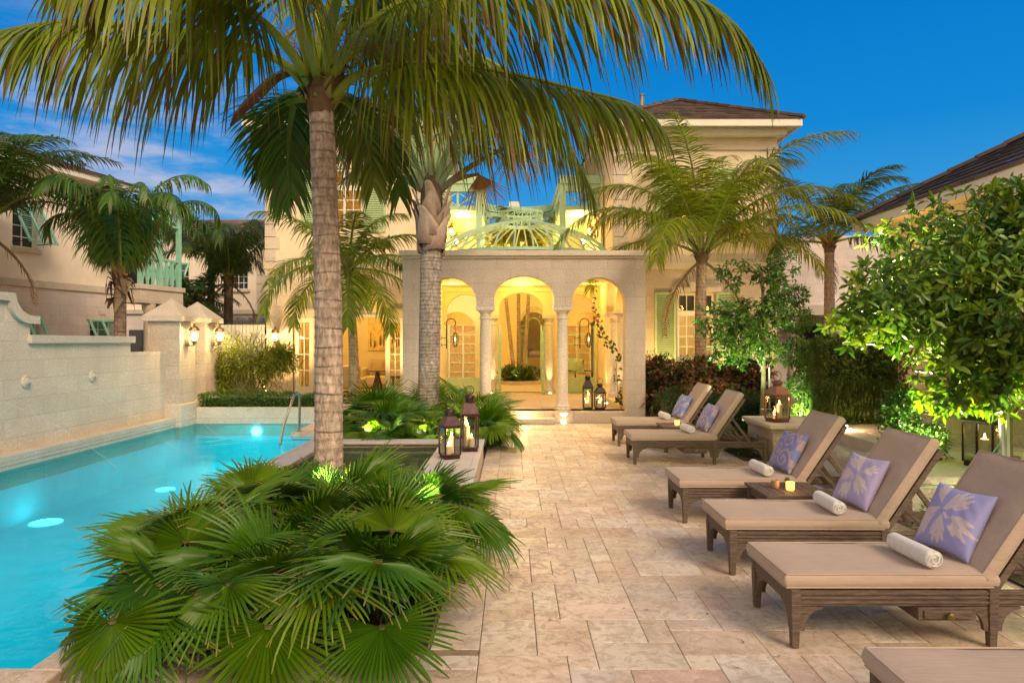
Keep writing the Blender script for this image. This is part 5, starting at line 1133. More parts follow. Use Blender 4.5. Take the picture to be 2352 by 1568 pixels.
# ------------------------------------------------------------------ palms
UP = V((0, 0, 1))
def frond_mesh(mb, pts, ll=.8, lw=.036, per=60, hang=.8, petiole=.16, green=(.115, .185, .010), tipc=(.15, .09, .03), rach=(.26, .28, .05), r0=.035, brown=.12, seg=5, vee=.25, spread=1.0, wind=0.0, down=.15):
    n = 46; c = catmull(pts, n)
    rc = [lerp(rach, green, (i / n) ** 1.5) for i in range(n + 1)]
    mb.tube(c, [max(.004, r0 * (1 - i / n) ** .8 + .003) for i in range(n + 1)], 6, True, rc)
    acc = [0]
    for a, b_ in zip(c, c[1:]): acc.append(acc[-1] + (b_ - a).length)
    Lt = acc[-1]
    for k in range(per):
        t = petiole + (1 - petiole) * (k + .5) / per; s = t * Lt
        i = max(j for j in range(n + 1) if acc[j] <= s + 1e-9); i = min(i, n - 1); f = (s - acc[i]) / max(1e-6, acc[i + 1] - acc[i])
        p = c[i].lerp(c[i + 1], f); T = (c[i + 1] - c[i]).normalized()
        S = T.cross(UP)
        if S.length < .25: S = T.cross(V((0, 1, .2)))
        S.normalize(); Uq = S.cross(T).normalized()
        q = (t - petiole) / (1 - petiole)
        Lk = ll * min(1, .62 + q * 2.2) * (1 - .62 * max(0, q - .35) / .65)
        for sd_ in (-1, 1):
            L_ = Lk * random.uniform(.72, 1.12); fw = .30 + .75 * q + random.uniform(-.22, .22)
            d = (S * sd_ * spread + T * fw + Uq * (vee + random.uniform(-.2, .2)) + V((0, 0, -down * random.uniform(.7, 1.3)))).normalized()
            d = (d + V((wind, 0, 0))).normalized()
            col = jit(lerp(green, (green[0] * 1.7, green[1] * 1.45, green[2]), random.random() ** 2), .22); isb = random.random() < brown
            w_ = lw * random.uniform(.8, 1.15); pos = p.copy(); hq = hang * random.uniform(.75, 1.25)
            wd0 = T - d * T.dot(d); wd0 = wd0.normalized() if wd0.length > .05 else Uq
            vs, cs = [], []
            tipstart = random.uniform(.72, 1.05)
            for j in range(seg + 1):
                u = j / seg; ww = w_ * (.45, 1, .95, .78, .5, .05)[j] if seg == 5 else w_ * (.45, 1, .75, .05)[min(3, round(u * 3))]
                wd = wd0 - d * wd0.dot(d); wd = wd.normalized() if wd.length > .05 else wd0
                vs += [pos - wd * ww / 2, pos + wd * ww / 2]
                cc = tipc if (isb and u > tipstart * .6) or u > tipstart + .1 else col
                cs += [cc, cc]
                pos = pos + d * (L_ / seg); d = (d + V((wind * .25, 0, -hq * (.35 + .5 * u) * 1.6 / seg * 1.6))).normalized()
            mb.add(vs, [(2 * j, 2 * j + 1, 2 * j + 3, 2 * j + 2) for j in range(seg)], cs)
def trunk_mesh(pts, rs, rings=40, c0=(.33, .25, .20), c1=(.10, .07, .055), n=18, flare=1.25, per=8):
    b = MB(); b.usecol = True; m = rings * per; c = catmull(pts, m); rad, cols, P2 = [], [], []
    ph = [random.random() for _ in range(rings + 2)]
    vs, cs = [], []
    for i, p in enumerate(c):
        u = i / m; ring = i / per; k = int(ring); f = ring - k
        r = rs[0] + (rs[1] - rs[0]) * u; r *= 1 + (flare - 1) * max(0, 1 - u * 9) ** 2
        r *= 1 + .045 * (1 - f) ** 3 - .012 * ph[k]
        dk = max(0, 1 - abs(f - .06) / .12) * (.35 + .65 * ph[k])
        d = (c[min(i + 1, m)] - c[max(i - 1, 0)]).normalized(); a = V((1, 0, 0)); a = (a - d * a.dot(d)).normalized(); bb = d.cross(a)
        for q in range(n):
            th = 2 * math.pi * q / n; tl_ = .012 * math.sin(th + ph[k] * 6)
            nz_ = noise.noise(V((math.cos(th) * 2.2, math.sin(th) * 2.2, u * 14 + p.x))); kk = max(0, min(1, dk * (.75 + .9 * nz_)))
            vs.append(p + (a * math.cos(th) + bb * math.sin(th)) * r * (1 + .018 * nz_) + d * tl_); cs.append(lerp(sc3(c0, 1 + .22 * nz_), c1, kk))
    fs = [(i * n + k, i * n + (k + 1) % n, (i + 1) * n + (k + 1) % n, (i + 1) * n + k) for i in range(m) for k in range(n)]
    b.add(vs, fs, cs); return b
def auto_frond(top, az, el, L_, bend, wob=0, late=1):
    pts = [V(top)]; n = 9; d_el = el
    for i in range(n):
        d = V((math.cos(az) * math.cos(R(d_el)), math.sin(az) * math.cos(R(d_el)), math.sin(R(d_el)))); pts.append(pts[-1] + d * L_ / n); d_el -= bend / n * (.5 + 1.0 * (i + 1) / n if late == 1 else 2.9 * ((i + 1) / n) ** 2.2); az += wob / n
    return pts
def coconut(name, label, base, top, rb, rt_, nf, L_, group=None, cat='palm tree', els=(78, -25), ll=.6, hang=.75, custom=None, rings=30, lw=.031, per=46, droop=70, azoff=0, green=(.115, .185, .010), wind=0.0, dead=0, sheath=0, late=1, down=.15, rach=(.26, .28, .05), lean=None, c0=(.33, .25, .20), vee=.25, skip=None):
    random.seed(sum(map(ord, label))); base, top = V(base), V(top); t = thing(name, label, cat, tuple(base), 0, group)
    mid = base.lerp(top, .5) + (V(lean) if lean else V((0, 0, 0)))
    trunk_mesh([base, mid, top], (rb, rt_), rings, c0=c0).build('trunk', M['trunk'], t, smooth='all', o=tuple(base))
    b = MB(); b.usecol = True
    for k in range(12):
        a = k * 2.4; d = V((math.cos(a), math.sin(a), 0)); z0 = top + V((0, 0, -.12 + .018 * k)); r = rt_ * 1.05
        b.col = jit((.16, .09, .045), .4) if k % 3 else jit((.24, .22, .06), .2); s = V((-math.sin(a), math.cos(a), 0))
        p0, p1, p2 = z0 + d * r * .8, z0 + d * r * 1.5 + V((0, 0, .14)), z0 + d * r * (1.9 + random.random() * .6) + V((0, 0, .14 + random.uniform(-.1, .15)))
        b.add([p0 - s * r * .75, p0 + s * r * .75, p1 - s * r * .5, p1 + s * r * .5, p2 - s * r * .12, p2 + s * r * .12, p0 + d * .03 - V((0, 0, .1))], [(0, 1, 3, 2), (2, 3, 5, 4), (1, 0, 6)])
    b.tube([top - V((0, 0, .18)), top + V((0, 0, .05)), top + V((0, 0, .25)), top + V((0, 0, .5))], [rt_ * 1.1, rt_ * 1.25, rt_ * .8, rt_ * .25], 10, True, [(.15, .09, .05), (.13, .09, .04), (.22, .20, .06), (.2, .22, .05)])
    b.build('crown_fibre', M['boot'], t, o=tuple(base))
    if sheath:
        b2 = MB(); b2.usecol = True
        for k in range(sheath):
            a = k * 2.4 + .3; d = V((math.cos(a), math.sin(a), 0)); s_ = V((-math.sin(a), math.cos(a), 0)); z0 = top + V((0, 0, random.uniform(-.45, .12))); wv = random.uniform(.03, .09); ln = random.uniform(.12, .4); o_ = random.uniform(.05, .18)
            p0 = z0 + d * rt_ * 1.02; p1 = z0 + d * (rt_ + o_) + V((0, 0, random.uniform(-.05, .14))); p2 = p1 + d * .06 + V((0, 0, -ln)) + s_ * random.uniform(-.1, .1); c1 = jit((.20, .12, .07), .35)
            b2.col = c1; b2.add([p0 - s_ * wv, p0 + s_ * wv, p1 - s_ * wv * .8, p1 + s_ * wv * .8 + d * .03, p2 - s_ * wv * .3, p2 + s_ * wv * .15], [(0, 1, 3, 2), (2, 3, 5, 4)])
        b2.build('torn_sheath', M['boot'], t, o=tuple(base))
    ctr = top + V((0, 0, .08)); fr = []
    if custom: fr = custom
    else:
        for k in range(nf):
            q = (k + .5) / nf; el = els[0] + (els[1] - els[0]) * q; az = azoff + k * 2.39996 + random.uniform(-.2, .2)
            if skip and skip(az % (2 * math.pi), el): continue
            fr.append((auto_frond(ctr + V((math.cos(az), math.sin(az), 0)) * rt_ * .7, az, el, L_ * random.uniform(.85, 1.08) * (.88 + .12 * min(1, q * 3)), droop * random.uniform(.8, 1.2), random.uniform(-.35, .35), late), {}))
    for i, (pts, kw) in enumerate(fr):
        b = MB(); b.usecol = True; a = dict(ll=ll * 1.15, lw=lw, per=int(per * 1.5), hang=hang, green=green, wind=wind, rach=rach, vee=vee, down=down); a.update(kw); frond_mesh(b, pts, **a); b.build('frond', M['leaf'], t, o=tuple(base))
    for k in range(dead):
        az = random.uniform(0, 6.28); b = MB(); b.usecol = True; frond_mesh(b, auto_frond(ctr - V((0, 0, .15)), az, -35, L_ * .55, 60), ll=ll * .5, lw=lw * .8, per=26, hang=1.6, green=(.22, .13, .065), rach=(.2, .12, .06), brown=.8, tipc=(.24, .15, .08)); b.build('dead_frond', M['leaf'], t, o=tuple(base))
    return t
def px(*a): return [P(*q) for q in a]
G1 = (.135, .185, .006)
kwb = dict(r0=.055, lw=.030, seg=5, down=1.0)
cust = [
 (px((705, 205, 6.98), (640, 140, 6.7), (492, 84, 6.3), (316, 60, 5.9), (140, 50, 5.6), (-70, 85, 5.3)), dict(ll=1.25, per=110, hang=1.7, petiole=.24, r0=.045, spread=.7, brown=.2)),
 (px((712, 195, 6.92), (660, 110, 6.5), (580, 30, 6.0), (480, -50, 5.5), (340, -80, 5.0), (160, -60, 4.6)), dict(ll=1.3, per=110, hang=1.7, petiole=.30, spread=.6)),
 (px((722, 190, 6.95), (700, 110, 6.7), (668, 0, 6.4), (620, -130, 6.0), (540, -230, 5.4), (420, -270, 4.8)), dict(ll=1.3, per=100, hang=1.6, petiole=.40)),
 (px((755, 190, 6.96), (790, 125, 6.75), (850, 60, 6.45), (930, 5, 6.2), (1060, -42, 5.95), (1260, -62, 5.65), (1450, -50, 5.45), (1590, -8, 5.3), (1690, 60, 5.2), (1755, 150, 5.15)), dict(ll=1.3, per=175, hang=1.5, petiole=.16, spread=.75, brown=.3, r0=.06, tipc=(.13, .075, .025))),
 (px((766, 225, 6.98), (800, 188, 6.9), (845, 165, 6.8), (938, 148, 6.6), (1061, 152, 6.45), (1200, 176, 6.3), (1330, 208, 6.2), (1440, 235, 6.1), (1500, 265, 6.05)), dict(ll=1.38, per=140, hang=1.5, petiole=.14, spread=.75, brown=.22, r0=.045)),
 (px((760, 200, 7.1), (805, 125, 7.25), (870, 100, 7.4), (980, 100, 7.5), (1100, 130, 7.5), (1210, 205, 7.5), (1295, 310, 7.5), (1360, 440, 7.5)), dict(ll=1.38, per=140, hang=1.4, petiole=.12, brown=.12)),
 (px((708, 222, 7.12), (690, 212, 7.35), (674, 245, 7.6), (664, 310, 7.8), (662, 380, 7.9), (668, 450, 7.95)), dict(down=.45, ll=.95, per=74, hang=1.0, petiole=.05, green=(.05, .14, .012), vee=.1)),
 (px((700, 218, 7.15), (660, 222, 7.5), (630, 265, 7.8), (610, 330, 8.0), (600, 400, 8.1)), dict(down=.3, ll=.75, per=60, hang=.9, petiole=.05, green=(.05, .12, .012))),
 (px((755, 225, 7.15), (795, 232, 7.5), (830, 275, 7.8), (850, 350, 8), (858, 430, 8)), dict(down=.6, ll=.85, per=64, hang=1.1, petiole=.08)),
 (px((758, 222, 7.2), (810, 228, 7.6), (870, 280, 7.9), (905, 360, 8.1), (918, 450, 8.2)), dict(ll=.85, per=64, hang=1.2, petiole=.1, down=.6, green=(.06, .13, .008))),
 (px((700, 222, 7.2), (655, 240, 7.6), (640, 310, 8.0), (640, 400, 8.2), (650, 480, 8.3)), dict(ll=.75, per=60, hang=1.1, petiole=.08, down=.6, green=(.06, .13, .008))),
 (px((735, 180, 6.98), (745, 60, 6.9), (800, -100, 6.7), (900, -220, 6.4), (1100, -300, 6.0)), dict(ll=1.25, per=90, hang=1.5, petiole=.34)),
 (px((735, 180, 7.02), (728, 0, 7.3), (700, -200, 7.8), (620, -350, 8.4)), dict(ll=.9, per=56, hang=1.3)),
 (px((742, 180, 6.9), (765, 40, 6.3), (815, -120, 5.6), (900, -230, 4.9), (1000, -260, 4.3)), dict(ll=1.25, per=96, hang=1.6, petiole=.45)),
 (px((730, 185, 6.9), (700, 60, 6.2), (640, -80, 5.5), (560, -160, 4.9), (470, -170, 4.4)), dict(ll=1.25, per=96, hang=1.7, petiole=.42, brown=.3)),
 (px((745, 188, 7.0), (775, 80, 7.0), (850, -20, 7.0), (960, -70, 6.9), (1090, -60, 6.8)), dict(ll=1.15, per=96, hang=1.5, petiole=.30)),
]
for pts, kw in cust:
    for k, v_ in kwb.items(): kw.setdefault(k, v_)
pb_ = (-1.88, 6.98, -.05)
p1 = coconut('coconut_palm', 'big ringed coconut palm rising out of the fan palm bed by the pool', pb_, tuple(P(737, 225, 7.0)), .148, .122, 0, 3, custom=cust, rings=46, green=G1, rach=(.34, .42, .04), lean=(.04, 0, 0), c0=(.58, .46, .39))
b = MB(); b.usecol = True; q = px((690, 165, 6.9), (640, 175, 6.85), (590, 220, 6.8), (545, 265, 6.8), (531, 290, 6.8)); c = catmull(q, 12)
for i in range(12):
    w0, w1 = [.055 * math.sin(math.pi * min(1, (.12 + .88 * k / 12))) + .004 for k in (i, i + 1)]; b.col = jit((.17, .075, .05), .1)
    d = (c[i + 1] - c[i]).normalized(); s = V((d.z, 0, -d.x)); b.add([c[i] - s * w0, c[i] + V((0, -.04, 0)), c[i] + s * w0, c[i + 1] - s * w1, c[i + 1] + V((0, -.04, 0)), c[i + 1] + s * w1], [(0, 1, 4, 3), (1, 2, 5, 4)])
b.build('dry_spathe', M['boot'], p1, o=pb_)
b = MB(); b.usecol = True
for k in range(46):     # old flower stalks and torn sheaths round the crown
    a = random.uniform(0, 6.28); p0 = P(737, 195, 7.0) + V((math.cos(a) * .1, math.sin(a) * .1, random.uniform(.0, .2))); d = V((math.cos(a), math.sin(a), random.uniform(.5, 1.6))).normalized(); b.col = jit((.24, .13, .045), .3)
    m1 = p0 + d * random.uniform(.25, .6); m2 = m1 + V((math.cos(a + 1), math.sin(a + 1), random.uniform(-.6, .3))) * random.uniform(.15, .4); b.tube([p0, m1, m2], [.006, .004, .002], 4, False)
for k in range(30):
    a = k * .95; d = V((math.cos(a), math.sin(a), 0)); s = V((-math.sin(a), math.cos(a), 0)); p0 = P(737, 232 - (k % 4) * 14, 7.0) + d * .13; b.col = jit((.15, .085, .045) if k % 3 else (.30, .24, .07), .3)
    h = random.uniform(.12, .34); o_ = random.uniform(.03, .30); b.add([p0 - s * .09, p0 + s * .09, p0 + d * o_ * .5 + V((0, 0, h * .7)) + s * .07, p0 + d * o_ * .5 + V((0, 0, h * .7)) - s * .07, p0 + d * o_ + V((0, 0, h * random.uniform(.3, 1.2)))], [(0, 1, 2, 3), (3, 2, 4)])
b.build('old_stalks', M['boot'], p1, o=pb_)

# the fan leaved palm behind, with crossed old leaf bases
def fan_leaf(mb, R0, span, nseg, base, fwd, nor, fused=.5, droop=.35, green=(.05, .11, .015), fold=.045, cup=.15, tip=(.18, .12, .03), split=.04, rag=.10, edge=None):
    base, fwd, nor = V(base), V(fwd).normalized(), V(nor).normalized(); nor = (nor - fwd * nor.dot(fwd)).normalized(); sid = fwd.cross(nor)
    half = math.radians(span) / 2
    def pt(a, r, z): return base + (fwd * math.cos(a) + sid * math.sin(a)) * r + nor * z
    for k in range(nseg):
        a0, a1 = -half + 2 * half * k / nseg, -half + 2 * half * (k + 1) / nseg; am = (a0 + a1) / 2
        Rk = R0 * (.80 + .20 * math.cos(am * .6)) * random.uniform(1 - rag, 1 + rag * .4); f = fused * R0 * (.9 + .15 * math.cos(am))
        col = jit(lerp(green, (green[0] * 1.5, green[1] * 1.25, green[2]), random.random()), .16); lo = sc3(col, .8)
        zc = lambda r: -cup * (r / R0) ** 2 * R0
        vs, cs = [], []
        hs = (a1 - a0) / 2
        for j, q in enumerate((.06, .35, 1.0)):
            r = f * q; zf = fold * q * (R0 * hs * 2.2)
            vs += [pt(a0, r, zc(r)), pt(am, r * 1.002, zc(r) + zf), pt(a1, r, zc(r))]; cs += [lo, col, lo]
        dr = droop * random.uniform(.4, 1.5); wq = hs * f; dr2 = random.uniform(-.06, .06)
        bend = 0; pr = f; pz = zc(f); ang = -2 * cup * f / R0
        for q, ws in ((.4, .80), (.75, .62), (1.0, .26)):
            ln = (Rk - f) * (.4 if q == .4 else .35 if q == .75 else .25); ang -= dr * (.5 if q < .5 else .9) ; pr += ln * math.cos(ang); pz += ln * math.sin(ang)
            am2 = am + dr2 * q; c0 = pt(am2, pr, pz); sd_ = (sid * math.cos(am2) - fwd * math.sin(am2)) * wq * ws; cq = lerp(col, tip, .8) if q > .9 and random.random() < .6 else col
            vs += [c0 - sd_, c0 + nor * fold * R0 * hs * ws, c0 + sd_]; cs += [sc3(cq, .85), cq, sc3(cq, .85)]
        mb.add(vs, [f_ for j in range(5) for f_ in ((3 * j, 3 * j + 1, 3 * j + 4, 3 * j + 3), (3 * j + 1, 3 * j + 2, 3 * j + 5, 3 * j + 4))], cs)
sb = (-1.60, 13.0, -.05); top2 = P(990, 470, 13.0)
fp = thing('fan_leaf_palm', 'grey trunked fan leaf palm with crossed old leaf bases behind the spa', 'palm tree', sb)
trunk_mesh([sb, V(sb).lerp(P(990, 585, 13), .5), P(991, 548, 13.0)], (.205, .20), 56, c0=(.37, .33, .29), c1=(.07, .06, .055), n=22, per=7, flare=1.15).build('trunk', M['trunk'], fp, smooth='all', o=sb)
b = MB(); b.usecol = True
bc = P(991, 560, 13.0)
for k in range(17):
    a = k * 2.4 + .6; z = k / 17 * .85; sg = (-1) ** k; vs, cs = [], []; hh = .62 * random.uniform(.85, 1.1); sh_ = random.uniform(.8, 1.2)
    for j in range(7):
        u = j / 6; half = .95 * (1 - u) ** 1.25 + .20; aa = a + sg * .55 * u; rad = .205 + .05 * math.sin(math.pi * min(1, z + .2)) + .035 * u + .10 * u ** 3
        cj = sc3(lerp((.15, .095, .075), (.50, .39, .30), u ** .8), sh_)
        for i in range(7):
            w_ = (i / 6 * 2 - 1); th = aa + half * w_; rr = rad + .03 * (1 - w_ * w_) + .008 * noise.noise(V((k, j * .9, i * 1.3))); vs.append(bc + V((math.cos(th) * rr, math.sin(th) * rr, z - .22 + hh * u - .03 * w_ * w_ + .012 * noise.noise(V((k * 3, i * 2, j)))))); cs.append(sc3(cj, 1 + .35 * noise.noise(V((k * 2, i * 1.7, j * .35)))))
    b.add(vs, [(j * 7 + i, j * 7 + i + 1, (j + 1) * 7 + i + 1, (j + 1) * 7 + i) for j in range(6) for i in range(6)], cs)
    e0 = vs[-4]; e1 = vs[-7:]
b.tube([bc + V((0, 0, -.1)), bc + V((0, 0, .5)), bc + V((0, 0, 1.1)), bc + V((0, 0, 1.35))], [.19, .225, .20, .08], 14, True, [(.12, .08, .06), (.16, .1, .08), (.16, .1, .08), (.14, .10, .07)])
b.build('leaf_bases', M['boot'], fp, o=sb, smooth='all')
random.seed(41); hub = P(992, 452, 13.0)
for k, (ex, ey, dy_, Rl, dead) in enumerate(((835, 285, -.2, 1.15, 0), (838, 378, .3, 1.0, 0), (905, 235, .4, 1.2, 0), (985, 185, -.3, 1.2, 0), (1015, 270, .6, 1.1, 0), (1080, 330, .3, 1.1, 0), (1105, 300, -.3, 1.1, 0), (950, 240, .9, 1.2, 0), (1060, 215, .6, 1.2, 0), (900, 300, 1.0, 1.1, 0), (798, 300, .1, .85, 1), (925, 330, .7, .9, 1), (1100, 400, .5, .8, 1), (1180, 330, .2, .9, 1), (860, 330, -.4, 1.25, 0), (905, 360, -.2, 1.1, 0), (880, 270, .8, 1.3, 0), (1050, 300, -.4, 1.2, 0))):
    e_ = P(ex, ey, 13.0 + dy_); b = MB(); b.usecol = True; d = (e_ - hub); mid = hub + d * .5 + V((0, 0, .10))
    pc = (.24, .15, .08) if dead else (.34, .46, .26)
    pts_ = catmull([hub, mid, e_], 10); b.tube(pts_, [.078 * (1 - .6 * i / 10) for i in range(11)], 6, True, [lerp((.46, .46, .36), pc, min(1, i / 4)) for i in range(11)])
    dn = (pts_[-1] - pts_[-3]).normalized(); fw = (dn + V((0, 0, -.75 if not dead else -3.5))).normalized()
    nr = UP + V((0, -.3, 0))
    if dead: fan_leaf(b, Rl, 100, 22, e_, fw, V((0, -1, .1)), .35, .05, (.26, .165, .09), .25, .02, (.3, .2, .1))
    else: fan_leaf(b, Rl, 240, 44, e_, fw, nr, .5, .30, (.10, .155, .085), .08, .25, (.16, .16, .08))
    b.build('dead_leaf' if dead else 'leaf', M['fan'], fp, o=sb)

coconut('coconut_palm', 'small ring trunk palm in front of the fanlight doors', (-3.88, 16.75, .2), tuple(P(800, 625, 17.0)), .14, .085, 17, 2.6, els=(84, -20), ll=.78, hang=1.1, down=.3, rings=38, per=44, droop=85, c0=(.36, .30, .20), lean=(.05, 0, 0), azoff=.4)
coconut('coconut_palm', 'full crowned coconut palm beside the sage shuttered window', (4.62, 16.6, .1), tuple(P(1612, 590, 16.5)), .15, .12, 20, 4.1, els=(90, 26), ll=.95, hang=1.2, down=.3, rings=40, per=60, droop=100, green=(.155, .20, .008), c0=(.40, .28, .20), azoff=1.1, lean=(-.04, 0, 0), dead=2)
coconut('coconut_palm', 'windblown coconut palm behind the leafy tree at the house corner', (8.6, 18.5, 0), tuple(P(1905, 565, 18.5)), .16, .12, 15, 3.5, els=(85, 10), ll=.75, hang=.9, rings=30, per=52, droop=90, wind=.25, down=.3, green=(.06, .11, .02), azoff=.2, dead=1)
coconut('coconut_palm', 'bushy drooping palm above the pool wall with torn brown sheaths', (-8.72, 15.2, 0), tuple(P(276, 640, 15.2)), .13, .12, 19, 3.1, els=(90, 60), ll=.72, hang=2.0, rings=30, per=50, droop=172, late=2, wind=-.20, down=.8, sheath=26, green=(.06, .14, .016), c0=(.26, .19, .15), dead=0, azoff=2.2)
coconut('coconut_palm', 'drooping palm cut by the left edge of the view', (-11.2, 14.4, 0), tuple(P(-45, 520, 14.4)), .17, .14, 26, 3.4, els=(90, 30), ll=.75, hang=1.2, rings=26, per=46, droop=95, green=(.05, .11, .015), dead=2, azoff=1.3)
coconut('coconut_palm', 'distant shaggy palm with brown sheaths above the slat gate', (-10.2, 24.5, 0), tuple(P(525, 645, 24.5)), .16, .15, 16, 3.2, els=(90, 50), sheath=22, ll=.8, hang=2.0, down=.8, rings=30, per=42, droop=150, late=2, green=(.05, .105, .02), dead=3, azoff=.5, c0=(.24, .18, .14))
coconut('coconut_palm', 'distant slim palm just left of the shaggy one behind the pillars', (-11.3, 25.5, 0), tuple(P(486, 600, 25.5)), .15, .12, 13, 2.6, els=(88, 20), ll=.7, hang=1.1, rings=36, per=40, droop=100, green=(.06, .11, .02), dead=1, azoff=2.0, c0=(.26, .24, .22))
coconut('coconut_palm', 'lowest dark green palm showing over the gate pillar caps', (-11.8, 24.0, 0), tuple(P(450, 690, 24.0)), .16, .13, 20, 1.5, els=(80, -35), ll=.6, hang=.9, rings=20, per=34, droop=60, green=(.03, .08, .02), azoff=1.0, c0=(.24, .18, .14))
for i, (b0, t0, lab) in enumerate((((.10, 25.4, .4), P(1150, 575, 25.4), 'leaning courtyard palm seen through the left of the centre arch'), ((.25, 25.8, .4), P(1191, 535, 25.8), 'upright courtyard palm in the middle of the round bed'), ((.42, 25.3, .4), P(1222, 560, 25.3), 'courtyard palm leaning right with a white lit trunk'))):
    coconut('coconut_palm', lab, b0, tuple(t0), .075, .06, 13, 1.7, 'courtyard palms', els=(80, -30), ll=.5, hang=.8, rings=44, per=36, droop=85, azoff=i * 1.7, c0=(.40, .33, .22), green=(.10, .14, .02))

# ------------------------------------------------------------------ fan palms in the beds
def fan_variant(plen, el, Rl, span=250, pitch=30, droop=.22, green=(.038, .098, .012), nseg=40):
    b = MB(); b.usecol = True; pts_ = auto_frond((0, 0, 0), 0, el, plen, 24); b.tube(pts_, [.011 * (1 - .5 * i / 9) for i in range(10)], 5, True, [(.10, .13, .03)] * 10)
    d = (pts_[-1] - pts_[-2]).normalized(); e_ = math.asin(max(-1, min(1, d.z))) - math.radians(pitch); fw = V((math.cos(e_), 0, math.sin(e_))); nr = V((-math.sin(e_), 0, math.cos(e_)))
    b.color((.16, .15, .05)); b.lathe([(.02, -.008), (.022, .008)], pts_[-1], 8); b.usecol = True
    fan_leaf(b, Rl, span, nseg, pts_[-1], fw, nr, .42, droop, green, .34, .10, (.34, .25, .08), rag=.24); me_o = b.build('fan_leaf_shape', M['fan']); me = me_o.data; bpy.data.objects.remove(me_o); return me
FV = []; random.seed(21)
for el, plen, pitch in ((86, .36, 6), (80, .42, 14), (74, .46, 30), (68, .42, 8), (60, .52, 30), (54, .52, 56), (46, .56, 42), (40, .56, 70), (32, .60, 50), (26, .56, 78), (18, .56, 58), (10, .54, 48), (64, .42, 62), (50, .48, 18), (36, .52, 30), (72, .46, 48)):
    g_ = [(.050, .145, .006), (.075, .175, .006), (.105, .205, .008), (.036, .12, .018)][len(FV) % 4]
    FV.append((el, fan_variant(plen, el, random.uniform(.44, .55), random.choice((200, 235, 270)), pitch, random.uniform(.03, .28), g_, random.choice((34, 40, 46)))))
def fan_palm(loc, size, nl, label, group, az0=0, els=None):
    t = thing('fan_palm', label, 'fan palm', loc, 0, group)
    nl = int(nl * 1.05)
    for k in range(nl):
        q = (k + .5) / nl; want = 90 - 66 * q + random.uniform(-8, 8); el, me = min(FV, key=lambda f: abs(f[0] - want) + random.uniform(0, 9))
        o = bpy.data.objects.new('leaf', me); COL.objects.link(o); o.parent = t; s = size * .92 * random.uniform(.80, 1.15); o.scale = (s, s, s)
        o.rotation_euler = (R(random.uniform(-12, 12)), R(random.uniform(-8, 8)), az0 + k * 2.39996 + random.uniform(-.3, .3)); o.location = (0, 0, .06 + .10 * random.random())
    return t
random.seed(4)
GA = 'fan palms round the ringed coconut palm'
for x, y_, s, n, lab in ((-2.0, 4.15, 1.05, 18, 'fan palm at the front left corner of the near bed, leaning over the paving'), (-1.4, 4.08, 1.1, 19, 'fan palm in the middle of the near bed front, wide leaf on paving'), (-.82, 4.2, 1.05, 18, 'fan palm at the front right corner of the near bed, open fan facing out'),
        (-2.15, 4.92, 1.1, 17, 'fan palm whose leaves overhang the near pool coping'), (-1.5, 4.9, 1.15, 18, 'fan palm with the palest bluish fan, behind the front row'), (-.95, 5.0, 1.1, 18, 'fan palm just behind the front right corner of the bed'),
        (-2.05, 5.65, 1.1, 17, 'fan palm along the pool side halfway to the ringed trunk'), (-1.42, 5.7, 1.15, 18, 'fan palm standing in front of the ringed trunk'), (-.78, 5.7, 1.1, 18, 'fan palm over the path edge halfway along the bed'),
        (-2.12, 6.4, .95, 14, 'fan palm left of the ringed trunk by the spa corner'), (-1.30, 6.3, .85, 14, 'fan palm brightly lit from below right of the ringed trunk'), (-.80, 6.35, .85, 14, 'fan palm against the spa end below the lanterns'), (-1.15, 6.75, .65, 10, 'small fan palm against the spa wall, tips over the water')):
    fan_palm((x, y_, .0), s, n, lab, GA, random.uniform(0, 6))
random.seed(8)
GB = 'fan palms round the grey trunked palm'
for x, y_, s, n, lab in ((-2.5, 11.2, 1.0, 14, 'fan palm at the left end of the far bed over the pool strip'), (-2.1, 11.7, 1.25, 16, 'tall fan palm left of the grey trunk'), (-2.45, 12.5, 1.45, 16, 'fan palm rising highest at the left of the far bed'), (-1.3, 11.3, .8, 13, 'fan palm lit bright green in front of the grey trunk'),
        (-.85, 11.9, 1.2, 16, 'fan palm behind the two spa lanterns'), (-.50, 11.3, 1.1, 16, 'fan palm spilling on the path beside the taller spa lantern'), (-.75, 12.9, 1.5, 17, 'fan palm before the left pavilion column'), (-1.7, 13.7, 1.45, 15, 'fan palm behind the grey trunk at the pavilion corner'), (-1.95, 10.9, .8, 12, 'small fan palm right behind the spa rim')):
    fan_palm((x, y_, .0), s, n, lab, GB, random.uniform(0, 6))

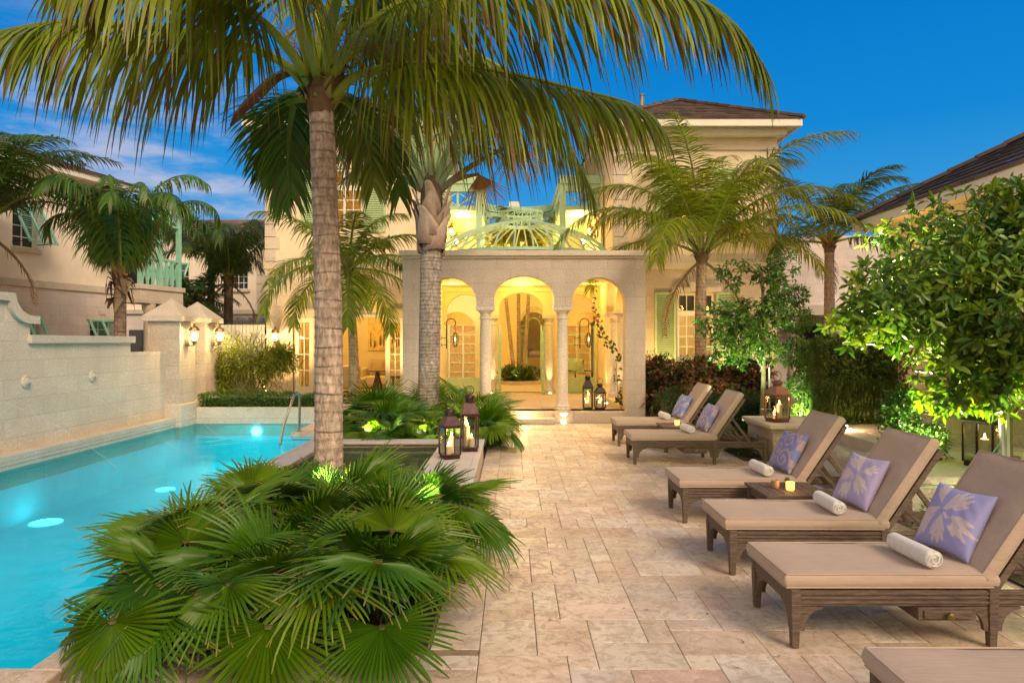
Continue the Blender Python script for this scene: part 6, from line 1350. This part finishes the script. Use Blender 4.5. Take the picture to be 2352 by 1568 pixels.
# ------------------------------------------------------------------ shrubs, hedges and trees
def leaf_to(mb, p, d, n_, L_, w_, col, bend=.25):
    s = d.cross(n_); s = s.normalized() if s.length > .01 else V((1, 0, 0)); nn = s.cross(d)
    m1 = p + d * L_ * .45 + nn * .0; tip = p + d * L_ - nn * L_ * bend
    f = nn * w_ * .22
    mb.add([p, m1 - s * w_ / 2 + f, m1, m1 + s * w_ / 2 + f, tip], [(0, 2, 1), (0, 3, 2), (1, 2, 4), (2, 3, 4)], [col] * 5)
def big_leaf(mb, p, d, n_, L_, w_, col):
    s = d.cross(n_); s = s.normalized() if s.length > .01 else V((1, 0, 0)); nn = s.cross(d).normalized(); vs, cs = [], []; pos = p.copy(); dd = d.copy(); cr = random.uniform(.15, .5)
    for q, ww in ((0, .08), (.22, .62), (.5, 1), (.75, .82), (.92, .4), (1, .03)):
        pos = p + d * L_ * q - nn * L_ * cr * q * q * .5; f = nn * w_ * ww * .18; vs += [pos - s * w_ * ww / 2 + f, pos, pos + s * w_ * ww / 2 + f]; cs += [col, sc3(col, 1.35), col]
    mb.add(vs, [f_ for j in range(5) for f_ in ((3 * j, 3 * j + 1, 3 * j + 4, 3 * j + 3), (3 * j + 1, 3 * j + 2, 3 * j + 5, 3 * j + 4))], cs)
def rnd_dir():
    while True:
        v_ = V((random.uniform(-1, 1), random.uniform(-1, 1), random.uniform(-1, 1)))
        if .05 < v_.length < 1: return v_.normalized()
def blob_leaves(mb, c, r, n, L_, w_, cols, shell=.55, up=.3, rough=.25):
    c = V(c); r = V(r); sd_ = random.uniform(0, 50)
    for _ in range(n):
        d = rnd_dir(); q = (shell + (1 - shell) * random.random()); k = 1 + rough * noise.noise(d * 2.3 + V((sd_, 0, 0))) * 2
        p = c + V((d.x * r.x, d.y * r.y, d.z * r.z)) * q * k; o = (d + rnd_dir() * .9 + V((0, 0, up))).normalized()
        leaf_to(mb, p, o, (UP + rnd_dir() * .6 + d * .4).normalized(), L_ * random.uniform(.7, 1.25), w_ * random.uniform(.8, 1.2), jit(random.choice(cols), .22))
def box_leaves(mb, x0, x1, y0, y1, z0, z1, n, L_, w_, cols, shell=.12, up=.3, rough=.06):
    for _ in range(n):
        p = V((random.uniform(x0, x1), random.uniform(y0, y1), random.uniform(z0, z1))); f = random.random(); q = shell * random.random()
        d = V((0, -1, 0))
        if f < .5: p.y = y0 + q
        elif f < .85: p.z = z1 - q * .8; d = UP.copy()
        elif f < .93: p.x = x0 + q; d = V((-1, 0, 0))
        else: p.x = x1 - q; d = V((1, 0, 0))
        p += d * rough * noise.noise(p * 3.1) * 2
        o = (d + rnd_dir() * 1.0 + V((0, 0, up))).normalized(); leaf_to(mb, p, o, (UP + rnd_dir() * .6 + d * .6).normalized(), L_ * random.uniform(.7, 1.25), w_ * random.uniform(.8, 1.2), jit(random.choice(cols), .22))
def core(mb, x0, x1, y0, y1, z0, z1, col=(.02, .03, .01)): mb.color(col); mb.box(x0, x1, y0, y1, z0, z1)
random.seed(15)
GR = [(.05, .125, .012), (.07, .15, .014), (.04, .105, .012), (.09, .17, .02)]
def hedge(name, label, x0, x1, y0, y1, z0, z1, n, L_, w_, cols, rough=.06, cat='hedge', cr=.12):
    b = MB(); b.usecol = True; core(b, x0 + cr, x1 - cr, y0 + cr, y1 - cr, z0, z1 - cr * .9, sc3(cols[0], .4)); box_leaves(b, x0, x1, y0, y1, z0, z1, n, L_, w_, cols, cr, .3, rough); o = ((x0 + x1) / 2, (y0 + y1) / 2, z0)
    return tag(b.build(name, M['small'], o=o), label, cat)
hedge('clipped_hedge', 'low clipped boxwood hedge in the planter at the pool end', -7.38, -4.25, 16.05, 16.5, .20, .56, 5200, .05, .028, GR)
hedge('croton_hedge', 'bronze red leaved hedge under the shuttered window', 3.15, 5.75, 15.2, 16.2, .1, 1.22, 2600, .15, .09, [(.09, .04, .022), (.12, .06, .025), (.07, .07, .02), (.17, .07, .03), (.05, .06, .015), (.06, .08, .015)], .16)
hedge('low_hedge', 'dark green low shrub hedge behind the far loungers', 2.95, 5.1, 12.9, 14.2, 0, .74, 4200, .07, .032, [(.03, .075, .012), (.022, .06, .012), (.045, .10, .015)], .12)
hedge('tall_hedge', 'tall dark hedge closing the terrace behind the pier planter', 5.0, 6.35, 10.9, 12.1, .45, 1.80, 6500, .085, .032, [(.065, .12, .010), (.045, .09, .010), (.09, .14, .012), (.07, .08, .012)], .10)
b = MB(); b.usecol = True
for _ in range(260):
    a = random.uniform(0, 6.28); p = V((random.uniform(5.1, 6.2), 10.88 + random.uniform(-.1, .05), random.uniform(.7, 1.2)))
    for k in range(7): an = k * .9; leaf_to(b, p, V((math.cos(an), -.5, math.sin(an) * .6 - .25)).normalized(), UP, .16, .02, jit((.06, .09, .015), .2), .4)
tag(b.build('ruffled_shrub', M['small'], o=(5.6, 10.9, .45)), 'thin leaved shrub spraying from the face of the tall hedge', 'shrub')
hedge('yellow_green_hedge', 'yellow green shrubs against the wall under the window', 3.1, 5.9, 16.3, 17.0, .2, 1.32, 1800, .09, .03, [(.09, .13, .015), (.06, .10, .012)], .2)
def bush(name, label, blobs, L_, w_, cols, n, base, cat='shrub', stems=6, up=.3, shell=.4, coreit=True):
    t = thing(name, label, cat, base); b = MB(); b.usecol = True
    for c, r in blobs: blob_leaves(b, c, r, n, L_, w_, cols, shell, up)
    b.build('foliage', M['small'], t, o=base); b = MB()
    for k in range(stems):
        c, r = blobs[k % len(blobs)]; e_ = V(c) + V((random.uniform(-1, 1) * r[0] * .5, random.uniform(-1, 1) * r[1] * .5, r[2] * random.uniform(-.2, .6))); bb = V(base) + V((random.uniform(-.1, .1), random.uniform(-.1, .1), 0)); b.tube([bb, bb.lerp(e_, .5) + V((0, 0, .1)), e_], [.016, .011, .005], 5)
    b.build('stems', M['bark'], t, o=base); return t
bb_ = (-6.6, 17.4, .2)
bush('bamboo_shrub', 'feathery yellow green bamboo shrub before the slat gate', [((-6.9, 17.4, 1.35), (.75, .45, .65)), ((-6.3, 17.4, 1.15), (.7, .45, .7)), ((-7.35, 17.4, .95), (.4, .35, .6)), ((-5.85, 17.3, 1.35), (.45, .3, .35))], .20, .022, [(.17, .20, .015), (.13, .19, .015), (.22, .23, .02)], 1900, bb_, stems=26, up=.2, shell=.1)
bush('flowering_shrub', 'low leafy shrub with tiny red flowers at the small palm foot', [((-3.95, 16.6, .38), (.55, .3, .2)), ((-3.4, 16.6, .4), (.35, .3, .25))], .06, .03, [(.07, .14, .015), (.10, .16, .02), (.10, .03, .015)], 700, (-3.9, 16.6, .2))
bush('courtyard_shrubs', 'round bed of dark leafy shrubs in the courtyard', [((-.05, 25.4, .55), (.5, .5, .36)), ((.5, 25.4, .55), (.55, .5, .36)), ((.25, 25.1, .5), (.6, .4, .32))], .13, .06, [(.06, .11, .02), (.08, .12, .02)], 800, (.25, 25.4, .24), 'shrub bed')
b = MB(); b.lathe([(.82, 0), (.82, .12), (.74, .12)], (.25, 25.4, .235), 40); tag(b.build('round_bed_edge', M['coral_plain'], o=(.25, 25.4, .235)), 'round stone edging of the courtyard shrub bed', 'planter')
bush('glossy_shrub', 'round two lobed shrub lit from below beside the biggest lantern', [((4.36, 7.68, .78), (.22, .22, .34)), ((4.60, 7.58, .68), (.24, .2, .24)), ((4.42, 7.72, 1.08), (.20, .2, .2))], .05, .024, [(.06, .13, .015), (.09, .16, .02), (.045, .11, .012)], 1500, (4.42, 7.7, .5))
b = MB(); b.tube([(math.cos(a) * .05, 0, math.sin(a) * .05) for a in [2 * math.pi * k / 16 for k in range(17)]], .008, 6); b.bar((0, 0, -.05), (0, 0, -.16), .02); b.bar((-.04, 0, -.03), (.04, 0, .03), .008)
tag(b.build('garden_spotlight', M['stake'], smooth=True, o=(0, 0, 0)), 'small white ring spotlight at the foot of the round glossy shrub', 'garden light').location = (4.33, 7.42, .66)
bush('red_flower_shrub', 'shrub with red flowers at the pavilion corner before the bronze hedge', [((3.2, 15.9, 1.15), (.22, .25, .32)), ((3.45, 15.5, .95), (.2, .2, .25))], .09, .035, [(.05, .10, .015), (.08, .12, .015), (.30, .02, .03)], 420, (3.3, 15.8, .05))
def tufts(name, label, x0, x1, y0, y1, z, n, h):
    b = MB(); b.usecol = True
    for _ in range(n):
        p = V((random.uniform(x0, x1), random.uniform(y0, y1), z))
        for k in range(9):
            a = random.uniform(0, 6.28); leaf_to(b, p + V((0, 0, h * .1 * k)), V((math.cos(a), math.sin(a), random.uniform(.4, 1.3))).normalized(), V((-math.cos(a), -math.sin(a), 1)), h * random.uniform(.4, .8), .022, jit(random.choice([(.04, .10, .015), (.06, .13, .02)]), .25), .3)
    o = tag(b.build(name, M['small'], o=((x0 + x1) / 2, (y0 + y1) / 2, z)), label, 'ground cover'); o['kind'] = 'stuff'; return o
tufts('ground_cover', 'spiky green ground cover along the foot of the long planter', 3.85, 4.9, 5.9, 6.5, .02, 90, .26); tufts('ground_cover', 'spiky green ground cover by the pier planter left side', 3.5, 3.84, 10.4, 12.2, .02, 70, .30); tufts('ground_cover', 'green ground cover behind the front loungers', 3.82, 4.8, 3.2, 5.6, .02, 150, .30)
# topiary of stacked balls
tp = thing('topiary', 'dark topiary of stacked leaf balls behind the pier planter', 'topiary', (5.2, 12.3, .1)); TO = (5.2, 12.3, .1)
b = MB(); b.tube([(5.25, 12.3, .1), (5.2, 12.3, 1.2), (5.12, 12.3, 2.2)], [.05, .045, .03], 8); b.build('trunk', M['bark'], tp, o=TO)
b = MB(); b.usecol = True
for c, r, n in (((5.14, 12.3, 2.62), .22, 800), ((5.12, 12.3, 2.18), .31, 1400), ((5.14, 12.3, 1.58), .35, 1700), ((5.26, 12.25, 1.02), .34, 1600), ((5.30, 12.2, .50), .34, 1500)): blob_leaves(b, c, (r, r, r * .82), n, .055, .028, [(.04, .10, .012), (.055, .125, .012), (.08, .15, .015)], .55, .2, .12)
b.build('leaf_balls', M['small'], tp, o=TO)
def tree(name, label, base, clumps, trunk, limbs, L_, w_, cols, per, m='broad', big=False, cat='tree', whorl=5, stake=None, extra=None):
    t = thing(name, label, cat, base); b = MB()
    b.tube(catmull(trunk, 16), [trunk_r(i / 16) for i in range(17)], 10)
    for l_ in limbs: b.tube(catmull(l_, 8), [.022 * (1 - .75 * i / 8) for i in range(9)], 6)
    b.build('trunk', M['bark'], t, smooth='all', o=base)
    b = MB(); b.usecol = True
    for c, r in clumps:
        c, r = V(c), V(r); vol = r.x * r.y * r.z; n = int(per * (vol ** (2 / 3)))
        sd_ = random.uniform(0, 60)
        for _ in range(n):
            d = rnd_dir(); q = random.random() ** .45; k = 1 + .5 * noise.noise(d * 1.8 + V((sd_, 0, 0)))
            p = c + V((d.x * r.x, d.y * r.y, d.z * r.z)) * q * k
            if noise.noise(p * 2.6 + V((sd_ * .1, 3, 0))) < -.30: continue
            ax = (d * .7 + V((0, 0, .15)) + rnd_dir() * .7).normalized()
            a0 = ax.cross(UP); a0 = a0.normalized() if a0.length > .1 else V((1, 0, 0)); a1 = ax.cross(a0)
            tone = random.choice(cols)
            for k2 in range(whorl):
                an = 2 * math.pi * k2 / whorl + random.random(); o = (ax * random.uniform(.35, .9) + (a0 * math.cos(an) + a1 * math.sin(an)) + V((0, 0, -.25))).normalized()
                (big_leaf if big else leaf_to)(b, p + rnd_dir() * .02, o, (ax + UP * .6).normalized(), L_ * random.uniform(.65, 1.2), w_ * random.uniform(.8, 1.15), jit(tone, .2))
            b.color((.16, .13, .06)); b.tube([p - ax * L_ * .9 + rnd_dir() * .03, p], [.005, .003], 3, False)
    b.build('crown', M[m], t, o=base)
    return t
random.seed(31); trunk_r = lambda u: .052 * (1 - .5 * u)
mb_ = (5.05, 6.95, .42)
GM = [(.075, .16, .010), (.115, .205, .010), (.05, .12, .010), (.16, .23, .012)]
tree('leafy_tree', 'large leaved dense tree leaning over the loungers', mb_, [((4.85, 6.9, 2.75), (1.0, .8, .62)), ((5.6, 6.8, 2.95), (1.0, .9, .75)), ((4.1, 6.6, 2.25), (.78, .7, .5)), ((3.58, 6.5, 2.05), (.52, .5, .38)), ((5.5, 6.5, 2.9), (.8, .8, .5)), ((4.75, 6.3, 2.02), (.85, .7, .55)), ((5.6, 6.2, 2.0), (.9, .8, .7)), ((4.35, 6.4, 1.58), (.55, .5, .40)), ((5.2, 6.1, 1.92), (.62, .5, .36)), ((4.38, 6.5, 1.30), (.36, .36, .26)), ((5.9, 7.4, 2.4), (.9, .8, .9))],
     [(5.05, 6.95, .4), (5.03, 6.93, .9), (5.06, 6.92, 1.4), (4.95, 6.85, 2.4)], [[(5.05, 6.95, 1.05), (4.7, 6.8, 1.4), (4.1, 6.6, 2.0)], [(5.05, 6.95, 1.0), (5.25, 6.7, 1.5), (5.5, 6.5, 2.2)], [(5.06, 6.92, 1.4), (4.7, 6.6, 2.0), (3.9, 6.5, 2.2)], [(4.8, 6.9, 1.8), (5.2, 6.9, 2.3), (5.6, 6.9, 2.8)]], .12, .047, GM, 1150, big=True)
st_ = thing('tree_stake', 'white tree stakes with guy wire beside the leafy tree trunk', 'stake', (4.88, 6.75, .5))
b = MB(); b.bar((-.02, 0, 0), (-.05, 0, .62), .03); b.bar((.06, .05, 0), (.05, .05, .60), .028); b.build('stakes', M['stake'], st_)
b = MB(); b.bar((-.32, -.06, .02), (-.05, .0, .30), .007); b.bar((-.14, .0, .0), (-.05, .0, .25), .007); b.build('guy_wire', M['teal'], st_)
sb_ = (4.40, 12.0, .02)
random.seed(32); trunk_r = lambda u: .055 * (1 - .6 * u)
tree('small_tree', 'small open crowned tree with a straight lit trunk behind the pier planter', sb_, [((3.72, 11.9, 2.12), (.52, .5, .42)), ((4.2, 12.0, 2.15), (.5, .5, .42)), ((3.85, 11.8, 1.68), (.42, .4, .34)), ((3.95, 12.0, 3.0), (.36, .35, .26)), ((4.65, 12.0, 2.95), (.36, .35, .45)), ((4.62, 12.0, 2.35), (.32, .36, .36)), ((4.45, 11.9, 1.75), (.34, .4, .3))],
     [(4.38, 12, 0), (4.42, 12, 1.0), (4.42, 12, 1.9), (4.40, 12, 3.0)], [[(4.42, 12, 1.3), (4.2, 11.95, 1.6), (3.8, 11.9, 1.75)], [(4.42, 12, 1.6), (4.2, 11.95, 2.0), (3.7, 11.9, 2.2)], [(4.40, 12, 2.7), (4.3, 12, 3.0), (3.9, 12, 3.02)], [(4.42, 12, 2.0), (4.65, 12.1, 2.4), (4.75, 12.1, 2.9)]], .125, .052, [(.06, .15, .014), (.09, .18, .018), (.045, .12, .012)], 640)
b = MB(); b.bar((4.53, 12, .0), (4.52, 12, 1.35), .022); b.bar((4.36, 11.96, .62), (4.55, 11.96, .61), .02)
tag(b.build('tree_stake', M['stake'], o=(4.53, 12, 0)), 'thin pale stake tied to the small tree trunk', 'stake')
# climbing vines
def vine(name, label, pts, n, flowers, base):
    t = thing(name, label, 'climbing plant', base); b = MB(); c = catmull(pts, 40); b.tube(c, .006, 5); b.build('stem', M['bark'], t, smooth='all', o=base)
    b = MB(); b.usecol = True
    for _ in range(n): p = random.choice(c) + rnd_dir() * .07; leaf_to(b, p, rnd_dir(), V((0, -1, .3)), random.uniform(.07, .12), .06, jit((.07, .12, .015), .3))
    b.build('leaves', M['small'], t, o=base); b = MB(); b.usecol = True
    for _ in range(flowers):
        p = random.choice(c) + rnd_dir() * .09
        for k in range(3): leaf_to(b, p, rnd_dir(), rnd_dir(), .05, .045, (.60, .04, .08))
    b.build('blossoms', M['small'], t, o=base)
vine('bougainvillea', 'thin bougainvillea with red flowers climbing the right pavilion arch', [(2.62, 16.2, .3), (2.5, 16.1, .55), (2.45, 16.0, 1.3), (2.48, 16.0, 1.55), (2.2, 15.95, 1.8), (2.05, 15.9, 2.1), (1.95, 15.9, 2.45), (1.92, 15.85, 2.9)], 110, 16, (2.62, 16.2, .25))
vine('bougainvillea', 'leafy vine with a pink flower beside the right glazed doors', [(-2.62, 18.9, .3), (-2.6, 18.9, .9), (-2.75, 18.9, 1.4), (-2.6, 18.9, 1.9)], 120, 3, (-2.62, 18.9, .22))

# ------------------------------------------------------------------ garden lamps: small spotlights standing among the plants, plus added spots without fixtures
def uplight(loc, target, power, color=GREENW, ang=70, vis=True, label=None):
    if label:
        t = thing('garden_spotlight', label, 'garden light', loc); b = MB(); d = (V(target) - V(loc)).normalized(); b.tube([V((0, 0, 0)) - d * .10, V((0, 0, 0)) - d * .02], [.028, .036], 10); b.bar((0, 0, -.22), tuple(-d * .06), .014); b.build('housing', M['iron'], t)
        b = MB(); b.tube([-d * .028, -d * .022], [.028, .028], 10); b.build('lens', M['spot'], t)
    lamp('garden_light', 'SPOT', loc, power, color, .03, spot=ang, target=target, blend=.8)
uplight((-1.1, 6.2, .18), (-1.7, 6.95, 3.2), 90, (1, .88, .5), 50, label='garden spotlight aimed up the big ringed palm')
uplight((-1.15, 5.95, .42), (-1.1, 6.4, 1.2), 130, (.9, 1, .42), 140, label='garden spotlight among the near bed leaves')
uplight((-1.45, 12.2, .25), (-1.6, 13.0, 3.0), 130, (1, .98, .92), 45, label='garden spotlight at the grey palm trunk')
uplight((-1.55, 11.55, .35), (-1.4, 11.2, .9), 90, GREENW, 140, label='garden spotlight behind the spa rim leaves')
uplight((-3.75, 16.35, .3), (-3.9, 16.8, 2.4), 45, (1, .9, .6), 50, label='garden spotlight at the foot of the small ring trunk palm')
uplight((4.9, 15.9, .3), (4.62, 16.6, 4.2), 170, (1, .78, .42), 75, label='garden spotlight under the full crowned palm')
uplight((3.9, 11.45, .3), (3.9, 11.95, 2.2), 330, (.80, 1, .62), 80, label='garden spotlight under the small tree')
uplight((4.92, 11.72, .3), (5.25, 12.3, 1.2), 330, (.8, 1, .6), 90, label='garden spotlight at the topiary foot')
uplight((4.36, 7.25, .56), (4.45, 7.7, 1.0), 130, (.92, 1, .7), 120)
uplight((5.55, 7.5, .55), (5.3, 6.8, 2.8), 2300, (1, .98, .45), 110, label='garden spotlight behind the biggest lantern')
uplight((4.25, 7.3, .56), (4.2, 6.5, 2.0), 650, (1, .98, .45), 110, label='garden spotlight on the long planter under the leafy tree')
uplight((5.7, 5.9, .3), (5.3, 6.4, 2.6), 950, (1, .98, .45), 110, label='garden spotlight on the ground in front of the long planter')
uplight((.1, 24.6, .4), (.3, 25.4, 2.2), 40, (1, .85, .5), 70)
uplight((4.2, 14.7, .3), (4.4, 15.4, .9), 40, WARM, 110, label='tiny lamp at the foot of the bronze hedge')
uplight((4.5, 6.3, .15), (4.3, 6.66, .3), 26, (.85, 1, .5), 130, label='tiny lamp low on the long planter face')
uplight((4.2, 4.9, .2), (3.4, 4.5, .0), 26, (.85, 1, .45), 140, label='tiny lamp in the bed behind the front loungers')
uplight((-.60, 5.30, .66), (-1.15, 6.3, .5), 80, (1, 1, .36), 75); uplight((-1.75, 5.95, .70), (-1.2, 6.5, .45), 60, (1, 1, .36), 90); uplight((-2.35, 10.75, .45), (-1.3, 11.4, .35), 110, (.95, 1, .42), 80); uplight((-.75, 10.75, .5), (-1.2, 11.4, .4), 60, (.95, 1, .42), 80)  # unseen spots without fixtures, added to graze the bed leaves with light
uplight((3.9, 18.1, .35), (4.1, 19.3, 3.4), 210, (1, .62, .2), 110); uplight((6.5, 18.1, .35), (6.5, 19.3, 3.4), 210, (1, .62, .2), 110); uplight((-6.5, 18.3, .35), (-6.6, 19.3, 3.0), 200, (1, .62, .2), 110); uplight((-3.0, 18.0, .35), (-3.2, 19.3, 4.2), 260, (1, .62, .2), 110)
lamp('eave_wash_light', 'POINT', (5.2, 18.3, 5.6), 5, WARM, .1); lamp('facade_wash_light', 'POINT', (-6.0, 18.2, 2.9), 8, WARM, .1)

b = MB(); b.usecol = True; random.seed(77)
for k in range(34):
    x, y_ = random.uniform(-.3, 1.6), random.uniform(2.8, 12) ; a = random.uniform(0, 6.28); d = V((math.cos(a), math.sin(a), .06)); leaf_to(b, V((x, y_, .008)), d, UP, random.uniform(.02, .06), random.uniform(.008, .02), jit(random.choice([(.10, .06, .03), (.07, .08, .02), (.05, .035, .025)]), .3), -.1)
o = tag(b.build('leaf_litter', M['small'], o=(.5, 6, 0)), 'tiny dry leaf bits scattered on the travertine path', 'leaf litter'); o['kind'] = 'stuff'
